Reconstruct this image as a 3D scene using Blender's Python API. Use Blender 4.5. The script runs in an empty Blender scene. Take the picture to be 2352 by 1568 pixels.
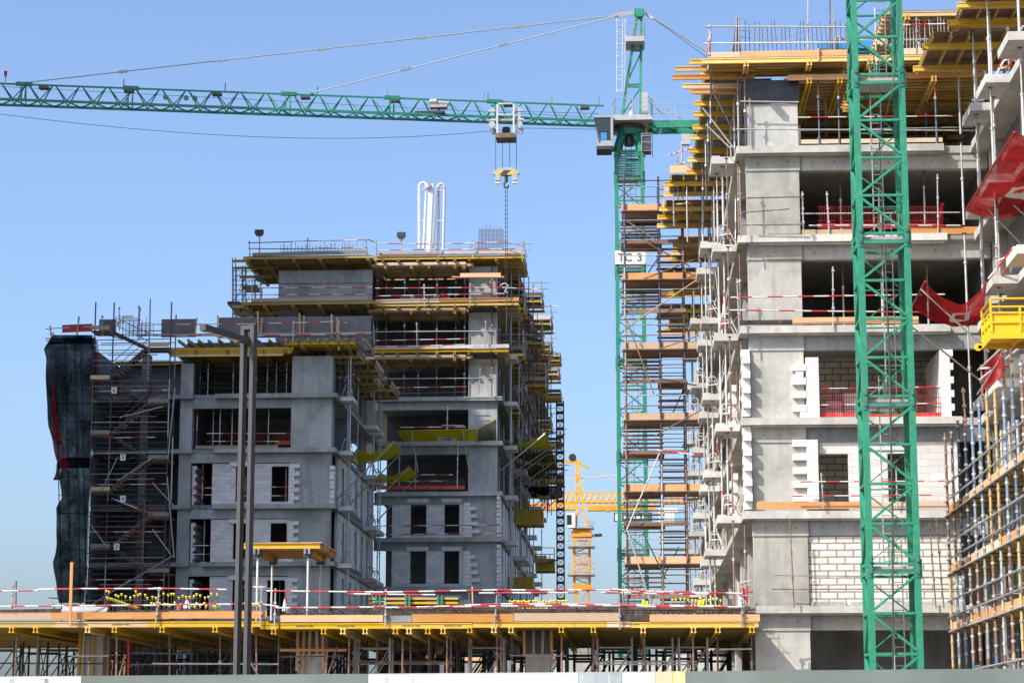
import bpy, math, random
from mathutils import Vector as V
R = random.Random(11)
sc = bpy.context.scene
COL = sc.collection
# ---------------------------------------------------------------- camera geometry
F = 5053.0; CX, CY = 1176.0, 784.0; HY, VX = 1700.0, 1461.0
PH = math.atan((HY - CY) / F); PS = math.atan((VX - CX) * math.cos(PH) / F)
cr = V((math.cos(PS), math.sin(PS), 0))
cf = V((-math.sin(PS) * math.cos(PH), math.cos(PS) * math.cos(PH), math.sin(PH)))
cu = cr.cross(cf)
CAM = V((0, 0, 1.7))
def P(x, y, Y):
    d = cf * F + cr * (x - CX) + cu * (CY - y)
    return CAM + d * (Y / d.y)
def PXp(x, y, X):
    d = cf * F + cr * (x - CX) + cu * (CY - y)
    return CAM + d * (X / d.x)
def PZp(x, y, Z):
    d = cf * F + cr * (x - CX) + cu * (CY - y)
    return CAM + d * ((Z - 1.7) / d.z)
def X_(x, y, Y): return P(x, y, Y).x
def Z_(x, y, Y): return P(x, y, Y).z
# ---------------------------------------------------------------- mesh builder
class MB:
    def __init__(s): s.v = []; s.f = []; s.m = []; s.c = 0; s.uv = None
    def _add(s, vs, fs):
        n = len(s.v); s.v += [tuple(q) for q in vs]
        s.f += [tuple(n + i for i in f) for f in fs]; s.m += [s.c] * len(fs)
        return s
    def box(s, x0, x1, y0, y1, z0, z1):
        if x1 < x0: x0, x1 = x1, x0
        if y1 < y0: y0, y1 = y1, y0
        if z1 < z0: z0, z1 = z1, z0
        vs = [(x0,y0,z0),(x1,y0,z0),(x1,y1,z0),(x0,y1,z0),(x0,y0,z1),(x1,y0,z1),(x1,y1,z1),(x0,y1,z1)]
        return s._add(vs, [(0,3,2,1),(4,5,6,7),(0,1,5,4),(1,2,6,5),(2,3,7,6),(3,0,4,7)])
    def _fr(s, p, q, up=None):
        p = V(p); q = V(q); a = (q - p)
        if a.length < 1e-6: a = V((0,0,1e-3))
        a.normalize(); up = V(up) if up else V((0,0,1))
        if abs(a.dot(up)) > .98: up = V((0,1,0))
        b = a.cross(up).normalized(); c = b.cross(a)
        return p, q, b, c
    def bar(s, p, q, w, h=None, up=None, off=0.0, offb=0.0):
        h = w if h is None else h
        p, q, b, c = s._fr(p, q, up)
        p = p + c * off + b * offb; q = q + c * off + b * offb
        b = b * (w / 2); c = c * (h / 2)
        vs = [p-b-c, p+b-c, p+b+c, p-b+c, q-b-c, q+b-c, q+b+c, q-b+c]
        return s._add(vs, [(0,1,2,3),(7,6,5,4),(4,5,1,0),(5,6,2,1),(6,7,3,2),(7,4,0,3)])
    def tube(s, p, q, r, n=6, r2=None):
        r2 = r if r2 is None else r2
        p, q, b, c = s._fr(p, q)
        vs = []
        for rr, o in ((r, p), (r2, q)):
            for i in range(n):
                t = 2 * math.pi * i / n
                vs.append(o + b * (math.cos(t) * rr) + c * (math.sin(t) * rr))
        fs = [(i, (i+1) % n, n + (i+1) % n, n + i) for i in range(n)]
        fs += [tuple(reversed(range(n))), tuple(range(n, 2*n))]
        return s._add(vs, fs)
    def path(s, pts, r, n=5):
        for a, b in zip(pts, pts[1:]): s.tube(a, b, r, n)
        return s
    def h20(s, p, q, up=None):
        s.bar(p, q, .08, .045, up, .0775); s.bar(p, q, .08, .045, up, -.0775); s.bar(p, q, .032, .11, up)
        return s
    def prism(s, poly, d):   # polygon (list of 3-D points) pushed along d
        n = len(poly); d = V(d); a = [V(q) for q in poly]
        return s._add(a + [q + d for q in a],
            [tuple(range(n)), tuple(reversed(range(n, 2*n)))] + [(i, n+i, n+(i+1) % n, (i+1) % n) for i in range(n)])
    def grid(s, rows):       # rows of points -> sheet with uv
        h = len(rows); w = len(rows[0]); n = len(s.v)
        for r in rows: s.v += [tuple(q) for q in r]
        s.uv = s.uv or {}
        for j in range(h - 1):
            for i in range(w - 1):
                s.uv[len(s.f)] = [(i,j),(i+1,j),(i+1,j+1),(i,j+1)]
                s.f.append((n+j*w+i, n+j*w+i+1, n+(j+1)*w+i+1, n+(j+1)*w+i)); s.m.append(s.c)
        return s
    def ball(s, c, r, n=8):
        c = V(c); vs = [c + V((0,0,-r))]; k = n // 2
        for j in range(1, k):
            t = math.pi * j / k - math.pi / 2
            for i in range(n):
                a = 2 * math.pi * i / n
                vs.append(c + V((math.cos(a)*math.cos(t)*r, math.sin(a)*math.cos(t)*r, math.sin(t)*r)))
        vs.append(c + V((0,0,r))); fs = []
        for i in range(n): fs.append((0, 1 + (i+1) % n, 1 + i))
        for j in range(k - 2):
            for i in range(n):
                fs.append((1+j*n+i, 1+j*n+(i+1) % n, 1+(j+1)*n+(i+1) % n, 1+(j+1)*n+i))
        b = 1 + (k-2)*n
        for i in range(n): fs.append((b+i, b+(i+1) % n, len(vs)-1))
        return s._add(vs, fs)
ROOT = {}
def tag(o, label=None, cat=None, group=None, kind=None):
    if label: o['label'] = label
    if cat: o['category'] = cat
    if group: o['group'] = group
    if kind: o['kind'] = kind
    return o
def build(m, name, mats, par=None, label=None, cat=None, group=None, kind=None, smooth=False):
    if not m.v: return None
    if par is not None: org = ROOT[par.name]
    else:
        xs = [v[0] for v in m.v]; ys = [v[1] for v in m.v]; zs = [v[2] for v in m.v]
        org = V(((min(xs)+max(xs))/2, (min(ys)+max(ys))/2, min(zs)))
    me = bpy.data.meshes.new(name)
    me.from_pydata([(v[0]-org.x, v[1]-org.y, v[2]-org.z) for v in m.v], [], m.f)
    if not isinstance(mats, (list, tuple)): mats = [mats]
    for mm in mats: me.materials.append(M[mm] if isinstance(mm, str) else mm)
    if len(mats) > 1: me.polygons.foreach_set('material_index', m.m)
    if m.uv:
        uv = me.uv_layers.new(name='UVMap')
        for fi, c in m.uv.items():
            p = me.polygons[fi]
            for k, li in enumerate(p.loop_indices): uv.data[li].uv = c[k]
    if smooth: me.polygons.foreach_set('use_smooth', [True]*len(me.polygons))
    me.update()
    o = bpy.data.objects.new(name, me); COL.objects.link(o)
    if par is not None: o.parent = par
    else: o.location = org
    ROOT[o.name] = org
    return tag(o, label, cat, group, kind)
def thing(name, label, cat, loc, group=None):
    o = bpy.data.objects.new(name, None); COL.objects.link(o)
    o.empty_display_size = .2; o.location = V(loc); ROOT[o.name] = V(loc)
    return tag(o, label, cat, group)
def dup(root, loc, label=None, group=None):
    r = root.copy(); COL.objects.link(r); r.location = V(loc); ROOT[r.name] = V(loc)
    if label: r['label'] = label
    if group: r['group'] = group
    for ch in list(root.children):
        c = ch.copy(); COL.objects.link(c); c.parent = r; ROOT[c.name] = V(loc)
        for g in ch.children:
            d = g.copy(); COL.objects.link(d); d.parent = c
    return r
ORD = ['first','second','third','fourth','fifth','sixth','seventh','eighth','ninth','tenth','eleventh','twelfth','thirteenth',
       'fourteenth','fifteenth','sixteenth','seventeenth','eighteenth','nineteenth','twentieth','twenty-first','twenty-second',
       'twenty-third','twenty-fourth','twenty-fifth','twenty-sixth','twenty-seventh','twenty-eighth','twenty-ninth','thirtieth']
# ---------------------------------------------------------------- materials
M = {}
def lin(c): return tuple((v/12.92 if v <= .04045 else ((v+.055)/1.055)**2.4) for v in c)
class NT:
    def __init__(s, name):
        s.mt = bpy.data.materials.new(name); s.mt.use_nodes = True; s.n = s.mt.node_tree.nodes; s.l = s.mt.node_tree.links
        s.b = s.n['Principled BSDF']
    def node(s, t, **k):
        o = s.n.new(t)
        for a, v in k.items():
            if a in o.inputs.keys() if hasattr(o.inputs, 'keys') else False: o.inputs[a].default_value = v
            else: setattr(o, a, v)
        return o
    def link(s, a, b): s.l.new(a, b)
def inp(o, **k):
    for a, v in k.items(): o.inputs[a.replace('_', ' ')].default_value = v
def noise(t, scale, detail=4, rough=.6, vec=None, stretch=None):
    nz = t.node('ShaderNodeTexNoise'); inp(nz, Scale=scale, Detail=detail, Roughness=rough)
    if vec is None:
        g = t.node('ShaderNodeNewGeometry'); vec = g.outputs['Position']
    if stretch:
        mp = t.node('ShaderNodeMapping'); mp.inputs['Scale'].default_value = stretch
        t.link(vec, mp.inputs['Vector']); vec = mp.outputs['Vector']
    t.link(vec, nz.inputs['Vector']); return nz.outputs['Fac']
def ramp(t, fac, stops):
    r = t.node('ShaderNodeValToRGB'); e = r.color_ramp.elements
    while len(e) < len(stops): e.new(.5)
    for el, (p, c) in zip(e, stops): el.position = p; el.color = (*c, 1) if len(c) == 3 else c
    t.link(fac, r.inputs['Fac']); return r.outputs['Color']
def mix(t, fac, a, b, mode='MIX'):
    m = t.node('ShaderNodeMix', data_type='RGBA', blend_type=mode)
    for k, v in ((0, fac), (6, a), (7, b)):
        if isinstance(v, (float, int)): m.inputs[k].default_value = v
        elif isinstance(v, tuple): m.inputs[k].default_value = (*v, 1) if len(v) == 3 else v
        else: t.link(v, m.inputs[k])
    return m.outputs[2]
def tone(t, c, lo=.72, hi=1.12):
    oi = t.node('ShaderNodeObjectInfo'); mr = t.node('ShaderNodeMapRange'); mr.inputs['To Min'].default_value = lo; mr.inputs['To Max'].default_value = hi
    t.link(oi.outputs['Random'], mr.inputs['Value']); hs = t.node('ShaderNodeHueSaturation'); t.link(mr.outputs[0], hs.inputs['Value'])
    m2 = t.node('ShaderNodeMath', operation='MULTIPLY_ADD'); t.link(oi.outputs['Random'], m2.inputs[0]); m2.inputs[1].default_value = -.28; m2.inputs[2].default_value = 1.08; t.link(m2.outputs[0], hs.inputs['Saturation'])
    t.link(c, hs.inputs['Color']); return hs.outputs['Color']
def bump(t, h, st=.3, dist=.02):
    b = t.node('ShaderNodeBump'); inp(b, Strength=st, Distance=dist); t.link(h, b.inputs['Height']); t.link(b.outputs['Normal'], t.b.inputs['Normal'])
def simple(name, col, rough=.6, metal=0.0, var=.25, scale=3.0, dirt=None, dscale=9.0, damt=.5):
    t = NT(name); f = noise(t, scale, 5)
    c = ramp(t, f, [(.3, tuple(v*(1-var) for v in col)), (.7, tuple(min(1, v*(1+var*.6)) for v in col))])
    if dirt:
        g = noise(t, dscale, 6, .7)
        c = mix(t, ramp(t, g, [(.5, (0,0,0)), (.5+.25*(1.2-damt), (damt,damt,damt))]), c, dirt)
    if 'steel' in name or 'rust' in name: c = tone(t, c, .7, 1.15)
    t.link(c, t.b.inputs['Base Color']); inp(t.b, Roughness=rough, Metallic=metal)
    M[name] = t.mt; return t
def concrete(name, col, warm=(1.03,1.0,.93), stain=.5, board=None):
    t = NT(name)
    big = noise(t, .55, 5, .62); mid = noise(t, 3.0, 6, .65); stk = noise(t, 1.0, 4, .6, stretch=(2.6, 2.6, .22)); fine = noise(t, 30, 3, .7)
    d = tuple(v*.68 for v in col); l = tuple(min(1, v*1.16*w) for v, w in zip(col, warm))
    c = ramp(t, big, [(.34, d), (.5, col), (.68, l)])
    c = mix(t, ramp(t, mid, [(.3, (.45,.45,.45)), (.62, (0,0,0))]), c, tuple(v*.66 for v in col))
    pt = noise(t, .9, 3, .5, stretch=(1, 1, .7))
    c = mix(t, ramp(t, pt, [(.565, (0,0,0)), (.585, (.30,.30,.30)), (.66, (.30,.30,.30)), (.68, (0,0,0))]), c, tuple(min(1, v*1.2) for v in col))
    c = mix(t, ramp(t, stk, [(.50, (0,0,0)), (.70, (stain*1.15,)*3)]), c, tuple(v*.58 for v in col))
    c = mix(t, ramp(t, fine, [(.60, (0,0,0)), (.78, (.28,)*3)]), c, tuple(v*.55 for v in col))
    if board:   # joints between the shutter boards cast into the concrete
        g = t.node('ShaderNodeNewGeometry'); sp = t.node('ShaderNodeSeparateXYZ'); t.link(g.outputs['Position'], sp.inputs[0])
        ad = t.node('ShaderNodeMath', operation='ADD'); t.link(sp.outputs[0], ad.inputs[0]); t.link(sp.outputs[1], ad.inputs[1])
        cb = t.node('ShaderNodeCombineXYZ'); t.link(ad.outputs[0], cb.inputs[0]); t.link(sp.outputs[2], cb.inputs[1])
        br = t.node('ShaderNodeTexBrick'); inp(br, Scale=1.0); br.inputs['Brick Width'].default_value = board[0]; br.inputs['Row Height'].default_value = board[1]
        br.inputs['Mortar Size'].default_value = .008; br.inputs['Color1'].default_value = (0,0,0,1); br.inputs['Color2'].default_value = (.10,.10,.10,1); br.inputs['Mortar'].default_value = (.55,.55,.55,1)
        t.link(cb.outputs[0], br.inputs['Vector'])
        c = mix(t, br.outputs['Color'], c, tuple(v*.66 for v in col))
    c = tone(t, c, .84, 1.12)
    t.link(c, t.b.inputs['Base Color']); inp(t.b, Roughness=.88)
    bump(t, mid, .25, .02)
    M[name] = t.mt
def block(name, col, mort, size=.010, w=.62, h=.25, rag=0.0):
    t = NT(name)
    g = t.node('ShaderNodeNewGeometry'); sp = t.node('ShaderNodeSeparateXYZ'); t.link(g.outputs['Position'], sp.inputs[0])
    ad = t.node('ShaderNodeMath', operation='ADD'); t.link(sp.outputs[0], ad.inputs[0]); t.link(sp.outputs[1], ad.inputs[1])
    cb = t.node('ShaderNodeCombineXYZ'); t.link(ad.outputs[0], cb.inputs[0]); t.link(sp.outputs[2], cb.inputs[1])
    vec = cb.outputs[0]
    if rag:
        nz = t.node('ShaderNodeTexNoise'); inp(nz, Scale=9.0, Detail=4.0); t.link(vec, nz.inputs['Vector'])
        ma = t.node('ShaderNodeVectorMath', operation='MULTIPLY_ADD'); t.link(nz.outputs['Color'], ma.inputs[0])
        ma.inputs[1].default_value = (rag, rag, 0); t.link(vec, ma.inputs[2]); vec = ma.outputs[0]
    br = t.node('ShaderNodeTexBrick'); inp(br, Scale=1.0)
    br.inputs['Brick Width'].default_value = w; br.inputs['Row Height'].default_value = h; br.inputs['Mortar Size'].default_value = size
    br.inputs['Mortar Smooth'].default_value = .1; br.inputs['Color1'].default_value = (*col, 1); br.inputs['Color2'].default_value = (*[v*.76 for v in col], 1); br.inputs['Mortar'].default_value = (*mort, 1)
    t.link(vec, br.inputs['Vector'])
    n1 = noise(t, 2.2, 6, .7)
    # smears of mortar over some joints
    c = mix(t, ramp(t, noise(t, 4.5, 6, .75), [(.59, (0,0,0)), (.67, (.6,)*3)]), br.outputs['Color'], tuple(v*.62 for v in col))
    c = mix(t, ramp(t, n1, [(.3, (.22,)*3), (.6, (0,0,0))]), c, tuple(v*.7 for v in col))
    t.link(c, t.b.inputs['Base Color']); inp(t.b, Roughness=.93)
    bump(t, br.outputs['Fac'], -.5, .02)
    M[name] = t.mt
concrete('concrete', (.425,.415,.375), board=(2.4, 1.25))
concrete('concrete_smooth', (.41,.41,.39), stain=.35)
concrete('concrete_edge', (.56,.55,.51), stain=.3)
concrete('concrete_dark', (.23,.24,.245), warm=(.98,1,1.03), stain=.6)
concrete('concrete_cold', (.375,.395,.385), warm=(1,1,.99), board=(1.25, 2.7))
concrete('soffit', (.40,.38,.335), stain=.3, board=(2.5, .6))
block('block_fine', (.72,.71,.685), (.42,.40,.37), .009)
block('block_thick', (.74,.725,.68), (.25,.22,.165), .030, rag=.055)
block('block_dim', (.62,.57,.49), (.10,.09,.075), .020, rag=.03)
simple('block_plain', (.70,.69,.665), .95, var=.14, scale=4)
def wood(name, a, b, rough=.75, st=(1.2,1.2,10)):
    t = NT(name); f = noise(t, 2.5, 6, .7, stretch=st); g = noise(t, .7, 4)
    c = ramp(t, f, [(.3, tuple(v*.72 for v in a)), (.55, a), (.75, b)])
    c = mix(t, ramp(t, g, [(.35, (0,0,0)), (.7, (.55,)*3)]), c, b)
    c = mix(t, ramp(t, noise(t, 14, 4, .7), [(.60, (0,0,0)), (.75, (.35,)*3)]), c, tuple(v*.45 for v in a))
    c = mix(t, ramp(t, noise(t, 3.1, 6, .75), [(.58, (0,0,0)), (.72, (.4,)*3)]), c, (.36,.33,.28))   # cement splashes
    c = tone(t, c)
    t.link(c, t.b.inputs['Base Color']); inp(t.b, Roughness=rough); M[name] = t.mt
wood('ply_orange', (.68,.31,.095), (.72,.40,.18))
wood('ply_tan', (.58,.42,.28), (.66,.45,.29))
wood('ply_brown', (.20,.10,.06), (.27,.15,.09))
wood('board_grey', (.33,.27,.19), (.42,.34,.24))
wood('beam_yellow', (.70,.41,.012), (.74,.48,.04))
wood('beam_pale', (.62,.44,.20), (.68,.46,.22))
wood('beam_old_shaded', (.42,.29,.04), (.50,.38,.12))  # dull yellow for old beams; undersides and shaded decks: shade put into colour
simple('film_ply', (.030,.032,.036), .35, var=.5, dirt=(.12,.12,.12), dscale=5, damt=.35)
simple('film_grey', (.125,.125,.13), .55, var=.3, scale=1.6, dirt=(.2,.2,.2), dscale=4, damt=.5)
simple('film_brown', (.06,.035,.028), .45, var=.4, dirt=(.2,.16,.12), dscale=5, damt=.5)
simple('steel', (.46,.46,.45), .5, .35, var=.2, scale=6, dirt=(.22,.17,.12), dscale=11, damt=.5)
simple('steel_pale', (.60,.60,.57), .5, .2, var=.15, scale=6, dirt=(.3,.25,.2), dscale=9, damt=.3)
simple('steel_dark', (.07,.072,.078), .55, .3, var=.4, scale=5)
simple('rust', (.22,.115,.075), .8, .1, var=.35, scale=7, dirt=(.42,.36,.30), dscale=12, damt=.7)
simple('rust_dark', (.085,.06,.05), .85, .1, var=.4, scale=7)
simple('rebar', (.13,.095,.075), .8, .2, var=.4, scale=6)
simple('blue_steel', (.040,.055,.115), .5, .2, var=.3, scale=5, dirt=(.25,.22,.2), dscale=12, damt=.6)
simple('light_blue_steel', (.12,.22,.36), .55, .1, var=.3, scale=5, dirt=(.35,.28,.22), dscale=10, damt=.6)
simple('yellow_steel', (.75,.42,.01), .5, .0, var=.2, scale=5, dirt=(.3,.2,.12), dscale=12, damt=.4)
simple('green_steel', (.05,.16,.08), .5, .0, var=.3, scale=5, dirt=(.3,.25,.2), dscale=12, damt=.4)
simple('crane_green', (.018,.235,.135), .45, .0, var=.14, scale=1.5, dirt=(.10,.27,.19), dscale=5, damt=.6)
simple('crane_green_far', (.020,.215,.135), .45, .0, var=.15, scale=1.2)
simple('crane_yellow', (.86,.35,.015), .5, .0, var=.12, scale=1.0)
simple('crane_black', (.018,.017,.019), .5, .1, var=.3)
simple('crane_red', (.20,.02,.03), .5, .1, var=.3)
simple('platform_yellow', (.83,.47,.008), .45, .0, var=.07, scale=1.5)
simple('platform_old', (.42,.27,.01), .6, .0, var=.3, scale=3)
simple('white_paint', (.80,.80,.79), .45, .0, var=.08, scale=2, dirt=(.5,.48,.45), dscale=5, damt=.3)
simple('grey_paint', (.42,.43,.43), .5, .1, var=.12, scale=3)
simple('red_paint', (.52,.035,.035), .5, .0, var=.2, scale=5)
simple('red_plastic', (.70,.05,.04), .5, .0, var=.2, scale=3, dirt=(.7,.5,.45), dscale=6, damt=.4)
simple('lamp_grey', (.075,.075,.077), .62, .0, var=.06, scale=1); M['lamp_grey'].node_tree.nodes['Principled BSDF'].inputs['Specular IOR Level'].default_value = .2
simple('lamp_pale', (.72,.70,.64), .5, .0, var=.05)
simple('glass_dark', (.03,.045,.05), .08, .0, var=.2)
simple('blue_tarp', (.03,.22,.50), .6, .0, var=.25)
simple('bolt_steel', (.16,.17,.165), .5, .5)
simple('cap_yellow', (.85,.72,.03), .45, .0, var=.1)
simple('cap_green', (.03,.25,.14), .5, .0, var=.15)
simple('sack_white', (.70,.69,.67), .8, .0, var=.2)
simple('sand', (.48,.38,.24), .9, .0, var=.3, scale=6)
simple('orange_paint', (.72,.16,.03), .5, .0, var=.15)
simple('fabric_brown', (.18,.14,.10), .9, .0, var=.35, scale=4)
simple('sign_white', (.80,.78,.70), .5, .0, var=.05)
simple('sign_ink', (.13,.12,.10), .6, .0, var=.1)
simple('sign_slate', (.075,.09,.115), .5, .0, var=.1)
simple('hoard_green', (.135,.165,.145), .42, .0, var=.22, scale=.5)
simple('hoard_white', (.53,.56,.575), .4, .0, var=.06, scale=.5)
simple('hoard_grey', (.33,.38,.39), .4, .0, var=.3, scale=1.2)
simple('hoard_peach', (.64,.43,.27), .4, .0, var=.12, scale=.8)
simple('hoard_yellow', (.70,.54,.24), .4, .0, var=.08, scale=.8)
simple('ground', (.23,.195,.155), .95, .0, var=.3, scale=.2)
simple('asphalt', (.055,.055,.055), .9, .0, var=.3, scale=2)
def stripes(name, per=1.9, ph=0.0, red=(.50,.028,.035), white=(.64,.63,.61)):
    t = NT(name); g = t.node('ShaderNodeNewGeometry')
    dt = t.node('ShaderNodeVectorMath', operation='DOT_PRODUCT'); t.link(g.outputs['Position'], dt.inputs[0]); dt.inputs[1].default_value = (1/per, 1/per, 1.02/per)
    a = t.node('ShaderNodeMath', operation='ADD'); t.link(dt.outputs['Value'], a.inputs[0]); a.inputs[1].default_value = ph
    fr = t.node('ShaderNodeMath', operation='FRACT'); t.link(a.outputs[0], fr.inputs[0])
    gt = t.node('ShaderNodeMath', operation='GREATER_THAN'); t.link(fr.outputs[0], gt.inputs[0]); gt.inputs[1].default_value = .5
    c = mix(t, gt.outputs[0], red, white)
    c = mix(t, ramp(t, noise(t, 9, 5, .7), [(.55, (0,0,0)), (.75, (.4,)*3)]), c, (.33,.25,.22))
    t.link(c, t.b.inputs['Base Color']); inp(t.b, Roughness=.55); M[name] = t.mt
for i in range(4): stripes('stripe%d' % i, (1.15, 1.3, 1.0, 1.2)[i], i * .27)
stripes('stripe_far', 2.0, .3); stripes('stripe_far1', 1.7, .7)
def hazard(name):
    t = NT(name); g = t.node('ShaderNodeNewGeometry')
    dt = t.node('ShaderNodeVectorMath', operation='DOT_PRODUCT'); t.link(g.outputs['Position'], dt.inputs[0]); dt.inputs[1].default_value = (1.15, 0, -1.15)
    fr = t.node('ShaderNodeMath', operation='FRACT'); t.link(dt.outputs['Value'], fr.inputs[0])
    gt = t.node('ShaderNodeMath', operation='GREATER_THAN'); t.link(fr.outputs[0], gt.inputs[0]); gt.inputs[1].default_value = .5
    t.link(mix(t, gt.outputs[0], (.05,.045,.04), (.75,.47,.04)), t.b.inputs['Base Color']); inp(t.b, Roughness=.5); M[name] = t.mt
hazard('hazard')
def net(name, col, hole=.35, sx=9, sy=9, thin=.35, hole2=None):
    """knotted mesh: yarns opaque, gaps between them open; cloth passes a little light"""
    t = NT(name); u = t.node('ShaderNodeUVMap'); sp = t.node('ShaderNodeSeparateXYZ'); t.link(u.outputs[0], sp.inputs[0])
    fs = []
    for k, s_ in ((0, sx), (1, sy)):
        m = t.node('ShaderNodeMath', operation='MULTIPLY'); t.link(sp.outputs[k], m.inputs[0]); m.inputs[1].default_value = s_
        f = t.node('ShaderNodeMath', operation='FRACT'); t.link(m.outputs[0], f.inputs[0])
        c = t.node('ShaderNodeMath', operation='LESS_THAN'); t.link(f.outputs[0], c.inputs[0]); c.inputs[1].default_value = hole if k == 0 or not hole2 else hole2
        if not hole2:
            mr = t.node('ShaderNodeMapRange'); mr.inputs['From Min'].default_value = .35; mr.inputs['From Max'].default_value = .68; mr.inputs['To Min'].default_value = hole*.55; mr.inputs['To Max'].default_value = min(.8, hole*1.9)
            t.link(noise(t, .55, 4, .6), mr.inputs['Value']); t.link(mr.outputs[0], c.inputs[1])
        fs.append(c.outputs[0])
    h = t.node('ShaderNodeMath', operation='MULTIPLY'); t.link(fs[0], h.inputs[0]); t.link(fs[1], h.inputs[1])
    tr = t.node('ShaderNodeBsdfTransparent'); tl = t.node('ShaderNodeBsdfTranslucent'); df = t.node('ShaderNodeBsdfDiffuse')
    f = noise(t, 1.2, 5, .7); f2 = noise(t, 7, 3, .6)
    cc = ramp(t, f, [(.3, tuple(v*.62 for v in col)), (.55, col), (.75, tuple(min(1, v*1.2) for v in col))])
    cc = mix(t, ramp(t, f2, [(.55, (0,0,0)), (.75, (.4,)*3)]), cc, tuple(v*.5 for v in col))
    vv = t.node('ShaderNodeMath', operation='MULTIPLY_ADD'); t.link(sp.outputs[1], vv.inputs[0]); vv.inputs[1].default_value = 2.3
    nz2 = noise(t, 1.7, 3, .6); t.link(nz2, vv.inputs[2]); fr2 = t.node('ShaderNodeMath', operation='FRACT'); t.link(vv.outputs[0], fr2.inputs[0])
    cc = mix(t, ramp(t, fr2.outputs[0], [(.0, (.6,)*3), (.25, (0,0,0)), (.8, (0,0,0)), (1, (.6,)*3)]), cc, tuple(v*.45 for v in col))  # darker bands: weave lines, and shade of folds put into the colour
    t.link(cc, df.inputs[0]); t.link(cc, tl.inputs[0])
    a = t.node('ShaderNodeMixShader'); a.inputs[0].default_value = thin; t.link(df.outputs[0], a.inputs[1]); t.link(tl.outputs[0], a.inputs[2])
    b = t.node('ShaderNodeMixShader'); t.link(h.outputs[0], b.inputs[0]); t.link(a.outputs[0], b.inputs[1]); t.link(tr.outputs[0], b.inputs[2])
    t.link(b.outputs[0], t.n['Material Output'].inputs['Surface']); M[name] = t.mt
net('net_red', (.44,.028,.03), .28, 6, 6, .30)
net('net_yellow', (.42,.38,.010), .22, 8, 8, .35)
net('net_olive', (.07,.075,.02), .25, 8, 8, .2)
net('net_dark', (.007,.007,.009), .15, 14, 14, .02)
net('net_green', (.003,.015,.015), .17, 14, 14, .04)
net('net_red_dark', (.40,.022,.03), .40, 12, 12, .3)
net('mesh_red', (.26,.028,.032), .74, 2.6, 1.0, .1, .92)
net('mesh_rebar', (.10,.085,.075), .80, 5, 5, .0)
net('mesh_wire', (.09,.085,.08), .84, 6, 6, .0)
def textmesh(s, size, name, mat, par, o, ax=V((1,0,0)), up=V((0,0,1)), depth=.01, font_scale=1.0):
    """real lettering: a text curve turned into a mesh, laid on a sign"""
    cu_ = bpy.data.curves.new('lettering', 'FONT'); cu_.body = s; cu_.size = size; cu_.extrude = depth; cu_.offset = size*.018; cu_.align_x = 'CENTER'; cu_.align_y = 'CENTER'
    ob = bpy.data.objects.new('lettering', cu_); COL.objects.link(ob)
    dg = bpy.context.evaluated_depsgraph_get(); me = bpy.data.meshes.new_from_object(ob.evaluated_get(dg))
    bpy.data.objects.remove(ob)
    m = MB(); nrm = ax.cross(up)
    m.v = [tuple(V(o) + ax*v.co.x*font_scale + up*v.co.y + nrm*v.co.z) for v in me.vertices]
    m.f = [tuple(p.vertices) for p in me.polygons]; m.m = [0]*len(m.f)
    bpy.data.meshes.remove(me)
    return build(m, name, mat, par)
SUN_E, SKY_E, AIR, DUST, OZ, EXPO = 3.0, .134, .86, 3.3, 4.4, 1.0
# ================================================================ generic site pieces
def toothed(m, x, y0, y1, z0, n, w, side=1, ph=0):
    """toothed end of a block wall: every other course runs past x by w"""
    for k in range(n):
        if (k + ph) % 2 == 0: m.box(x, x + side*w, y0, y1, z0 + k*.25, z0 + k*.25 + .243)
def prop(x, y, z0, z1, outer='steel', inner='rust', label=None, group=None, r=.034, fine=True, lean=(0, 0), frac=None, cat='prop'):
    fr = frac or (.5 + R.random()*.2); b = V((x, y, z0)); t = V((x+lean[0], y+lean[1], z1)); mid = b.lerp(t, fr)
    if fine:
        th = thing('steel_prop', label, cat, b, group)
        build(MB().tube(b, mid, r, 8), 'outer_tube', outer, th)
        build(MB().tube(mid, t, r*.78, 8), 'inner_tube', inner, th)
        build(MB().tube(mid - V((0,0,.05)), mid + V((0,0,.05)), r*1.55, 8), 'collar', 'steel', th)
        build(MB().box(x-.07, x+.07, y-.07, y+.07, z0, z0+.012), 'end_plate', 'steel_dark', th); build(MB().box(t.x-.08, t.x+.08, t.y-.08, t.y+.08, z1-.012, z1), 'end_plate', 'steel_dark', th)
        return th
    m = MB().tube(b, t, r, 5); m.c = 1; m.tube(mid-V((0,0,.05)), mid+V((0,0,.05)), r*1.5, 5).box(x-.08, x+.08, y-.08, y+.08, z0, z0+.015)
    return build(m, 'steel_prop', [outer, 'steel'], None, label, cat, group)
def guard(label, posts, rails, group='guard rails', r=.025, pm='steel', name='guard_rail', cat='guard rail', n=6):
    """posts: list of (bottom, top); rails: list of (p, q, material)"""
    ps = [p for pq in posts for p in pq] or [p for r_ in rails for p in r_[:2]]
    th = thing(name, label, cat, min((V(p) for p in ps), key=lambda v: v.z), group)
    for a, b in posts:
        m = MB().tube(a, b, r, n); z = V(a)
        for f in (.33, .62, .93): c = V(a).lerp(V(b), f); m.box(c.x-r*1.7, c.x+r*1.7, c.y-r*1.7, c.y+r*1.7, c.z-r*1.3, c.z+r*1.3)
        build(m, 'post', pm, th)
    for a, b, mt in rails: build(MB().tube(a, b, r, n), 'rail', mt, th)
    return th
def board(p, q, h, t, mat, label, group='toe boards', name='toe_board', cat='board'):
    return build(MB().bar(p, q, t, h), name, mat, None, label, cat, group)
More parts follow.
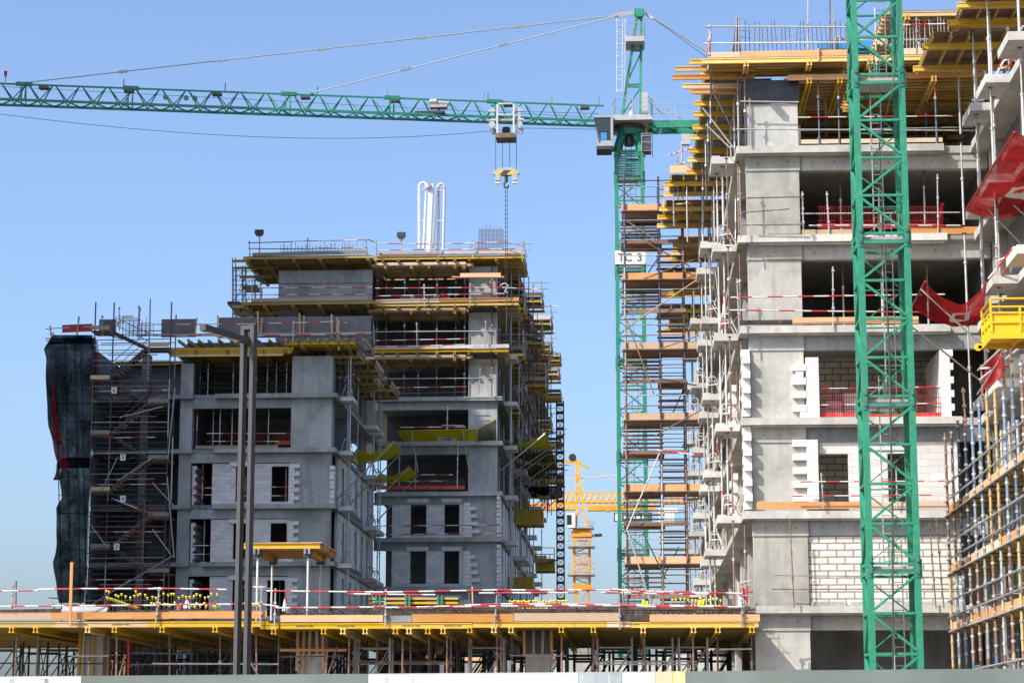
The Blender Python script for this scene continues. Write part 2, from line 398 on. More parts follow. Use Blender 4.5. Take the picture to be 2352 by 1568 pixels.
def table(label, x0, x1, y0, y1, z, jd='x', sp=.5, prim=(), mj='beam_yellow', mp='beam_yellow', ply='ply_brown', name='formwork_table', stag=0.0, cat='formwork', group=None, edge=None, double=True, jj=None):
    """plywood skin (top at z) on H20 joists running along jd, on paired primary beams"""
    th = thing(name, label, cat, ((x0+x1)/2, y0, z-.5), group)
    build(MB().box(x0, x1, y0, y1, z-.021, z), 'plywood_sheet', ply, th)
    zj = z - .021 - .101
    a0, a1 = (y0, y1) if jd == 'x' else (x0, x1)
    n = max(2, int((a1-a0)/sp)+1)
    for k in range(min(n, 95)):
        c = a0 + .045 + (a1-a0-.09)*k/(n-1); s0 = -R.random()*stag; s1 = R.random()*stag
        m = MB()
        if jd == 'x': m.h20((x0+s0, c, zj), (x1+s1, c, zj))
        else: m.h20((c, y0+s0, zj), (c, y1+s1, zj))
        build(m, 'joist', (jj[k % len(jj)] if jj else mj), th)
    zp = zj - .203
    for c in prim:
        m = MB()
        for d in ((-.06, .06) if double else (0,)):
            if jd == 'x': m.h20((c+d, y0-.25, zp), (c+d, y1+.1, zp))
            else: m.h20((x0-.25, c+d, zp), (x1+.1, c+d, zp))
        build(m, 'primary_beam', mp, th)
    if edge:
        for (p, q, h, mt) in edge: build(MB().bar(p, q, .05, h), 'edge_board', mt, th)
    return th
def fan(label, a, b, c, d, sag, mat, poles=(), name='safety_net', group='safety nets', nu=26, nv=20, patch=None, wob=.06, cat='safety net', pr=.03, pmat='steel_pale'):
    """net hung between corners a-b (inner edge) and d-c (outer edge), on strut poles"""
    a, b, c, d = map(V, (a, b, c, d)); th = thing(name, label, cat, a, group); rows = []
    ph = R.random()*6
    for j in range(nv+1):
        v = j/nv; row = []
        for i in range(nu+1):
            u = i/nu; p = a.lerp(b, u).lerp(d.lerp(c, u), v)
            s = sag*4*v*(1-v)*(.75+.25*math.sin(u*3.1+ph)) + wob*(math.sin(u*9+ph+v*5)+.6*math.sin(u*23+v*11+ph)+.5*math.sin(v*19-u*6))*math.sin(v*3.1)
            row.append(p - V((0,0,s)))
        rows.append(row)
    m = MB().grid(rows)
    build(m, 'netting', mat, th, smooth=True)
    build(MB().path(rows[-1], .035, 5).path(rows[0], .025, 5), 'border_rope', mat.replace('net_', 'net_') if False else ('red_paint' if 'red' in mat else 'platform_old'), th)
    for p, q in poles: build(MB().tube(p, q, pr, 6), 'strut', pmat, th)
    if patch:
        i0, i1, j0, j1, pm = patch; rr = [[rows[j][i] + V((0,-.03,-.03)) for i in range(i0, i1+1)] for j in range(j0, j1+1)]
        ms = MB()
        for j in range(len(rr)-1):
            for i in range(len(rr[0])-1):
                if j in (0, len(rr)-2) or i in (0, len(rr[0])-2):
                    q = [rr[j][i], rr[j][i+1], rr[j+1][i+1], rr[j+1][i]]
                    ms._add(q, [(0,1,2,3)])
        build(ms, 'emblem_patch', pm, th)
    return th
# ================================================================ RIGHT TOWER
def ZR(n): return 6.45 + 3.4*n
SL = 3.94; LIP = 11.6; WX = 13.24; ST = .27
T = thing('apartment_block', 'pale concrete apartment block under construction, white block infill, behind the near green mast', 'building', (8, 80, 0))
BYS = [(81, 83), (95.5, 97.5), (101, 103), (113.5, 115.5), (123.5, 125.5), (135.5, 137.5)]
for n in range(6):
    z = ZR(n); m = MB().box(SL, 26, 80.0, 142, z-ST, z)
    build(m, 'floor_slab', 'soffit', T)
    lr = LIP + (.3 if n < 3 else 0)
    build(MB().box(SL, lr, 79.62, 79.998, z-ST+(.0 if n % 2 else .01), z).box(SL+.4, lr-.1, 79.75, 79.997, z-ST-.05, z-ST-.001), 'slab_edge', 'concrete_edge', T)
    for (y0, y1) in BYS:
        if n == 0 and y0 < 90: continue
        build(MB().box(SL-.88, SL-.002, y0, y1, z-ST-.02, z-.03).box(SL-.86, SL-.55, y0+.02, y1-.02, z-.03, z+.02), 'balcony_slab', 'concrete_edge', T)
for n in range(-1, 6):
    z0 = ZR(n) if n >= 0 else 0; z1 = ZR(n+1)-ST; hd = .6
    if n < 5:
        hh = MB().box(4.3, 6.3, 79.96, 80.62, z1-hd, z1-.002); build(hh, 'column_head', 'concrete_cold' if n in (2,) else 'concrete', T)  # one head in cooler concrete, slab shade put into its colour
        build(MB().box(4.32, 6.27, 80.002, 80.6, z0, z1-hd), 'column', 'concrete', T)
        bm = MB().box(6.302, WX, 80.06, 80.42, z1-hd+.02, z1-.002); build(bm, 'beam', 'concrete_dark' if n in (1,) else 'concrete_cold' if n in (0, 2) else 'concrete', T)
        t = MB()
        for x in (4.75, 5.3, 5.85, 6.8, 7.6, 8.4, 9.6, 10.4, 11.2, 12.1):
            y = 79.955 if x < 6.3 else 80.055
            t.tube((x, y, z1-.3+R.uniform(-.06,.06)), (x, y+.01, z1-.3), .022, 6)
        build(t, 'tie_hole', 'steel_dark', T)
    else:
        build(MB().box(4.32, 6.27, 80.002, 80.6, z0, z0+1.72), 'column', 'concrete_smooth', T)
    # columns along the receding side
    for y in (87, 93, 99.5, 106, 112, 119, 127, 134):
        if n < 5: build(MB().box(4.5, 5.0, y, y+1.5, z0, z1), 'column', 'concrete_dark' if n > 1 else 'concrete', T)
    # rooms behind the facade
    wm = 'block_dim' if n in (1, 2) else 'concrete_dark'  # darker wall materials; dimness of the rooms is put into their colour
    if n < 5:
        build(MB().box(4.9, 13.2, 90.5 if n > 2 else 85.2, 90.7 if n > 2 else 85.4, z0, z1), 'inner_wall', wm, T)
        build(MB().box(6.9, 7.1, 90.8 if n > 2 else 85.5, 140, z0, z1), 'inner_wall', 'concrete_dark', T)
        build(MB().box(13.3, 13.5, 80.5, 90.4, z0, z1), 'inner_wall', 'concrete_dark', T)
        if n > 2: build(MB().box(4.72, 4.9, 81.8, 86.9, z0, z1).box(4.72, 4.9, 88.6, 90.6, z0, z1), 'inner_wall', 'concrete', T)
# block infill of the lower storeys, seen front on
def wall(par, x0, x1, y, z0, z1, ops, mat, tw=.2, name='block_wall'):
    """one wall of a storey with openings ops = [(xa, xb, za, zb)] cut right through"""
    xs = sorted({x0, x1, *[o[0] for o in ops], *[o[1] for o in ops]}); m = MB()
    for a, b in zip(xs, xs[1:]):
        cut = [o for o in ops if o[0] <= a + 1e-6 and o[1] >= b - 1e-6]
        if not cut: m.box(a, b, y, y+tw, z0, z1); continue
        o = cut[0]
        if o[2] > z0 + .01: m.box(a, b, y, y+tw, z0, o[2])
        if o[3] < z1 - .01: m.box(a, b, y, y+tw, o[3], z1)
    return build(m, name, mat, par)
z0, z1 = ZR(0), ZR(1)-ST-.58
wall(T, 6.29, 11.75, 80.1, z0, z1, [], 'block_thick')
build(MB().box(6.29, 7.6, 80.06, 80.0999, z0, z0+.17).box(7.75, 11.75, 80.06, 80.0999, z0, z0+.17), 'plinth', 'concrete_smooth', T)
z0, z1 = ZR(1), ZR(2)-ST-.58
xa, xb = X_(1880, 1090, 80), X_(1950, 1090, 80); xc, xd = X_(2040, 1090, 80), X_(2106, 1090, 80)
wall(T, 6.29, 11.75, 80.1, z0, z1, [(xa, xb, z0, z0+2.12), (xc, xd, z0, z0+2.12)], 'block_fine')
m = MB(); toothed(m, 6.29, 79.86, 80.09, z0+.12, 10, .5, -1, 1)
for k in range(10): m.box(6.29, xa-.01, 79.86, 80.0995, z0+.12+k*.25, z0+.12+k*.25+.243)
build(m, 'toothed_pier', 'block_plain', T)
z0 = ZR(2); m = MB()
px0, px1 = X_(1851, 880, 80), X_(1880, 880, 80)
for k in range(9):
    z = z0 + k*.25
    if k == 0: m.box(px0-.25, px1, 79.82, 80.05, z, z+.243); continue
    m.box(px0 if k != 8 else px0+.0, px0+.33, 79.82, 80.05, z, z+.243); m.box(px0+.335, px1, 79.82, 80.05, z, z+.243)
    if k % 2 and k < 8: m.box(px0-.5, px0-.004, 79.80, 80.0, z, z+.243)
    if k == 6: m.box(px0-.38, px0-.1, 79.82, 80.0, z+.01, z+.235)
build(m, 'toothed_pier', 'block_plain', T)
jx0, jx1 = X_(2160, 880, 80), X_(2182, 880, 80); m = MB()
for k in range(10):
    z = z0 + k*.25; m.box(jx0, jx1 + (.12 if k % 2 else 0), 79.85, 80.05, z, z+.243)
build(m, 'toothed_pier', 'block_plain', T)
build(MB().box(jx0+.02, jx0+.2, 80.06, 84.1, z0, z0+2.55), 'block_wall', 'block_fine', T)
build(MB().box(jx1+.25, WX-.3, 82, 82.2, ZR(1), ZR(3)-ST), 'inner_wall', 'film_ply', T)  # near-black sheet; the darkness of the open void put into its colour
build(MB().box(jx1-.2, WX-.02, 81.2, 81.35, ZR(0), ZR(1)-ST), 'inner_wall', 'concrete_dark', T)
for k, (a, b, h) in enumerate(((0, .62, 3), (.66, 1.2, 4), (1.3, 1.9, 2), (1.95, 2.5, 3))):     # loose blocks standing inside
    for j in range(h):
        bx = 7.2 + a; build(MB().box(bx, bx+.56, 81.6+.05*(j % 2), 82.0, z0+j*.30, z0+j*.30+.29), 'stacked_block', 'block_plain', None,
            'white building block, number %s up of the %s pile behind the red barrier' % (ORD[j], ORD[k]), 'block', 'loose blocks inside the third storey')
# block walls of the side that runs back, with toothed front ends
for n in range(1, 3):
    z0 = ZR(n); top = ZR(n+1)-ST-.002; ya = 84.0
    while ya < 138:
        yb = min(ya + R.uniform(2.5, 4), 138); build(MB().box(4.75, 4.95, ya, yb, z0, top - (0 if R.random() < .6 else .5)), 'side_block_wall', 'block_fine', T); ya = yb + R.uniform(1.2, 1.9)
    if n:
        m = MB()
        for k in range(9 if n == 2 else 11):
            d = .22 if k % 2 else 0
            m.box(3.99+.03*(k % 2), 4.297, 79.88-d, 80.5, z0+.1+k*.25*1.1, z0+.1+k*.275+.268)
        build(m, 'toothed_pier', 'block_plain', T); m = MB()
        for k in range(7): m.box(3.78-.1*(k % 2), 3.97, 83.5+.3*(k % 2), 84.6, z0+.1+k*.25, z0+.34+k*.25)
        build(m, 'toothed_pier', 'block_plain', T)
# ---------------------------------------------------------------- right-hand wing that comes forward
for n in range(1, 6):
    z = ZR(n); wx = X_(2322, 167, 71)
    build(MB().box(wx, 26, 62, 79.998, z-ST, z), 'floor_slab', 'soffit', T)
    build(MB().box(wx-.045, wx-.001, 62, 79.6, z-ST-.01, z), 'slab_edge', 'concrete_edge', T)
    bx = X_(2263, 167, 71)
    for (y0, y1) in ((66.5, 68.5), (71, 73), (74.3, 76.3)):
        build(MB().box(bx, wx-.047, y0, y1, z-ST-.03, z-.02), 'balcony_slab', 'concrete_edge', T)
    for y in (78.2, 71.5, 65.0): build(MB().box(WX, WX+.5, y, y+1.6, ZR(n-1), z-ST-.002), 'column', 'concrete', T)
    build(MB().box(WX+.3, WX+.5, 62, 78.1, ZR(n-1), z-ST-.002) if n > 2 else MB().box(WX+.2, WX+.4, 66.7, 71.4, ZR(n-1), z-ST-.3), 'inner_wall', 'concrete_dark' if n > 2 else 'block_fine', T)
# ---------------------------------------------------------------- roof formwork on the right tower
z6 = ZR(6)
zt = Z_(1800, 134, 79.2)           # top of the front H20
def H(n): return ['ground','first','second','third','fourth','fifth','sixth','seventh','eighth','ninth'][n]
table('yellow roof formwork table with timber beams, over the front right column', 2.7, 8.05, 79.05, 80.9, zt+.02, 'x', .36, (X_(1712,150,79.5), X_(1856,155,79.5)), stag=.02, jj=('beam_yellow','ply_orange','beam_pale','beam_yellow'))
table('yellow roof formwork table beyond the near mast, under the orange edge board', 8.1, WX-.05, 79.05, 84.8, zt+.02, 'x', .36, (8.9, X_(2140,160,79.5)), stag=.02, jj=('beam_yellow','beam_pale','beam_yellow'))
for k, (x0, x1, zz, mt) in enumerate(((2.25, 5.2, zt+.03, 'beam_yellow'), (1.72, 4.7, zt-.10, 'beam_pale'), (1.62, 4.7, zt-.30, 'ply_orange'), (2.0, 4.5, zt-.52, 'beam_pale'), (2.3, 4.3, zt-.60, 'ply_orange'))):
    build(MB().h20((x0, 79.25+.42*k, zz-.1), (x1, 79.3+.42*k, zz-.1)), 'timber_beam', mt, None, '%s timber beam of the bundle jutting out left of the roof formwork' % ('uppermost','second','third','fourth','lowest')[k], 'beam', 'timber beams jutting from the roof formwork')
table('lower formwork table with orange front beam, left of the near mast', X_(1815,168,79.6), 8.1, 79.55, 84, zt-.52, 'x', .4, (X_(1855,170,80), X_(1925,170,80)), stag=.25, jj=('ply_orange','beam_pale','beam_old_shaded'))
table('lower formwork table with orange front beam, right of the near mast', 8.4, WX-.1, 79.55, 84, zt-.52, 'x', .4, (9.3, X_(2140,190,80)), stag=.1, jj=('ply_orange','beam_yellow','beam_old_shaded'))
# long side: tables with primaries across, stepping back; each is seen from below
sx0 = 2.78
for k, (y0, y1, x0) in enumerate(((81.0, 84.0, sx0), (84.05, 87.4, sx0), (87.45, 91, sx0-.05), (91.05, 94.6, sx0-.08))):
    ys = [y0+.55, y1-.9]
    table('%s roof table from the front along the left edge of the right block, yellow beams' % ORD[k], x0, 5.4, y0, y1, zt-.22, 'y', .55, ys, mj='beam_old_shaded', mp='beam_yellow', ply='film_brown', double=False, group='roof formwork tables along the left edge')
for k, (y0, y1, x0) in enumerate(((95.2, 98.4, 1.75), (98.45, 101.4, 1.55), (101.5, 104.6, 1.5), (106, 109, 2.3), (109.1, 112.5, 2.3), (113.2, 116.4, 1.6), (118, 121, 2.3), (123, 126.4, 1.6), (129, 132, 2.2), (135, 138.3, 1.6))):
    ys = [y0+.4, y1-.9]
    table('%s jutting roof table along the left side of the right block, yellow beams' % ORD[k], x0, 5.2, y0, y1, zt-.25-.35*(k % 2), 'y', .55, ys, mj='beam_old_shaded', mp='beam_yellow', ply='film_brown', double=False, group='jutting roof formwork tables',
          edge=[((x0, y0-.06, zt-.02), (x0+2.6, y0-.06, zt-.02), .34, 'ply_orange')])
table('deep formwork deck over the inner part of the right block roof', 5.5, 24, 85.0, 128, zt-.05, 'x', 1.2, (7, 10, 13, 17), mj='beam_old_shaded', mp='beam_old_shaded', ply='ply_brown')
build(MB().box(5.6, 24, 98, 98.3, ZR(5), zt-.8), 'core_wall', 'concrete_dark', T); build(MB().box(6.5, 6.8, 85.5, 97.9, ZR(5), zt-.8), 'core_wall', 'concrete_dark', T)
build(MB().box(13.6, 13.9, 80.6, 97.9, ZR(5), zt-.8), 'core_wall', 'concrete_dark', T)
# column shutter in black film-faced ply
cz0 = ZR(5)+1.74; th = thing('column_shutter', 'black plywood shutter around the top of the front column under the roof formwork', 'shutter', (5.3, 79.9, cz0))
build(MB().box(4.28, 6.34, 79.93, 79.999, cz0, zt-.62), 'film_panel', 'film_ply', th)
build(MB().box(4.22, 4.279, 79.95, 80.66, cz0, zt-.62), 'film_panel', 'film_ply', th)
# edge boards and slab edge boards of the roof
board((X_(1625,127,79), 79.1, zt+.13), (X_(1700,127,79), 79.1, zt+.13), .23, .04, 'ply_tan', 'short pale edge board at the left end of the right roof deck')
board((X_(1700,127,79)+.02, 79.12, zt+.14), (X_(1955,127,79), 79.12, zt+.15), .24, .04, 'ply_orange', 'long orange edge board on the right roof deck, left of the near mast')
board((X_(2060,127,79), 79.12, zt+.14), (WX-.1, 79.12, zt+.14), .26, .04, 'ply_tan', 'long orange edge board on the right roof deck, right of the near mast')
for k, (x, mt) in enumerate(((1880, 'ply_orange'),)):
    board((X_(x,120,79), 79.05, zt-.18), (X_(x,120,79), 79.05, zt+.30), .1, .05, mt, 'short upright batten nailed across the orange edge board of the right roof')
# props and frames under the roof formwork
pl = 'blue and rusty steel prop under the roof formwork, %s from the left along the front'
for k, (x, o, i) in enumerate(((1696, 'steel', 'rust'), (1712, 'blue_steel', 'rust'), (1881, 'blue_steel', 'rust'), (1927, 'steel_dark', 'rust'), (2150, 'blue_steel', 'orange_paint'))):
    prop(X_(x, 300, 79.9), 79.78, ZR(5), zt-.46, o, i, pl % ORD[k], 'props under the right roof formwork', .04)
k = 0
for y in (82, 85, 88, 92):
    for x in (3.1, 4.0, 7.5, 9.5, 11.3):
        if x > 6 and y > 86: continue
        prop(x, y, ZR(5), zt-.62, R.choice(('steel','blue_steel','steel_dark')), R.choice(('rust','steel')), '%s prop from the left, %s row back, in the right block top storey' % (ORD[(3.1,4.0,7.5,9.5,11.3).index(x)], ORD[(82,85,88,92).index(int(y))]), 'props inside the top storey', .04)
for k, y in enumerate((95.6, 97.8, 101.2, 103.4, 113.6, 115.6, 123.6, 125.6, 135.6)):
    for j, x in enumerate((2.5 if y < 96 else 3.25, 3.7)):
        prop(x, y, ZR(5), zt-.66, R.choice(('steel_pale','steel','blue_steel')), 'steel', 'tall prop under a jutting roof table on the left side, row %s, %s' % (ORD[k], ('outer','inner')[j]), 'props under the jutting roof tables', .04, fine=y < 104)
m = thing('prop_frame', 'blue steel frame with a diagonal brace under the roof formwork left edge', 'frame', (3.0, 79.9, ZR(5)))
for a, b, mt in (((3.05,79.9,26.0),(4.3,79.9,26.0),'blue_steel'), ((3.05,79.9,25.3),(3.05,79.9,26.2),'blue_steel'), ((4.15,79.9,23.45),(4.15,79.9,26.1),'blue_steel'), ((3.1,79.9,25.7),(4.1,79.9,23.6),'blue_steel'), ((2.75,80.2,25.1),(3.85,80.0,23.5),'steel'), ((2.85,80.3,24.5),(3.75,80.1,23.5),'steel')):
    build(MB().tube(a, b, .032), 'frame_tube', mt, m)
# guard rails of the right tower
gz = zt + .02
A = lambda x, y, Y=79.1: P(x, y, Y)
guard('grey two-rail guard on the right block roof edge, left of the near mast', [(A(1626,160), A(1629,54)), (A(1948,158,79.1), A(1948,50,79.1))],
      [(A(1618,61), A(1950,63), 'steel_pale'), (A(1618,100), A(1950,98), 'steel_pale')], r=.032)
guard('grey rail and red rail on the roof deck edge, right of the near mast', [(A(2068,125), A(2068,40)), (A(2105,125), A(2105,40))], [(A(2060,58), A(2180,55), 'stripe1'), (A(2060,92), A(2200,90), 'steel_pale')], r=.028)
guard('bundle of red and white tubes leaning at the left corner post of the right roof', [], [(A(1622,125), A(1633,70), 'stripe0'), (A(1626,125), A(1634,80), 'red_paint'), (A(1631,122), A(1631,72), 'stripe2')], name='tube_bundle', cat='tubes')
guard('two grey rails across the lit column of the top storey', [(A(1720,330,79.5), A(1722,226,79.5))], [(A(1700,233,79.5), A(1835,235,79.5), 'steel'), (A(1690,297,79.4), A(2240,300,79.4), 'steel')], r=.026)
guard('red and white rail across the dark top storey, beside the near mast', [], [(A(1832,270,79.7), A(2235,266,79.7), 'stripe1'), (A(1832,300,79.9), A(2235,292,79.9), 'steel')], r=.022)
guard('rusty rails on a post pair before the column, storey under the top one', [(A(1702,545,79.3), A(1698,385,79.3)), (A(1846,545,79.3), A(1843,440,79.3))], [(A(1701,455,79.2), A(1845,452,79.2), 'rust'), (A(1702,488,79.1), A(1812,480,79.0), 'rust'), (A(1702,517,79.2), A(1848,515,79.2), 'rust')], r=.026)
guard('pale and striped rails with leaning posts, in the storey with the red barrier mesh', [(A(1905,545,79.65), A(1899,440,79.65)), (A(2155,545,79.65), A(2153,400,79.65))], [(A(1840,491,79.66), A(2205,488,79.66), 'steel_pale'), (A(1858,518,79.66), A(2208,518,79.66), 'stripe2')], r=.026)
guard('two red and white rails across the column, second storey under the top one', [(A(1698,760,79.35), A(1693,640,79.35)), (A(1914,755,79.55), A(1913,612,79.55))], [(A(1678,683,79.35), A(2170,676,79.5), 'stripe0'), (A(1675,712,79.35), A(2120,717,79.5), 'stripe3')], r=.028)
guard('red and white rails of the barrier between the two white block piers', [], [(A(1880,892,79.9), A(2160,888,79.9), 'stripe1'), (A(1880,930,79.9), A(2160,926,79.9), 'stripe3')], r=.022)
guard('grey and striped rails before the two door openings of the white block wall', [(A(1892,1168,79.5), A(1886,1085,79.5)), (A(2061,1165,79.5), A(2058,1070,79.5))], [(A(1838,1106,79.45), A(2190,1104,79.45), 'stripe2'), (A(1820,1139,79.4), A(2190,1136,79.4), 'stripe0')], r=.024)
guard('two thin rails before the thick-jointed block wall on rusty uprights', [(A(1824,1395,79.4), A(1814,1190,79.4)), (A(2150,1395,79.5), A(2135,1200,79.5)), (A(2168,1395,79.4), A(2150,1190,79.4))], [(A(1775,1320,79.35), A(2190,1325,79.35), 'steel'), (A(1775,1352,79.3), A(2230,1352,79.3), 'rust')], r=.024, pm='rust')
# toe boards
for lb, x0, x1, y, Y, h, mt in (('tan toe board on the top slab of the right block, beside the lit column', 1840, 2165, 326, 79.8, .16, 'ply_tan'), ('tan toe board on the slab under the red barrier mesh, left of the near mast', 1842, 1975, 535, 79.72, .24, 'ply_tan'),
        ('orange toe board on the slab under the red barrier mesh, right of the near mast', 2075, 2266, 531, 79.72, .27, 'ply_orange'), ('weathered brown toe board at the foot of the column, above the broken slab edge', 1690, 1820, 741, 79.7, .17, 'film_brown'),
        ('orange toe board running from the column to the near mast, middle slab', 1822, 2110, 737, 79.7, .25, 'ply_orange'), ('long orange toe board under the white wall with two door openings', 1738, 1990, 1161, 79.66, .26, 'ply_orange'),
        ('long orange toe board under the white wall, right of the near mast', 1992, 2190, 1160, 79.68, .26, 'ply_tan')):
    a = P(x0, y, Y); b = P(x1, y, Y); b.z = a.z; board(a, b, h, .04, mt, lb)
# red mesh barriers
def barrier(label, x0, x1, y0, y1, Y, strip=True, name='mesh_barrier', mesh='mesh_red', rows=3):
    th = thing(name, label, 'barrier', P(x0, y1, Y), 'red mesh barriers'); rr = []
    n = max(2, int((x1-x0)/14))
    for j in range(rows+1): rr.append([P(x0+(x1-x0)*i/n, y1+(y0-y1)*j/rows, Y) for i in range(n+1)])
    build(MB().grid(rr), 'wire_mesh', mesh, th)
    if strip: build(MB().bar(P(x0, y1-3, Y+.03), P(x1, y1-3, Y+.03), .05, .16), 'kick_strip', 'red_plastic', th)
    return th
barrier('red mesh barrier in the open storey beside the near mast, third from the top', 1878, 2150, 474, 522, 79.95)
barrier('red mesh barrier between the white block piers, red kick strip', 1880, 2162, 890, 955, 80.0)
fan('scrap of red netting tied to the end of the red mesh barrier', P(2150,525,79.8), P(2166,522,79.8), P(2168,470,79.8), P(2160,468,79.8), .0, 'net_red', wob=.0)
# props on balconies of the right block
DW = ('front', 'second', 'third', 'fourth', 'fifth', 'rear')
for n in range(0, 5):
    for k, (y0, y1) in enumerate(BYS):
        if n == 0 and k == 0: continue
        for j, (dx, dy) in enumerate(((-.45, .45), (-.62, 1.5)) if k < 3 else ((-.5, .9),)):
            prop(SL+dx, y0+dy, ZR(n), ZR(n+1)-ST-.02, 'steel_pale' if R.random() < .6 else 'steel', 'steel', '%s grey prop standing on the %s left-hand balcony, storey %s of the right block' % (('nearer','farther')[j] if k < 3 else 'single', DW[k], ORD[n]), 'props on the balconies of the right block', .042, fine=k < 3)
        if n:
            x = SL-.75; z = ZR(n); th = thing('balcony_bracket', 'pale bent-tube guard bracket on the %s balcony, storey %s of the right block' % (DW[k], ORD[n]), 'bracket', (x, y0+.5, z), 'white guard brackets on balconies')
            build(MB().path([(x+.05, y0+.3, z), (x+.15, y0+.3, z+.75), (x+.42, y0+.3, z+.78), (x+.75, y0+.3, z+.05)], .025), 'bent_tube', 'steel_pale', th)
            build(MB().path([(x+.1, y0+1.5, z), (x+.2, y0+1.5, z+.75), (x+.45, y0+1.5, z+.78), (x+.78, y0+1.5, z+.05)], .025), 'bent_tube', 'steel_pale', th)
            mm = MB(); th2 = thing('leaning_tubes', 'bundle of loose tubes leaning on the %s balcony, storey %s of the right block' % (DW[k], ORD[n]), 'tubes', (x+.3, y0+1, z), 'loose tubes on the balconies')
            for q in range(4): build(MB().tube((x+R.uniform(.1,.9), y0+R.uniform(.2,1.8), z+.02), (x+R.uniform(.0,1.1), y0+R.uniform(.0,2.2), z+R.uniform(.9,2.3)), .022, 5), 'loose_tube', R.choice(('steel','rust','rust','stripe1','steel_pale')), th2)
            build(MB().tube((x+.15, y0+.3, z+.4), (x+.55, y0+.3, z+.45), .022).tube((x+.15, y0+.3, z+.74), (x+.2, y0+1.5, z+.74), .022), 'cross_tube', 'white_paint', th)
# props between slabs behind the facade and at the left corner
for n in range(0, 5):
    for k, (x, y, o) in enumerate(((4.05, 80.9, 'rust'), (3.6, 80.3, 'rust'), (7.9, 81.2, 'steel'), (9.3, 80.9, 'steel_pale'), (11.0, 81.0, 'steel_pale'), (10.2, 82.2, 'steel_dark'))):
        if n < 3 and k > 1: continue
        prop(x, y, ZR(n), ZR(n+1)-ST-(.6 if k > 1 and y < 80.5 else .0), o, o if o == 'rust' else 'rust', '%s %s prop from the left, front of the right block, %s storey up' % (ORD[k], {'rust':'rusty','steel':'grey','steel_pale':'pale','steel_dark':'dark'}[o], ORD[n]), 'props at the front of the right block', .036)
# wing props
for n in range(2, 6):
    for k, (y, o) in enumerate(((67.3, 'steel_pale'), (71.6, 'steel_pale'), (72.7, 'steel'), (74.8, 'steel_pale'), (76.0, 'steel'), (78.4, 'steel'))):
        x = X_(2263,167,71) + (.25 if k % 2 else .5)
        prop(x, y, ZR(n)-.02 if n < 5 else ZR(5)-.02, (ZR(n+1)-ST-.03) if n < 5 else zt-.5, o, 'steel', '%s prop from the camera on the balconies of the right-hand wing, storey %s' % (ORD[k], ORD[n]), 'props on the wing balconies', .042)
# wing roof formwork seen from below
th = table('yellow roof formwork over the right-hand wing, seen from below', 11.4, 17, 68.0, 74.6, zt-.1, 'y', .6, (70.0, 72.3, 74.2), mj='beam_old_shaded', mp='beam_yellow', ply='ply_brown', stag=.1)
th = table('lower yellow roof formwork at the inner corner of the right-hand wing', 10.6, 17, 74.7, 79.0, zt-.55, 'y', .6, (75.4, 78.0), mj='beam_old_shaded', mp='beam_yellow', ply='ply_brown', stag=.1)
table('upper formwork deck of the wing roof, at the top right', 9.6, 17, 80.5, 86, zt+2.2, 'x', .5, (10.5, 12.5), mj='beam_pale', mp='beam_yellow')
for k, (x, y) in enumerate(((11.0, 81), (12.3, 81), (10.2, 81.5))): prop(x, y, zt+.03, zt+1.8, 'steel', 'rust', 'prop on the roof deck at the top right, %s from the left' % ORD[k], 'props on the roof deck at the top right', .04)
# starter bars and rebar on the right roof
def starters(label, xs, y0, y1, Y, mat='rebar', r=.014, lean=2, group=None, cap=False, name='starter_bar', jit=.15):
    for x in xs:
        a = P(x, y0, Y + R.uniform(-jit, jit)); b = a + V((R.uniform(-.05,.05)*lean, 0, Z_(x, y1+R.uniform(-8,8), Y) - a.z))
        build(MB().tube(a, b, r, 4), name, mat, None, label, 'rebar', group)
starters('thin upright starter bar sticking out of the right roof deck behind the guard rail', [1712+ i*10.5 for i in range(24)], 122, 56, 80.6, group='starter bars on the right roof')
starters('upright starter bar on the right roof deck, right of the near mast', [2075 + i*8 for i in range(14)], 125, 45, 80.6, 'steel', group='starter bars right of the near mast')
th = thing('rebar_bundle', 'cone-shaped bundle of rebar tied at the top, on the right roof deck', 'rebar', P(1692,122,80.2))
mm = MB()
for k in range(22): mm.tube(P(1682+k*.95, 122, 80.2+R.uniform(-.2,.2)), P(1692+(k % 5)*1.2, 60 if k % 3 else 40, 80.2), .014, 4)
build(mm, 'bars', 'rebar', th)
build(MB().tube(P(1690,120,80.1), P(1692,37,80.1), .03).tube(P(1697,120,80.1), P(1697,37,80.1), .03), 'tie_post', 'steel', th)
mm = MB()
for y, x0, x1 in ((70, 1672, 1700), (85, 1672, 1700)): mm.path([P(x0,y-5,80.4), P(x1,y,80.4), P(1800,y+12,80.4), P(1870,y-8,80.4)], .012, 4)
build(mm, 'hanging_cable', 'steel_pale', None, 'thin cables sagging between the starter bars on the right roof', 'cable')
for k, x in enumerate((1856, 1906, 1916)):
    build(MB().tube(P(x, 115, 81.5), P(x, -5 if k < 2 else 20, 81.5), .028), 'mast_pole', ('steel_pale','rust','steel')[k], None, '%s tall pole above the right roof deck, left of the near mast' % ('pale','rusty','short grey')[k], 'pole')
mm = MB(); c0 = P(1975, 107, 82)
for k in range(16): mm.ball(c0 + V((R.uniform(-.9,1.4), R.uniform(-.2,.2), R.uniform(-.05,.25))), R.uniform(.12,.24), 6)
build(mm, 'sand_heap', 'sand', None, 'heap of tan sand on the right roof deck behind the near mast', 'sand')
build(MB().box(c0.x-1.6, c0.x+.4, 81.6, 82.4, c0.z-.2, c0.z+.12), 'blue_tray', 'blue_tarp', None, 'blue tray under the sand heap on the right roof deck', 'tray')
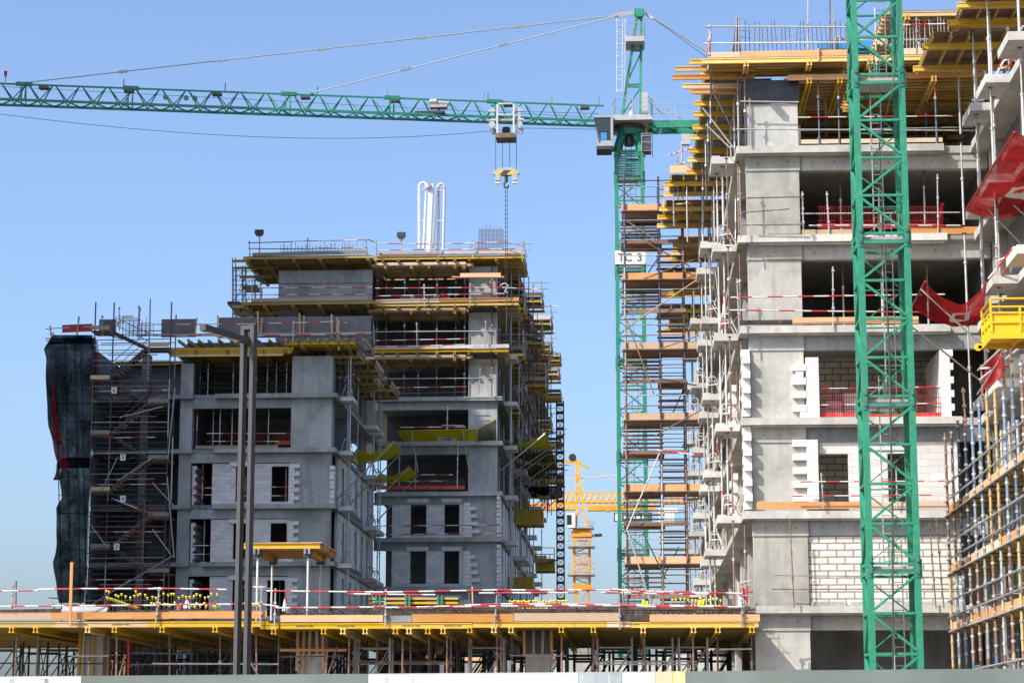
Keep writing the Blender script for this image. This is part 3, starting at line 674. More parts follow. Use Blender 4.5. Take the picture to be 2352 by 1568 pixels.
# lamp on a pole at the left edge behind
b = P(1566, 385, 100); th = thing('site_floodlight', 'grey site floodlight on a timber post, left of the right roof formwork', 'floodlight', b)
build(MB().tube(b, P(1566, 325, 100), .04), 'post', 'ply_tan', th); build(MB().box(P(1568,318,100).x-.06, P(1568,318,100).x+.32, 99.8, 100.1, Z_(1568,334,100), Z_(1568,310,100)), 'lamp_head', 'grey_paint', th)
G = lambda x, y, Y=97: P(x, y, Y)
guard('red and white rails slanting left of the jutting roof tables of the right block', [(P(1558,460,96), P(1556,362,96)), (P(1614,400,92), P(1612,330,92))], [(P(1535,357,98), P(1612,333,92), 'stripe2'), (P(1540,385,98), P(1612,360,92), 'stripe0')], r=.03)
guard('leaning grey posts at the corner of the jutting roof tables', [(P(1548,520,97), P(1546,425,97)), (P(1556,450,97), P(1552,385,97))], [(P(1546,470,97), P(1600,465,97), 'stripe1')], r=.03)
# ================================================================ PODIUM in front
YF = 78.5
def Zf(y, x=900): return Z_(x, y, YF)
xe = [(-30, X_(621,1440,YF)), (X_(621,1440,YF)+.02, X_(1060,1440,YF)), (X_(1060,1440,YF)+.02, X_(1430,1440,YF)), (X_(1430,1440,YF)+.02, X_(1742,1440,YF))]
pr = [(34, 89, 208, 269, 378, 499, 579), (633, 747, 791, 842, 911, 942, 985, 1020), (1081, 1136, 1175, 1290, 1363), (1477, 1592, 1648, 1726)]
zl = [Zf(1425), Zf(1430), Zf(1428), Zf(1427, 1700)]
wn = ('left', 'centre left', 'centre right', 'right')
for k in range(4):
    x0, x1 = xe[k]; z = zl[k] + .03
    jj = ('beam_yellow', 'beam_old_shaded', 'beam_yellow', 'beam_pale') if k else ('beam_old_shaded', 'beam_yellow', 'beam_old_shaded')
    table('%s stretch of the yellow podium deck formwork, beams and plywood on props' % wn[k], x0, x1, YF, 96.5, z, 'x', .52, [X_(x, 1445, YF+.2) for x in pr[k]], mj='beam_old_shaded', mp='beam_yellow', ply='film_brown', group='podium deck formwork')  # joists and skin darkened; shade of the deck's underside is in their colour
# yellow front beams in separate lengths
fb = [(-20, 128, 'beam_old_shaded'), (128, 340, 'beam_pale'), (340, 618, 'beam_yellow'), (600, 642, 'beam_yellow'), (645, 890, 'beam_yellow'), (890, 1085, 'beam_yellow'), (1086, 1320, 'beam_yellow'), (1321, 1392, 'beam_yellow'), (1393, 1448, 'beam_pale'), (1449, 1742, 'beam_yellow')]
for k, (a, b, mt) in enumerate(fb):
    kk = 0 if a < 590 else 1 if a < 1080 else 2 if a < 1430 else 3
    y = 1432 if k < 3 else 1437
    zc = zl[kk] - .10
    o = thing('front_beam', '%s yellow timber beam from the left along the podium front edge' % ORD[k], 'beam', (X_((a+b)/2, y, YF), YF-.1, zc-.1), 'yellow beams along the podium front edge')
    build(MB().h20((X_(a, y, YF), YF-.06, zc), (X_(b, y, YF), YF-.06, zc)), 'timber_beam', mt, o)
    if k in (1, 4, 5, 8):
        for j in range(max(1, int((b-a)/95))):
            textmesh('doka H20 eco P  4.50m', .065, 'lettering', 'sign_ink' if k != 1 else 'ply_brown', o, (X_(a+55+95*j, y, YF), YF-.078, zc))
    if k == 9: textmesh('NTTTTZ', .12, 'lettering', 'sign_ink', o, (X_(1716, y, YF), YF-.079, zc))
eb = [(-20, 118, 1414, .26, 'ply_tan'), (118, 390, 1414, .25, 'ply_orange'), (390, 614, 1411, .28, 'ply_orange'), (645, 880, 1420, .24, 'ply_orange'), (882, 946, 1421, .24, 'concrete_dark'), (947, 1180, 1419, .29, 'ply_orange'), (1181, 1425, 1417, .29, 'ply_tan'), (1427, 1490, 1418, .24, 'film_brown'), (1492, 1745, 1419, .25, 'ply_orange')]
cn = ('grey-tan', 'orange', 'orange', 'orange', 'dark rough', 'orange', 'tan', 'dark brown', 'bright orange')
for k, (a, b, y, h, mt) in enumerate(eb):
    board((X_(a, y, YF), YF-.10, Z_(a, y, YF)), (X_(b, y, YF), YF-.10, Z_(a, y, YF)), h, .045, mt, '%s edge board, %s from the left along the podium front' % (cn[k], ORD[k]), 'edge boards along the podium front', 'edge_board')
board((X_(-10,1405,YF+.4), YF+.4, Zf(1405)), (X_(145,1405,YF+.4), YF+.4, Zf(1403)), .32, .03, 'film_brown', 'dark film-faced sheet standing behind the edge board at the far left')
board((X_(270,1404,YF+.4), YF+.4, Zf(1404)), (X_(490,1404,YF+.4), YF+.4, Zf(1404)), .22, .03, 'film_brown', 'dark film-faced sheet behind the second orange edge board')
m = MB(); m.prism([P(139,1409,YF+.15), P(243,1409,YF+.15), P(248,1393,YF+.5), P(144,1391,YF+.5)], (0, .03, .01)); build(m, 'grey_sheet', 'concrete_smooth', None, 'grey sheet leaning behind the edge board near the left timber post', 'sheet')
# props along the front
fp = [(38, 'blue_steel', 0), (88, 'blue_steel', -8), (207, 'steel', -3), (268, 'blue_steel', 6), (389, 'blue_steel', 12), (505, 'blue_steel', 10), (588, 'blue_steel', 12), (640, 'rust', 0), (750, 'rust', 0), (802, 'steel', 0), (815, 'rust', 0), (866, 'steel', 0), (925, 'rust', 0), (943, 'rust', 0), (985, 'steel_dark', 0), (1027, 'blue_steel', 0), (1036, 'rust', 0), (1078, 'steel', 0), (1142, 'blue_steel', 0), (1151, 'rust', 0), (1176, 'rust', 0), (1290, 'blue_steel', 0), (1363, 'rust', 0), (1477, 'rust', 0), (1592, 'blue_steel', 0), (1648, 'rust', 0), (1726, 'steel', 0)]
for k, (x, o, dx) in enumerate(fp):
    Y = YF+.5 + .5*(k % 3); kk = 0 if x < 620 else 1 if x < 1060 else 2 if x < 1430 else 3
    xb = X_(x, 1470, Y)
    prop(xb + dx*.016, Y, 0, zl[kk]-.40, o, 'rust', '%s prop from the left along the podium front, rusty upper tube' % ORD[k], 'props along the podium front', .045, lean=(-dx*.016, 0), frac=.62+.1*(k % 3))
build(MB().tube(P(296,1580,80.5)+V((0,0,-1.5)), P(296,1462,80.5), .05).tube(P(290,1528,80.5), P(303,1530,80.5), .03), 'red_pipe', 'red_paint', None, 'upright red pipe between props under the left of the podium deck', 'pipe')
hz = [(165, 250, 1506, 'steel'), (295, 445, 1499, 'blue_steel'), (300, 480, 1525, 'rust'), (350, 640, 1523, 'steel'), (640, 790, 1507, 'rust'), (800, 1040, 1518, 'rust'), (800, 1040, 1524, 'rust'), (1170, 1300, 1504, 'steel'), (1365, 1600, 1519, 'steel'), (1365, 1600, 1524, 'steel'), (1648, 1726, 1490, 'steel_pale'), (0, 240, 1522, 'steel_dark')]
for k, (a, b, y, mt) in enumerate(hz):
    Y = 79.4 + .25*(k % 3); build(MB().tube(P(a, y, Y), P(b, y+(1 if k % 2 else -1), Y), .032), 'scaffold_tube', mt, None, '%s level scaffold tube from the left, tying props under the podium deck' % ORD[k], 'tube', 'level tubes under the podium')
dg = [(935, 1558, 922, 1492, 'rust'), (752, 1490, 745, 1560, 'rust'), (1368, 1500, 1345, 1560, 'rust'), (1592, 1500, 1560, 1560, 'rust'), (560, 1495, 620, 1560, 'steel'), (285, 1510, 265, 1560, 'beam_old_shaded'), (775, 1483, 740, 1560, 'rust')]
for k, (a, y0, b, y1, mt) in enumerate(dg): build(MB().tube(P(a, y0, 79.3), P(b, y1, 79.3)-V((0,0,.5)), .034), 'raking_tube', mt, None, '%s raking brace leaning against the podium front props' % ORD[k], 'tube', 'raking braces under the podium')
# column shutters under the deck
def colform(label, x0, x1, Y, battens, top=1447, mt='film_ply', low=1500):
    th = thing('column_shutter', label, 'shutter', (X_((x0+x1)/2, 1500, Y), Y, 0), 'column shutters under the podium')
    zt_ = Z_(x0, top, Y); zm = Z_(x0, low, Y)
    build(MB().box(X_(x0,1500,Y), X_(x1,1500,Y), Y+.06, Y+.7, 0, zm), 'concrete_core', 'concrete_smooth', th)
    build(MB().box(X_(x0,1500,Y)-.02, X_(x1,1500,Y)+.02, Y, Y+.75, zm, zt_), 'film_panel', mt, th)
    for x, y0, y1, bm in battens: build(MB().bar((X_(x,1500,Y), Y-.05, Z_(x,y0,Y)), (X_(x+R.uniform(-3,3),1500,Y), Y-.05, Z_(x,y1,Y)), .1, .05, (0,1,0)), 'batten', bm, th)
    return th
colform('black column shutter with tan battens under the podium, below the leaning table formwork', 690, 746, 80.6, [(684,1447,1540,'ply_orange'), (698,1447,1560,'ply_orange'), (712,1447,1515,'beam_pale'), (727,1447,1500,'beam_pale'), (741,1447,1535,'ply_orange')])
for x, y in ((640, 1492), (640, 1506)): pass
build(MB().bar(P(643,1492,80.4), P(796,1492,80.4), .05, .1), 'timber_waler', 'ply_orange', None, 'tan timber waler nailed across the battens of the left black column shutter', 'timber')
colform('black column shutter with pale battens under the podium right half', 1207, 1264, 80.6, [(1204,1447,1502,'ply_orange'), (1226,1447,1500,'board_grey'), (1248,1447,1505,'board_grey'), (1266,1447,1520,'ply_orange')])
colform('column shutter of yellow-brown boards under the left of the podium', 180, 244, 80.8, [(184,1447,1580,'beam_old_shaded'), (192,1447,1580,'beam_old_shaded'), (214,1447,1580,'beam_old_shaded'), (240,1447,1580,'ply_brown'), (248,1447,1580,'ply_brown')], mt='film_grey', low=1460)
# shoring towers
def shoring(loc, h, label, mat='steel_dark', s=1.5, d=1.2):
    th = thing('shoring_tower', label, 'shoring tower', loc, 'shoring towers under the podium'); x, y, z = loc
    for i in (0, 1):
        for j in (0, 1):
            build(MB().tube((x+i*s, y+j*d, z), (x+i*s, y+j*d, z+h), .042, 6), 'leg', mat, th)
    for j in (0, 1):
        m = MB()
        for q in (.25, h*.33, h*.5, h*.66, h-.35): m.tube((x, y+j*d, z+q), (x+s, y+j*d, z+q), .028, 5)
        for q in (0, 1): m.tube((x, y+j*d, z+.3+q*h*.48), (x+s, y+j*d, z+h*.48+q*h*.46), .024, 5)
        build(m, 'frame', mat, th)
    for i in (0, 1):
        m = MB()
        for q in (0, 1, 2):
            a = z+.3+q*h/3.2; b = a+h/3.4
            m.tube((x+i*s, y, a), (x+i*s, y+d, b), .02, 5).tube((x+i*s, y, b), (x+i*s, y+d, a), .02, 5)
        build(m, 'cross_brace', mat, th)
    return th
s0 = None; row = 0
for r, Y in enumerate((81.2, 84.2, 87.6, 91.2, 94.2)):
    x = -24.5 + .9*r; k = 0
    while x < 3.0:
        lb = '%s dark shoring tower from the left in row %d of the forest under the podium' % (ORD[k], r+1)
        lb = '%s shoring tower from the left, %s row back under the podium' % (ORD[k], ORD[r])
        if s0 is None: s0 = shoring((x, Y, 0), zl[1]-.45, lb); s1 = None
        else: dup(s0, (x, Y, 0), lb)
        x += R.uniform(2.2, 2.9); k += 1
# grey shoring towers right behind the front props
g0 = None
for k, x in enumerate((817, 1078, 1480, 1372, 1545)):
    lb = '%s light grey shoring frame from the left, just behind the podium front props' % ORD[k]
    loc = (X_(x, 1480, 80.3), 80.3, 0)
    if g0 is None: g0 = shoring(loc, zl[1]-.45, lb, 'steel', 1.25, .9); g0['group'] = 'grey shoring frames'
    else: dup(g0, loc, lb)
# what stands beyond the podium
for k, (a, b, Y, y, mt) in enumerate(((1010, 1160, 112, 1520, 'concrete'), (1165, 1480, 114, 1512, 'concrete_edge'), (1485, 1760, 110, 1503, 'concrete_edge'))):
    m = MB().box(X_(a,1500,Y), X_(b,1500,Y), Y, Y+.3, 0, Z_(a,y,Y)); build(m, 'site_wall', mt, None, '%s low pale concrete wall from the left, seen beneath the podium deck' % ORD[k], 'wall', 'low walls beyond the podium')
for k, (a, b, Y, y0, y1) in enumerate(((248, 290, 104, 1497, 1504), (252, 288, 104.5, 1512, 1520), (970, 1000, 108, 1502, 1522), (1020, 1110, 108, 1503, 1518))):
    build(MB().box(X_(a,y1,Y), X_(b,y1,Y), Y, Y+.1, Z_(a,y1,Y), Z_(a,y0,Y)).box(X_(a+3,y1,Y), X_(a+6,y1,Y), Y+.1, Y+.2, 0, Z_(a,y1,Y)).box(X_(b-6,y1,Y), X_(b-3,y1,Y), Y+.1, Y+.2, 0, Z_(a,y1,Y)), 'plywood_shutter', 'ply_orange', None, '%s orange plywood shutter from the left, far beneath the podium deck' % ORD[k], 'shutter', 'plywood shutters beyond the podium')
# ---------------------------------------------------------------- on the podium deck
DK = zl[1] + .05
mm = MB()
for i in range(520):    # reinforcement mat lying on the deck: no-one could count it
    x = R.uniform(X_(625,1400,80), X_(1742,1400,80)); y = R.uniform(78.7, 82); h = R.uniform(.34, .60)
    mm.tube((x, y, DK), (x+R.uniform(-.04,.04), y, DK+h), .011, 4)
    if i % 4 == 0: mm.path([(x, y, DK+h), (x+.06, y, DK+h+.06), (x+.14, y, DK+h)], .010, 4)
for i in range(70):
    y = R.uniform(78.65, 84); z = DK + R.choice((.36, .44, .50, .55)) + R.uniform(-.02,.02); a = R.uniform(-12.8, 1); mm.tube((a, y, z), (min(a+R.uniform(5,12), 4.3), y, z+R.uniform(-.03,.03)), .012, 4)
for i in range(120):
    x = R.uniform(-12.8, 4.2); z = DK + R.choice((.40, .52)); mm.tube((x, 78.7, z), (x, 84, z), .011, 4)
build(mm, 'reinforcement_mat', 'rebar', None, 'tangled mat of dark reinforcement bars lying on the podium deck', 'reinforcement', None, 'stuff')
def capped(label, pts, group, h0=None, r=.012, cap='cap_yellow'):
    src = None
    for k, (x, yt, yb, Y) in enumerate(pts):
        a = P(x, yb, Y); b = P(x+R.uniform(-1.5,1.5), yt, Y); a.x = b.x + R.uniform(-.05,.05); th = thing('capped_bar', label, 'rebar', a, group)
        build(MB().tube(a, b, r, 4), 'bar', 'rebar', th)
        m = MB().tube(b-V((0,0,.07)), b, .02, 6, .038).tube(b, b+V((0,0,.03)), .056, 8, .045); build(m, 'safety_cap', cap, th)
xs = [243 + i*6.2 for i in range(26)]
capped('tall starter bar with yellow cap, rear row left of the lamp post', [(265+i*8.6+R.uniform(-2,2), 1366+R.uniform(-4,6), 1410, 84.5) for i in range(28)], 'tall capped bars left of the lamp post')
capped('starter bar with yellow cap in the sloping front row, right of the left timber post', [(246+i*2.75, 1371+i*.95, 1411, 83.2+.02*i) for i in range(26)], 'sloping row of capped bars')
capped('short starter bar with yellow cap low behind the edge board, left of the lamp post', [(348+i*7.5+R.uniform(-2,2), 1386+R.uniform(-4,6), 1411, 81.5) for i in range(22)], 'short capped bars left of the lamp post')
capped('short starter bar with yellow cap, just right of the lamp post', [(562+i*3.1, 1389+R.uniform(-5,3), 1409, 82) for i in range(14)], 'short capped bars right of the lamp post')
capped('topmost capped starter bar left of the lamp post, beside the striped cone', [(246,1356,1410,84), (251,1358,1410,84), (312,1357,1410,84)], 'topmost capped bars')
capped('starter bar with yellow cap before the black hoist mast and far yellow crane', [(1172+i*5.2+R.uniform(-1,1), 1380+R.uniform(-2,3), 1404, 86) for i in range(26)], 'capped bars before the hoist mast')
capped('low starter bar with yellow cap under the rear rails, before the far yellow crane', [(1193+i*8, 1396, 1408, 84) for i in range(9)], 'low capped bars before the far crane')
capped('starter bar with yellow cap at the foot of the stair scaffold', [(1544+i*9.3, 1375+R.uniform(-2,3), 1400, 85) for i in range(13)], 'capped bars at the stair scaffold foot')
capped('starter bar with yellow cap near the right corner of the podium', [(1590+i*8, 1391, 1404, 83) for i in range(9)], 'low capped bars near the right corner')
build(MB().tube(P(706,1400,84), P(722,1335,84), .02), 'capped_rod', 'rebar', None, 'single tilted rod behind the podium rail, right of the table formwork props', 'rebar') if False else None
for k, (x, y) in enumerate(((1475, 1378), (1483, 1380), (1604, 1378), (1612, 1376))):
    b = P(x, 1405, 82); build(MB().tube(b, P(x+4, y, 82), .06, 6), 'yellow_tube', 'cap_yellow', None, '%s stubby yellow plastic tube from the left on the podium deck' % ORD[k], 'tube', 'yellow plastic tubes')
# guard rails of the podium
def pg(label, posts, rails, pm='steel', r=.03): return guard(label, [(P(a, b, 78.3), P(c, d, 78.3)) for a, b, c, d in posts], [(P(a, b, 78.25), P(c, d, 78.25), mt) for a, b, c, d, mt in rails], 'podium guard rails', r*.82, pm)
pg('red and white podium rails at the far left with a tall timber post', [(28, 1400, 30, 1340)], [(-10, 1357, 88, 1355, 'stripe0'), (84, 1353, 176, 1351, 'stripe1'), (-10, 1392, 160, 1390, 'stripe2')], r=.036)
build(MB().bar(P(161,1436,78.15), P(165,1290,78.15), .1, .08, (0,1,0)), 'timber_post', 'ply_orange', None, 'tall orange timber post at the left of the podium edge', 'post')
pg('red and white podium rails from the timber post to the lamp post', [(357, 1441, 366, 1347)], [(166, 1351, 372, 1351, 'stripe3'), (148, 1390, 365, 1389, 'stripe0'), (352, 1350, 520, 1353, 'stripe1'), (358, 1388, 600, 1386, 'stripe2')], r=.036)
pg('red and white podium rails just right of the lamp post', [(598, 1440, 601, 1346), (630, 1440, 633, 1350)], [(560, 1348, 610, 1347, 'stripe0'), (600, 1386, 640, 1392, 'stripe3'), (592, 1341, 622, 1352, 'rust')], r=.034)
pg('red and white podium rails below the table formwork', [(885, 1440, 886, 1352)], [(612, 1356, 890, 1359, 'stripe1'), (628, 1395, 885, 1393, 'stripe2')], r=.036)
pg('red and white podium rails in front of the timber stack', [(1136, 1440, 1142, 1356)], [(884, 1359, 1140, 1354, 'stripe0'), (800, 1363, 1000, 1365, 'stripe3'), (885, 1394, 1140, 1391, 'stripe1'), (960, 1394, 1140, 1386, 'stripe0')], r=.036)
pg('red and white podium rails before the far yellow crane', [(1424, 1444, 1422, 1352)], [(1140, 1354, 1425, 1354, 'stripe2'), (1100, 1361, 1330, 1360, 'stripe1'), (1138, 1391, 1425, 1390, 'stripe3'), (1150, 1386, 1425, 1388, 'stripe0')], r=.036)
pg('red and white podium rails at the right corner, with bent tubes', [(1704, 1440, 1705, 1340)], [(1400, 1352, 1560, 1361, 'stripe0'), (1420, 1356, 1705, 1362, 'stripe3'), (1424, 1389, 1545, 1394, 'stripe1'), (1500, 1391, 1705, 1393, 'stripe2'), (1697, 1338, 1728, 1333, 'steel'), (1700, 1366, 1730, 1369, 'steel'), (1716, 1385, 1718, 1345, 'red_paint'), (1705, 1360, 1730, 1358, 'red_paint')], r=.036)
guard('rear red and white rails before the stair scaffold foot', [], [(P(1380,1360,88), P(1640,1364,88), 'stripe2'), (P(1405,1388,88), P(1640,1390,88), 'stripe1')], 'podium guard rails', .036)
for k, (x, y0, y1, w) in enumerate(((430, 1398, 1372, 13), (655, 1405, 1370, 11), (411, 1400, 1389, 8), (1706, 1393, 1345, 16))):
    a = P(x, y0, 79.6); h = Z_(x, y1, 79.6) - a.z; m = MB(); rr = w*.0158/2
    for j in range(9):
        t = j/9*6.28; m.tube(a + V((math.cos(t)*rr*1.1, math.sin(t)*.15, R.uniform(0,.15)*h)), a + V((math.cos(t)*rr*.3, math.sin(t)*.05, h*R.uniform(.8,1.05))), rr*.30, 4, rr*.12)
    build(m, 'barrier_tape', 'stripe%d' % (k % 4), None, ('crumpled red and white barrier tape tied upright among the capped bars', 'crumpled cone of barrier tape hanging on the rail right of the lamp post', 'small scrap of barrier tape low beside the capped bars', 'long bunch of barrier tape at the right corner post of the podium')[k], 'tape', 'barrier tape')
for k, (x, y0, y1, mt) in enumerate(((36, 1392, 1333, 'rust'), (1086, 1395, 1346, 'ply_tan'), (1080, 1395, 1360, 'rust'), (1433, 1400, 1345, 'rust'), (1698, 1395, 1335, 'sack_white'), (1495, 1395, 1370, 'rust'), (126, 1400, 1386, 'rebar'))):
    build(MB().tube(P(x, y0, 80.5), P(x+R.uniform(-5,5), y1, 80.5), .03), 'upright_rod', mt, None, '%s odd upright rod from the left standing on the podium deck' % ORD[k], 'rod', 'odd rods on the podium')
build(MB().path([P(725,1398,83), P(726,1300,83)], .02), 'site_rod', 'rebar', None, 'thin rod with a yellow cap standing on the podium deck', 'rod') if False else None
# table formwork standing on the deck
Y0, Y1 = 82.0, 86.6; tz = Z_(650, 1247, Y0); xa, xb = X_(563, 1250, Y0), X_(737, 1250, Y0)
th = thing('formwork_table', 'yellow table formwork on four props, standing on the podium right of the lamp post', 'formwork', ((xa+xb)/2, Y0, DK))
build(MB().box(xa-.03, xb+.03, Y0-.05, Y1, tz, tz+.02), 'plywood_sheet', 'ply_orange', th)
build(MB().box(xa+.9, xb+.03, Y0+.1, Y1-.3, tz+.021, tz+.042), 'plywood_sheet', 'ply_tan', th)
for k in range(11):
    y = Y0 + .02 + k*(Y1-Y0-.1)/10; s = R.uniform(-.06,.06); build(MB().h20((xa+s, y, tz-.105), (xb+s+.02, y, tz-.105)), 'joist', ('beam_yellow','beam_pale','ply_orange')[k % 3], th)
for x in (X_(590,1260,Y0), X_(706,1260,Y0)):
    m = MB()
    for d in (-.07, .07): m.h20((x+d, Y0-.1, tz-.31), (x+d, Y1-.1, tz-.31))
    build(m, 'primary_beam', 'beam_yellow', th)
    build(MB().box(x-.12, x-.04, Y0-.115, Y0-.105, tz-.40, tz-.21).box(x+.04, x+.12, Y0-.115, Y0-.105, tz-.40, tz-.21), 'beam_end_cap', 'light_blue_steel', th)
    for y in (Y0+.25, Y1-1.0):
        build(MB().box(x-.17, x+.17, y-.12, y+.12, tz-.52, tz-.415).box(x+.13, x+.16, y-.1, y+.1, tz-.45, tz-.2), 'prop_head', 'blue_steel', th)
        build(MB().tube((x, y, DK), (x, y, tz-.52), .045, 8), 'leg', 'steel_pale', th)
# stack of timber wall panels with green clamps
Ys = 84.5
for k, (y, mt) in enumerate(((1374, 'beam_old_shaded'), (1384, 'beam_yellow'), (1395, 'beam_pale'))):
    th = thing('beam_stack', '%s layer of the stack of yellow timber beams on the podium deck' % ('top','middle','bottom')[k], 'beams', P(955,y+4,Ys), 'stacked timber beams')
    for j in range(4): build(MB().bar((X_(847 if k < 2 else 870,y,Ys+.1*j), Ys+.16*j, Z_(950,y,Ys)), (X_(1052 if k < 2 else 1065,y,Ys), Ys+.16*j, Z_(950,y,Ys)), .13, .085), 'timber_beam', mt, th)
for k, x in enumerate((868, 936, 1010)):
    th = thing('stacking_clamp', '%s green steel clamp pair from the left around the stacked yellow beams' % ORD[k], 'clamp', P(x,1403,Ys-.15), 'green stacking clamps')
    for d in (-4.5, 4.5): build(MB().bar(P(x+d,1403,Ys-.14), P(x+d,1366,Ys-.14), .06, .06), 'upright', 'cap_green', th)
# ================================================================ LAMP POST
al = math.radians(22); e = V((math.cos(al), -math.sin(al), 0)); nn = V((-math.sin(al), -math.cos(al), 0)); Zv = V((0,0,1))
c = P(556, 1500, 60); c.z = 0; top = Z_(556, 748, 60)
lp = thing('lamp_post', 'tall dark grey twin-leg lamp post with a slanting light arm', 'lamp post', c)
def obox(m, o, u, v, w, a, b, h):   # oriented box: centre o, half sizes a b h along u v w
    o = V(o); u = u*a; v = v*b; w = w*h
    return m._add([o-u-v-w, o+u-v-w, o+u+v-w, o-u+v-w, o-u-v+w, o+u-v+w, o+u+v+w, o-u+v+w], [(0,3,2,1),(4,5,6,7),(0,1,5,4),(1,2,6,5),(2,3,7,6),(3,0,4,7)])
lw, ld, gap = .115, .205, .20
for s in (-1, 1): build(obox(MB(), c + e*(s*(gap+lw)/2) + Zv*(top/2-.06), e, nn, Zv, lw/2, ld/2, top/2-.06), 'leg', 'lamp_grey', lp)
build(obox(MB(), c + Zv*(top-.06), e, nn, Zv, (gap+2*lw)/2, ld/2, .06), 'top_bar', 'lamp_grey', lp)
ac = c + Zv*Z_(556, 784, 60); L1, L2 = 2.35, .5
arm = build(obox(MB(), ac + nn*((L1-L2)/2), e, nn, Zv, gap/2-.004, (L1+L2)/2, .085), 'light_arm', 'lamp_grey', lp)
for k in range(4): build(obox(MB(), ac + nn*(L1-.35-k*.42) - Zv*.088, e, nn, Zv, .06, .17, .006), 'light_panel', 'lamp_pale', arm)
build(obox(MB(), c + Zv*.03, e, nn, Zv, .35, .3, .03), 'base_plate', 'steel_dark', lp)
# ================================================================ HOARDING along the street
def hp(x): # point on the hoarding line under picture column x
    t = x/2352.0; Y = 52.0 + (47.4-52.0)*t; return V((X_(x, 1560, Y), Y, 0))
ht = 1.7 + 1.47
hp_l = [(-120, 186, 'hoard_white', 'white printed hoarding panel at the left end'), (187, 845, 'hoard_green', 'long grey-green hoarding panel in front of the lamp post'), (846, 1328, 'hoard_white', 'white hoarding panel with a pale printed street scene'), (1329, 1428, 'hoard_grey', 'pale hoarding panel printed with a slanting staircase'), (1429, 1504, 'hoard_white', 'narrow cream and white hoarding panel'), (1505, 1544, 'hoard_peach', 'narrow peach hoarding panel'), (1545, 1574, 'hoard_yellow', 'narrow yellow hoarding panel'), (1575, 2480, 'hoard_green', 'long grey-green hoarding panel at the right')]
for k, (a, b, mt, lb) in enumerate(hp_l):
    p, q = hp(a), hp(b); th = thing('hoarding_panel', lb, 'hoarding', (p+q)/2, 'site hoarding')
    d = (q-p).normalized(); nv = V((d.y, -d.x, 0))
    build(MB().prism([p, q, q+Zv*ht, p+Zv*ht], -nv*.05), 'printed_sheet', mt, th)
    build(MB().prism([p+Zv*(ht+.001), q+Zv*(ht+.001), q+Zv*(ht+.03), p+Zv*(ht+.03)], -nv*.07), 'cap_rail', 'grey_paint' if 'white' in mt else mt, th)
    m = MB(); m2 = MB()
    if k in (2, 3, 0):
        n_ = int((b-a)/26)
        for j in range(n_):
            x = a + 8 + j*26*(.7+.5*R.random())
            if x > b-30 or (k == 2 and 960 < x < 1240 and j % 3): continue
            u = hp(x)+nv*.004; w = hp(x+R.uniform(3, 12))+nv*.004; s = d*R.uniform(-.35,.1)
            (m if j % 2 else m2).prism([u+Zv*(ht-1.2)+s, w+Zv*(ht-1.2)+s, w+Zv*(ht-.03), u+Zv*(ht-.03)], -nv*.003)
        if k == 2:
            for pts in ((905,1558,1075,1551), (1075,1551,1300,1558), (960,1562,1075,1556), (1075,1556,1240,1562), (846,1552,905,1575)):
                u = hp(pts[0])+nv*.004+Zv*(ht-(pts[1]-1550)*.0095); w = hp(pts[2])+nv*.004+Zv*(ht-(pts[3]-1550)*.0095); m2.prism([u, w, w-Zv*.025, u-Zv*.025], -nv*.003)
        build(m, 'printed_stripes', 'hoard_grey', th); build(m2, 'printed_tint', 'grey_paint' if k == 3 else 'hoard_white', th)
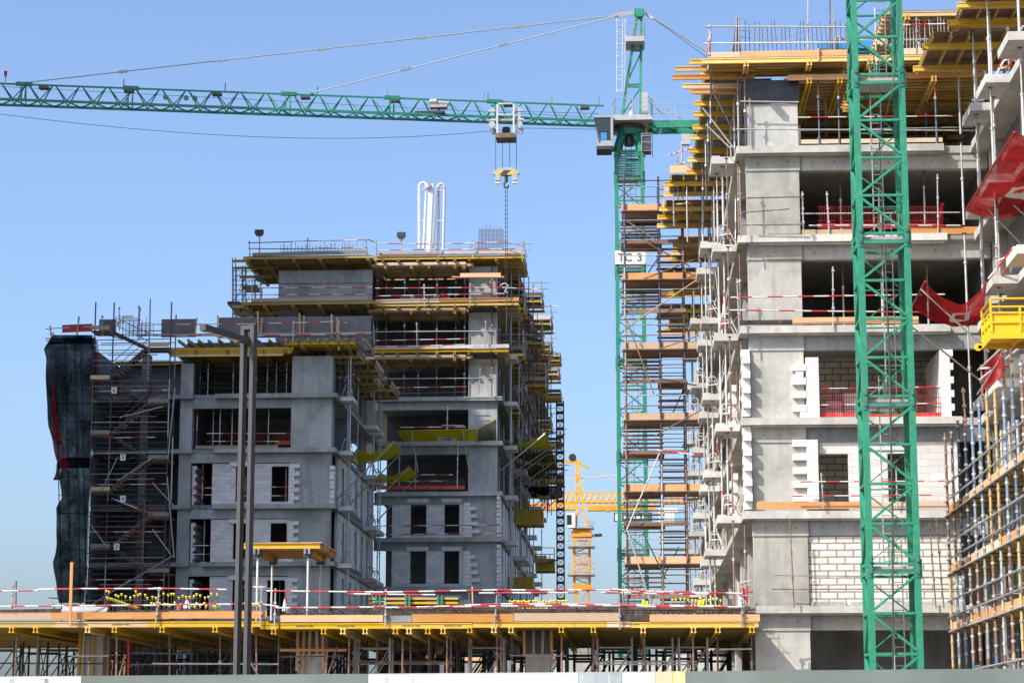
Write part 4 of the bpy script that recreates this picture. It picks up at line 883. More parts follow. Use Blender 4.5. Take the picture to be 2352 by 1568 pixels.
# ================================================================ CRANES
def mast(par, cx, y0, w, joints, mat, leg=.22, br=.10, joint=True, panels=4, ladder=True, d=None, jm=None, inside=None):
    d = d or w
    cs = [(cx-w/2+leg/2, y0+leg/2), (cx+w/2-leg/2, y0+leg/2), (cx+w/2-leg/2, y0+d-leg/2), (cx-w/2+leg/2, y0+d-leg/2)]
    for z0, z1 in zip(joints, joints[1:]):
        m = MB()
        for (x, y) in cs: m.box(x-leg/2, x+leg/2, y-leg/2, y+leg/2, z0+.012, z1-.012)
        sec = build(m, 'mast_section', mat, par)
        m = MB(); h = (z1-z0-.3)/panels
        for f in range(4):
            a = V((*cs[f], 0)); b = V((*cs[(f+1) % 4], 0)); dv = (b-a).normalized()*leg*.5; a = a+dv; b = b-dv
            if f in (0, 2): nv = V((0, -leg*.32 if f == 0 else leg*.32, 0))
            else: nv = V((leg*.32 if f == 1 else -leg*.32, 0, 0))
            a = a+nv; b = b+nv
            for k in range(panels):
                za = z0+.15+k*h; zb = za+h
                p, q = (a, b) if (k+f) % 2 else (b, a)
                w_, h_ = (br*1.15, .035) if f == 2 else (br, br*.8)
                m.bar(p+V((0,0,za+.12)), q+V((0,0,zb-.12)), w_, h_)
                m.bar(a+V((0,0,za)), b+V((0,0,za)), w_, h_)
            m.bar(a+V((0,0,z1-.15)), b+V((0,0,z1-.15)), br, br*.85)
        build(m, 'lacing', mat, sec)
        if joint:
            bo = MB()
            for i, (x, y) in enumerate(cs):
                m = MB()
                s = -1 if i in (0, 3) else 1; f = -1 if i < 2 else 1
                m.box(x-leg*.28, x+leg*.28, y+f*leg*.5, y+f*(leg*.5+.035), z0-.30, z0+.42)
                m.box(x+s*leg*.5, x+s*(leg*.5+.05), y-leg*.35, y+leg*.35, z0-.34, z0+.30)
                m.box(x-s*leg*.5, x-s*(leg*.5+.03), y-.05, y+.05, z0+1.2, z0+1.45)
                build(m, 'joint_plate', jm or mat, sec)
                for q in (-.14, .24): bo.tube((x, y+f*(leg*.5+.03), z0+q), (x, y+f*(leg*.5+.08), z0+q), .065, 8)
            build(bo, 'bolt', 'bolt_steel', sec)
    if ladder:
        lx = cx+w*.05; ly = y0+d*.55
        for k, (z0, z1) in enumerate(zip(joints, joints[1:])):
            m = MB(); ox = lx + (.12 if k % 2 else -.12)
            for s in (-.17, .17): m.bar((ox+s, ly, z0+.2), (ox+s, ly, z1+1.0), .035)
            q = z0+.3
            while q < z1+.9: m.tube((ox-.17, ly, q), (ox+.17, ly, q), .013, 4); q += .3
            build(m, 'ladder', 'steel_pale', par)
            build(MB().box(cx-w/2+leg, cx+w/2-leg, y0+.25, y0+d-.25, z0-.05, z0-.0).box(cx-w/2+leg, cx+w/2-leg, y0+.22, y0+.249, z0-.07, z0+.08), 'rest_platform', 'grey_paint', par)
            build(MB().path([(cx-.1, y0+.35, z0+.0), (cx-.1, y0+.35, z0+1.05), (cx+.55, y0+.35, z0+1.05), (cx+.55, y0+.35, z0)], .022).tube((cx-.1, y0+.35, z0+.55), (cx+.55, y0+.35, z0+.55), .018), 'platform_rail', mat, par)
# near mast
cx = (7.54+9.25)/2
nm = thing('tower_crane_mast', 'near green lattice crane mast rising in front of the right block', 'crane', (cx, 72, 0))
jz = [1.7, 7.2, 12.68, 18.16, 23.66, 29.2, 34.7]
mast(nm, cx, 72, 1.73, [.1]+jz, 'crane_green', .205, .10)
build(MB().box(cx-2.2, cx+2.2, 70.8, 75, 0, .1), 'foundation', 'concrete', nm)
m = MB().path([P(2066,-40,71.8), P(2062,100,71.8), P(2048,215,71.8), P(2020,330,72.4), P(2030,560,72.6)], .024).path([P(2032,560,71.9), P(2045,900,71.9), P(2050,1200,71.9), P(2052,1600,71.9)], .03)
build(m, 'power_cable', 'steel_dark', nm)
# far green crane
fc = thing('tower_crane', 'green tower crane with a long lattice jib reaching left across the sky', 'crane', (-.08, 122, 0))
fj = [Z_(1450, y, 122) for y in (1490, 1270, 1048, 828, 615, 405)]; ftop = Z_(1450, 347, 122)
mast(fc, -.06, 122, 1.68, [fj[0]-5.4] + fj + [ftop], 'crane_green', .20, .10, panels=4)
Zc = lambda x, y, Y=122: P(x, y, Y)
# slewing cone
m = MB(); zr = Z_(1450, 291, 122); wt = .72; wb = .84; cyy = 122.84
for sx in (-1, 1):
    for sy in (-1, 1):
        m.bar((-.06+sx*(wb-.1), cyy+sy*(wb-.1), ftop), (-.06+sx*wt*.5, cyy+sy*wt*.5, zr), .30, .30)
for sx in (-1, 1): m.bar((-.06+sx*(wb-.1), cyy-(wb-.1), ftop), (-.06+sx*.12, cyy-.4, zr-.1), .1)
m.bar((-.9, cyy-.75, ftop+.02), (.78, cyy-.75, ftop+.02), .14)
m.tube((-.06, cyy, zr-.35), (-.06, cyy, zr), .72, 16, .8)
build(m, 'slewing_cone', 'crane_green', fc)
build(MB().tube((-.06, cyy, zr), (-.06, cyy, zr+.14), .95, 18).tube((-.06, cyy, zr-.9), (-.06, cyy, zr-.4), .3, 10), 'slewing_ring', 'steel_dark', fc)
zp = Z_(1450, 283, 122); pm_ = MB().box(X_(1403,280,121.4), X_(1499,280,121.4), 121.3, 124.6, zp, zp+.08)
pm_.prism([(X_(1403,280,121.4), 121.3, zp+.08), (X_(1499,280,121.4), 121.3, zp+.08), (X_(1493,280,121.4), 121.3, zp+.30), (X_(1410,280,121.4), 121.3, zp+.30)], (0, .05, 0))
build(pm_, 'turntable_platform', 'steel', fc)
def railing(par, pts, h=1.0, mat='steel_pale', r=.018, mids=(.5, 1.0), name='railing', sp=1.0):
    m = MB()
    for a, b in zip(pts, pts[1:]):
        a = V(a); b = V(b); n = max(1, int((b-a).length/sp))
        for i in range(n+1): p = a.lerp(b, i/n); m.tube(p, p+V((0,0,h)), r, 4)
        for q in mids: m.tube(a+V((0,0,h*q)), b+V((0,0,h*q)), r, 4)
    return build(m, name, mat, par)
x0_, x1_ = X_(1403,280,121.4), X_(1499,280,121.4)
railing(fc, [(x0_+.1, 123, zp+.3), (x0_+.25, 121.35, zp+.3), (x1_-.1, 121.35, zp+.3), (x1_, 123, zp+.3)])
# tower head: four legs meeting at the head sheave block
hd = P(1468, 38, 122.8); m = MB()
for yy in (122.25, 123.4):
    a = P(1428, 272, yy); b = P(1464, 38, 122.8); m.bar(a, b, .15)
    a2 = P(1471, 272, yy); b2 = P(1473, 38, 122.8); m.bar(a2, b2, .15)
    for f0, f1 in ((.66, .66), (.33, .33), (.31, .305)): m.bar(a.lerp(b, f0), a2.lerp(b2, f1), .08)
    m.bar(a.lerp(b, .36), a2.lerp(b2, .64), .075); m.bar(a.lerp(b, .03), a2.lerp(b2, .30), .075)
for f in (.33, .66): m.bar(P(1428,272,122.25).lerp(P(1464,38,122.8), f), P(1428,272,123.4).lerp(P(1464,38,122.8), f), .07)
build(m, 'tower_head', 'crane_green', fc)
m = MB().prism([P(1457,20,122.5), P(1480,20,122.5), P(1480,28,122.5), P(1474,38,122.5), P(1463,38,122.5), P(1457,30,122.5)], (0, .6, 0)); build(m, 'head_block', 'crane_green', fc)
# caged ladder and platforms of the head
m = MB(); 
for xx in (1417, 1430): m.bar(P(xx,44,122.2), P(xx-1,212,122.2), .03)
for k in range(16): m.tube(P(1417,48+k*10.5,122.2), P(1430,48+k*10.5,122.2), .014, 4)
for k in range(7):
    y = 46+k*27; pts = [P(1430+4*math.cos(t)-10, y, 121.9+.35*math.sin(t)) if False else P(1424-9*math.cos(t), y+2.0*math.sin(t), 122.2-.5*math.sin(t)) for t in [i*math.pi/6 for i in range(7)]]
    m.path(pts, .018, 4)
m.bar(P(1436,44,122.3), P(1434,212,122.3), .05)
build(m, 'caged_ladder', 'steel_pale', fc)
pa, pb = P(1437,84,122), P(1480,84,122)
hp_ = build(MB().box(pa.x, pb.x, 121.7, 123.6, pa.z-.35, pa.z-.28).box(pa.x, pb.x, 121.65, 121.699, pa.z-.40, pa.z-.1), 'head_platform', 'grey_paint', fc)
railing(fc, [(pa.x, 121.7, pa.z-.28), (pb.x, 121.7, pb.z-.28), (pb.x, 123.5, pb.z-.28)], 1.0, 'grey_paint', .02, (.35,.7,1.0), 'head_railing')
build(MB().box(X_(1474,240,122), X_(1488,240,122), 121.8, 122.4, Z_(1480,261,122), Z_(1480,214,122)), 'electric_cabinet', 'grey_paint', fc)
a = P(1450,272,122.5); build(MB().tube(a, P(1450,258,122.5), .2, 10).tube(P(1450,258,122.5), P(1450,240,122.5), .12, 10, .06), 'slewing_motor', 'steel_pale', fc)
# operator cab
ca, cb_ = P(1362,345,121.2), P(1408,268,121.2)
cab = build(MB().box(ca.x+.25, cb_.x, 121.0, 122.4, ca.z+.18, ca.z+.5).box(ca.x+.1, cb_.x, 120.98, 122.42, cb_.z-.1, cb_.z).box(cb_.x-.14, cb_.x, 120.99, 122.41, ca.z+.5, cb_.z-.1), 'operator_cab', 'steel', fc)
build(MB().box(ca.x+.2, cb_.x-.1, 121.02, 122.38, ca.z, ca.z+.179), 'cab_floor', 'steel_dark', cab)
build(MB().prism([(ca.x+.42, 121.03, ca.z+.5), (cb_.x-.15, 121.03, ca.z+.5), (cb_.x-.15, 121.03, cb_.z-.12), (ca.x+.12, 121.03, cb_.z-.12)], (0, 1.3, 0)), 'cab_window', 'glass_dark', cab)
build(MB().bar((ca.x+.38, 121.0, ca.z+.4), (ca.x+.08, 121.0, cb_.z-.1), .06).bar((ca.x+.4, 121.0, ca.z+1.05), (cb_.x-.3, 121.0, ca.z+1.05), .05), 'window_frame', 'steel_dark', cab)
build(MB().box(ca.x+.45, cb_.x-.36, 121.0, 121.025, ca.z+.52, ca.z+.98), 'blue_blind', 'blue_tarp', cab)
ck = P(1486, 345, 121.4); build(MB().box(ck.x-.3, ck.x+.25, 121.6, 122.8, ck.z+.1, ck.z+.9), 'hoist_box', 'steel_dark', fc)
railing(fc, [(ck.x-.3, 121.5, ck.z), (ck.x+.32, 121.5, ck.z), (ck.x+.32, 123, ck.z)], 1.0, 'grey_paint', .02, (0, .5, 1.0), 'lower_railing')
# counter jib
cj0 = P(1497, 287, 122.3); m = MB()
for yy in (122.2, 123.5): m.bar((cj0.x-.2, yy, cj0.z), (cj0.x+12, yy, cj0.z), .14, .42)
for k in range(9):
    m.bar((cj0.x+k*1.35, 122.2, cj0.z), (cj0.x+(k+1)*1.35, 123.5, cj0.z), .09); m.bar((cj0.x+k*1.35, 122.2, cj0.z), (cj0.x+k*1.35, 123.5, cj0.z), .09)
m.box(cj0.x+2.4, cj0.x+3.2, 122.1, 123.6, cj0.z-.5, cj0.z-.2)
build(m, 'counter_jib', 'crane_green', fc)
railing(fc, [(cj0.x, 122.1, cj0.z+.2), (cj0.x+11, 122.1, cj0.z+.2)], .95, 'steel_pale', .018, (.45, 1.0), 'counter_jib_railing', 1.3)
build(MB().box(cj0.x+8.5, cj0.x+11.6, 122.3, 123.4, cj0.z-2.2, cj0.z-.22), 'counterweight', 'concrete_dark', fc)
hb = P(1483, 31, 122.8); m = MB()
for yy, xo, yo in ((122.5, 1490, 38), (123.2, 1494, 42)):
    m.tube(hb, (cj0.x+9.5, yy, cj0.z+.2), .03, 4)
m.bar(hb, P(1500,44,122.8), .14)
m.tube(P(1476,215,122.3), (cj0.x+1.9, 122.3, cj0.z+.2), .035, 5).tube(P(1476,222,123.3), (cj0.x+1.4, 123.3, cj0.z+.2), .035, 5)
build(m, 'counter_tie', 'steel_pale', fc)
build(MB().tube(P(1474,24,122.8), (cj0.x+8, 122.8, cj0.z+.4), .015, 4).tube(P(1462,40,122.4), P(1426,270,122.4), .014, 4), 'hoist_rope', 'steel_dark', fc)
# jib
TA, TB = P(1376, 243, 122.6), P(-60, 190, 115.9); TB.z = (TA.z+TB.z)/2 + .0; 
zA, zB = TA.z, P(-60, 190, 115.9).z
jd = (TB-TA); jd.z = 0; L = jd.length; jd.normalize(); jn = V((jd.y, -jd.x, 0))
if jn.y > 0: jn = -jn     # towards camera
def J(s, w, dz): # s metres from root, w across (towards camera +), dz from top chord
    t = s/L; return V((TA.x, TA.y, 0)) + jd*s + jn*w + V((0,0, zA+(zB-zA)*t + dz))
NP = 24; st = L/NP; HH = -1.06; hw = .56
m = MB().bar(J(-.3,0,0), J(L,0,0), .085, .085)
build(m, 'top_chord', 'crane_green_far', fc)
for s in (-1, 1): build(MB().bar(J(-.6,hw*s,HH), J(L,hw*s,HH), .11, .13), 'bottom_chord', 'crane_green_far', fc)
m = MB(); m2 = MB()
for k in range(NP):
    a = (k+.0)*st
    for s in (-1, 1):
        m.bar(J(a+st*.08,0,-.03), J(a+st*.5,hw*s,HH+.05), .05); m.bar(J(a+st*.5,hw*s,HH+.05), J(a+st*.95,0,-.03), .05)
    m2.bar(J(a+st*.5,hw,HH), J(a+st,-hw,HH), .06); m2.bar(J(a+st,-hw,HH), J(a+st*1.5,hw,HH), .06) if k < NP-1 else None
    if k in (4, 8, 12, 18, 22):
        for s in (-1, 1): m.bar(J(a+.1,0,0), J(a+.1,hw*s,HH), .06); m.bar(J(a+.35,0,0), J(a+.35,hw*s,HH), .06)
        m.bar(J(a-.25,0,.02), J(a+.65,0,.02), .2, .2)
build(m, 'web_lacing', 'crane_green_far', fc); build(m2, 'floor_lacing', 'crane_green_far', fc)
def jx(x): # distance along jib of picture column x
    lo, hi = -1.0, L+2
    for _ in range(40):
        md = (lo+hi)/2; p = J(md,0,0)-CAM; u = CX + F*p.dot(cr)/p.dot(cf)
        if u > x: lo = md
        else: hi = md
    return lo
for k, x in enumerate((100, 295, 497, 700, 905, 1165, 1342)):
    s = jx(x); th = build(MB().box(J(s,0,0).x-.22, J(s,0,0).x+.3, J(s,0,0).y-.2, J(s,0,0).y+.2, J(s,0,0).z-.24, J(s,0,0).z-.10), 'jib_light', 'steel_dark', fc) if x else None
for k, x in enumerate((284, 517, 729, 890, 1112, 1121, 1268, 1376)):
    s = jx(x); build(MB().bar(J(s,0,.05), J(s,0,.52), .05), 'marker_post', 'rust', fc)
s = jx(12); build(MB().tube(J(s,0,.1), J(s,0,.5), .02), 'beacon_post', 'steel_dark', fc); build(MB().tube(J(s,0,.42), J(s,0,.72), .07, 8, .1), 'beacon_light', 'red_paint', fc)
s = jx(1006); p = J(s, .35, HH+.5); build(MB().box(p.x-.5, p.x+.5, p.y-.25, p.y+.25, p.z-.05, p.z+.1).tube((p.x-.35, p.y, p.z+.28), (p.x+.6, p.y, p.z+.22), .15, 8).tube((p.x-.5, p.y, p.z+.28), (p.x-.1, p.y, p.z+.3), .24, 8), 'trolley_winch', 'steel', fc)
s = jx(985); p = J(s, .3, HH+.2); build(MB().box(p.x-.8, p.x+.9, p.y-.3, p.y+.3, p.z-.12, p.z+.02), 'winch_tray', 'steel_dark', fc)
for k, x in enumerate((428, 448, 381)):
    p = J(jx(x), .2, -.5); build(MB().tube((p.x, p.y-.04, p.z), (p.x, p.y+.04, p.z), .15, 10), 'rope_sheave', 'crane_green_far', fc)
# pendants with couplers
hA = P(1456, 28, 122.7); pa_ = P(1409, 37, 122.5)
build(MB().bar(hA, pa_, .05, .24).bar(P(1418,34,122.5), P(1397,41,122.4), .05, .16), 'pendant_plate', 'steel', fc)
for (x, y), cps in (((62, 189), (1190, 967, 740, 512, 283)), ((716, 217), (1157, 932))):
    e_ = J(jx(x), 0, .12); st_ = pa_ if x < 100 else P(1399, 42, 122.4)
    build(MB().tube(st_, e_, .032, 6), 'pendant_bar', 'steel_pale', fc)
    m = MB()
    for cxp in cps:
        lo, hi = 0., 1.
        for _ in range(30):
            md = (lo+hi)/2; q = st_.lerp(e_, md)-CAM; u = CX + F*q.dot(cr)/q.dot(cf)
            if u > cxp: lo = md
            else: hi = md
        q = st_.lerp(e_, lo); dv = (e_-st_).normalized(); m.bar(q-dv*.27, q+dv*.27, .10, .13)
    build(m, 'pendant_coupler', 'steel', fc)
    build(MB().bar(e_, J(jx(x)+.6 if False else jx(x)-.0, 0, 0), .14, .3), 'pendant_lug', 'crane_green_far', fc)
# slack rope under the jib and thin lines inside it
tr = jx(1163); pts = []
for k in range(25):
    f = k/24; s = tr + (L-tr)*f; pts.append(J(s, 0, HH-.55 - 1.75*4*f*(1-f)*.55*(1.15-f*.35) + 0*.5))
build(MB().path(pts, .014, 4).tube(J(tr-.5,0,HH-.45), J(0,0,HH-.35), .014, 4), 'trolley_rope', 'steel_dark', fc)
build(MB().tube(J(0,.1,-.75), J(L,.1,-.18), .012, 4).tube(J(tr,-.1,-.5), J(0,-.1,-.45), .012, 4), 'luffing_line', 'steel_dark', fc)
# trolley
tp = J(tr, 0, HH); tx, ty, tz_ = tp
tro = build(MB().box(tx-.52, tx-.42, ty-.9, ty-.8, tz_-1.0, tz_+.75).box(tx+.42, tx+.52, ty-.9, ty-.8, tz_-1.0, tz_+.75).box(tx-.52, tx+.52, ty-.9, ty-.8, tz_+.70, tz_+.76).box(tx-.42, tx+.42, ty-.9, ty-.8, tz_+.05, tz_+.1), 'trolley', 'steel_pale', fc)
build(MB().box(tx-.55, tx+.55, ty-.92, ty+.3, tz_-1.28, tz_-1.0), 'trolley_basket', 'fabric_brown', tro)
m = MB()
for s in (-1, 1):
    m.box(tx+s*.78-.08, tx+s*.78+.08, ty-.75, ty-.6, tz_-.7, tz_+.55).box(tx+s*.78-.2, tx+s*.78+.2, ty-.78, ty-.6, tz_+.28, tz_+.42)
    for yy in (ty-.7, ty+.7): m.tube((tx+s*.78, yy-.06, tz_-.45), (tx+s*.78, yy+.06, tz_-.45), .19, 12)
    m.tube((tx+s*.78, ty-.68, tz_-.7), (tx+s*.78, ty-.68, tz_-1.05), .03)
m.tube((tx-1.05, ty-.68, tz_-.2), (tx+1.05, ty-.68, tz_-.2), .10, 8)
build(m, 'trolley_sheaves', 'grey_paint', tro)
build(MB().tube((tx, ty, tz_-.45), (tx, ty, tz_-.72), .22, 10).tube((tx, ty, tz_-.72), (tx, ty, tz_-.95), .14, 8), 'trolley_motor', 'steel_dark', tro)
# hook block and load chains
hz_ = Z_(1164, 398, ty); m = MB()
hk = thing('hook_block', 'grey crane hook block with black and yellow hazard stripes, hanging under the trolley', 'hook block', (tx, ty, hz_-.35))
for q in (-.6, -.22, .2, .58): build(MB().tube((tx+q, ty-.1, hz_+.2), (tx+q*1.0, ty-.1, tz_-.6), .016, 4), 'hoist_rope', 'steel_dark', hk)
build(MB().prism([(tx-.75, ty-.15, hz_-.05), (tx-.55, ty-.15, hz_-.42) if False else (tx-.62, ty-.15, hz_-.12), (tx-.62, ty-.15, hz_-.45), (tx-.36, ty-.15, hz_-.45), (tx-.30, ty-.15, hz_-.14), (tx+.30, ty-.15, hz_-.14), (tx+.36, ty-.15, hz_-.45), (tx+.62, ty-.15, hz_-.45), (tx+.62, ty-.15, hz_-.12), (tx+.75, ty-.15, hz_-.05), (tx+.75, ty-.15, hz_+.12), (tx+.5, ty-.15, hz_+.16), (tx+.4, ty-.15, hz_+.3), (tx-.4, ty-.15, hz_+.3), (tx-.5, ty-.15, hz_+.16), (tx-.75, ty-.15, hz_+.12)], (0, .3, 0)), 'block_body', 'grey_paint', hk)
build(MB().prism([(tx-.5, ty-.16, hz_-.12), (tx+.5, ty-.16, hz_-.12), (tx+.55, ty-.16, hz_+.14), (tx-.52, ty-.16, hz_+.14)], (0, .009, 0)), 'hazard_panel', 'hazard', hk)
build(MB().box(tx-.62, tx-.36, ty-.1, ty+.1, hz_-.62, hz_-.46).box(tx+.36, tx+.62, ty-.1, ty+.1, hz_-.62, hz_-.46), 'ballast_foot', 'steel_pale', hk)
build(MB().tube((tx, ty, hz_-.14), (tx, ty, hz_-.5), .1, 8).path([(tx, ty, hz_-.5), (tx-.14, ty, hz_-.62), (tx-.1, ty, hz_-.85), (tx+.1, ty, hz_-.85), (tx+.12, ty, hz_-.7)], .05), 'hook', 'steel_dark', hk)
zc_ = Z_(1163, 660, ty); 
chn = thing('lifting_chains', 'pair of long lifting chains hanging from the hook block', 'chains', (tx, ty, zc_))
for s in (-1, 1):
    m = MB(); q = hz_-.9; k = 0
    while q > zc_: m.tube((tx+s*.05, ty, q), (tx+s*.05, ty, q-.13), .024 if k % 2 else .013, 4); q -= .13; k += 1
    build(m, 'chain', 'steel_dark', chn)
build(MB().path([(tx-.35, ty, zc_+.1), (tx-.1, ty, zc_+.25), (tx+.12, ty, zc_+.1), (tx-.1, ty, zc_-.25), (tx+.1, ty, zc_-.3)], .04), 'chain_hook', 'grey_paint', chn)
build(MB().tube((tx+.05, ty, zc_), P(1163, 765, ty), .022, 4), 'tag_line', 'green_steel', chn)
# number board on the far mast
sp_ = P(1413, 607, 121.9); sq = P(1482, 575, 121.9)
sg = thing('number_board', 'cream board lettered TC 3 on the far green mast, half hidden by the stair scaffold', 'sign', (sp_.x+.8, 121.9, sp_.z))
build(MB().box(sp_.x, sq.x, 121.87, 121.93, sp_.z, sq.z), 'board', 'sign_white', sg)
textmesh('T', .66, 'letter', 'sign_ink', sg, (X_(1427,592,121.86), 121.865, Z_(1427,592,121.86))); textmesh('C', .66, 'letter', 'sign_ink', sg, (X_(1443,592,121.86), 121.865, Z_(1427,592,121.86))); textmesh('3', .66, 'letter', 'sign_ink', sg, (X_(1469,592,121.86), 121.865, Z_(1427,592,121.86)))
# ---------------------------------------------------------------- far yellow crane
YY = 236
yc = thing('yellow_crane', 'distant orange-yellow tower crane between the two blocks', 'crane', (P(1336,1400,YY).x, YY, 0))
cxm = X_(1336, 1300, YY); wm = 1.85
zj = [0, 4, 9, Z_(1336,1346,YY), Z_(1336,1290,YY), Z_(1336,1235,YY)]
mast(yc, cxm, YY, 1.5, zj[:4], 'crane_yellow', .2, .12, False, 3, False)
mast(yc, cxm, YY-.1, wm, zj[3:], 'crane_yellow', .22, .13, False, 3, False)
for y in (1253, 1317.5, 1346):
    z = Z_(1336, y, YY)
    if y < 1340:
        build(MB().box(X_(1304,y,YY), X_(1366,y,YY), YY-.8, YY+2.6, z-.12, z), 'climbing_platform', 'grey_paint', yc)
        railing(yc, [(X_(1305,y,YY), YY-.75, z), (X_(1365,y,YY), YY-.75, z)], 1.1, 'grey_paint', .035, (.5, 1.0), 'platform_railing', 1.4)
    else: build(MB().box(cxm-1.0, cxm+1.0, YY-.2, YY+1.8, z-.3, z+.2), 'collar_frame', 'crane_yellow', yc)
zb = Z_(1336,1232,YY); build(MB().box(cxm-1.1, cxm+1.1, YY-.2, YY+1.9, zb, zb+.6).prism([(cxm-.8, YY-.1, zb+.6), (cxm+.8, YY-.1, zb+.6), (cxm+1.0, YY-.1, zb+.95), (cxm-1.0, YY-.1, zb+.95)], (0, 1.9, 0)), 'turntable', 'crane_yellow', yc)
Yp = lambda x, y, Y=236.5: P(x, y, Y)
build(MB().box(Yp(1304,1212).x, Yp(1322,1212).x, YY-.6, YY+1, Z_(1310,1212,YY), Z_(1310,1206,YY)).box(Yp(1302,1200).x, Yp(1322,1200).x, YY-.6, YY+1, Z_(1310,1183,YY), Z_(1310,1179,YY)).box(Yp(1314,1200).x, Yp(1322,1200).x, YY-.6, YY+1, Z_(1310,1206,YY), Z_(1310,1183,YY)), 'operator_cab', 'white_paint', yc)
build(MB().box(Yp(1303,1200).x, Yp(1314,1200).x-.02, YY-.55, YY+.9, Z_(1310,1206,YY)+.02, Z_(1310,1183,YY)-.02), 'cab_window', 'glass_dark', yc)
build(MB().box(Yp(1322,1210).x, Yp(1364,1210).x, YY-.5, YY+2, Z_(1340,1213,YY), Z_(1340,1209,YY)).box(Yp(1348,1200).x, Yp(1363,1200).x, YY-.4, YY+1, Z_(1340,1208,YY), Z_(1340,1193,YY)), 'machinery_deck', 'grey_paint', yc)
m = MB()
for yy in (YY+.1, YY+1.5):
    a, b = P(1324,1212,yy), P(1324,1062,YY+.8); c_, d_ = P(1346,1212,yy), P(1328,1060,YY+.8)
    m.bar(a, b, .2); m.bar(c_, d_, .2)
    for f in (.3, .6, .8): m.bar(a.lerp(b, f-.12), c_.lerp(d_, f), .12); m.bar(a.lerp(b, f), c_.lerp(d_, f), .12)
m.bar(P(1330,1062,YY+.8), P(1297,1058,YY+.8), .25, .3).bar(P(1326,1060,YY+.8), P(1316,1049,YY+.8), .2).bar(P(1297,1056,YY+.8), P(1282,1072,YY+.8), .15).bar(P(1328,1062,YY+.8), P(1350,1073,YY+.8), .2)
build(m, 'tower_head', 'crane_yellow', yc)
build(MB().tube(P(1315,1050,YY+.6), P(1315,1050,YY+1.0), .42, 12), 'head_sheave', 'steel_dark', yc)
build(MB().tube(P(1330,1064,YY+.8), P(1480,1140,YY+.8), .05, 4).tube(P(1240,1105,YY+.8), P(1420,1091,YY+.8), .04, 4), 'tie_bar', 'beam_pale', yc)
a, b = P(1350,1161,YY+.8), P(1505,1161,YY+.8); b.z = a.z-.1
build(MB().box(a.x, b.x, YY+.2, YY+1.4, a.z-.55, a.z).prism([(X_(1392,1174,YY), YY+.15, a.z-.55), (X_(1400,1174,YY), YY+.15, a.z-.55), (X_(1396,1177,YY), YY+.15, a.z-.75)], (0, 1.2, 0)), 'counter_jib', 'crane_yellow', yc)
def truss(par, a, b, h, w, n, mat, name='jib'):
    a = V(a); b = V(b); m = MB(); d = (b-a)/n; s = V((0, w/2, 0)); up = V((0,0,h))
    m.bar(a+up, b+up, .16).bar(a-s, b-s, .18).bar(a+s, b+s, .18)
    for k in range(n):
        p = a+d*k; t = p+d*.5+up
        for q in (-s, s): m.bar(p+q, t, .10).bar(t, p+d+q, .10)
        m.bar(p-s, p+d+s, .09)
    return build(m, name, mat, par)
a, b = P(1324,1169,YY+.8), P(1150,1169,YY+.8); b.z = a.z; truss(yc, a, b, .62, 1.0, 16, 'crane_yellow')
j2 = thing('crane_jib', 'lattice jib of another yellow crane passing behind the distant yellow crane', 'crane jib', P(1450,1152,262))
a, b = P(1270,1153,262), P(1660,1155,262); b.z = a.z-.1; truss(j2, a, b, 1.15, 1.3, 28, 'crane_yellow')
m = MB(); k = 0
cwz = Z_(1530,1165,YY)
for k in range(6):
    x = X_(1513+k*7.3,1180,YY); h = Z_(1530,1165,YY)-Z_(1530,(1205 if k < 4 else 1198 if k < 5 else 1175),YY)
    build(MB().box(x, x+.30, YY+.2, YY+1.5, cwz-h, cwz), 'counterweight_slab', 'sign_white', yc)
sb = P(1410,1198,YY); sc_ = P(1498,1176,YY)
sgn = build(MB().box(sb.x, sc_.x, YY-.1, YY, sb.z, sc_.z), 'name_board', 'sign_slate', yc)
build(MB().box(sb.x+.15, sb.x+.85, YY-.12, YY-.101, sb.z+.12, sc_.z-.12), 'emblem', 'sign_white', sgn)
for x, ch in ((1437, 'E'), (1451, 'D'), (1466, 'A'), (1480, 'R')): textmesh(ch, .95, 'letter', 'sign_white', sgn, (X_(x,1187,YY), YY-.105, Z_(x,1188,YY)))
build(MB().bar(P(1352,1230,YY+.5), P(1383,1228,YY+.5), .35, .3), 'climbing_beam', 'rust', yc)
# ---------------------------------------------------------------- black hoist mast
HYm = 178; hx = X_(1287, 1200, HYm); htop = Z_(1287, 920, HYm)
hm = thing('hoist_mast', 'black lattice hoist mast beside the left block, with dark red joints', 'hoist mast', (hx, HYm, 0))
for sx in (-.29, .29):
    for sy in (0, .58): build(MB().bar((hx+sx, HYm+sy, 0), (hx+sx, HYm+sy, htop), .085), 'chord', 'crane_black', hm)
z = .3; k = 0; mX = MB(); mX2 = MB()
while z < htop-.2:
    t = MB()
    for sy in (0, .58): t.box(hx-.33, hx+.33, HYm+sy-.04, HYm+sy+.04, z, z+.17)
    for sx in (-.29, .29): t.box(hx+sx-.035, hx+sx+.035, HYm, HYm+.58, z, z+.15)
    for sy in (0, .58): (mX if sy else mX2).bar((hx-.27, HYm+sy, z+.17), (hx+.27, HYm+sy, z+.66), .028).bar((hx+.27, HYm+sy, z+.17), (hx-.27, HYm+sy, z+.66), .028)
    build(t, 'joint_frame' if k % 3 == 2 else 'rung_frame', 'crane_red' if k % 3 == 2 else 'crane_black', hm)
    z += .66; k += 1
build(mX, 'cross_lacing', 'crane_black', hm); build(mX2, 'cross_lacing', 'crane_black', hm)
for y, dy in ((992, 8), (1285, 12), (1430, 0)): build(MB().bar(P(1280,y,HYm), P(1236,y+dy,HYm-1), .12), 'wall_tie', 'crane_black', hm)
build(MB().bar(P(1296,1421,HYm), P(1318,1419,HYm), .1), 'cable_arm', 'crane_black', hm)
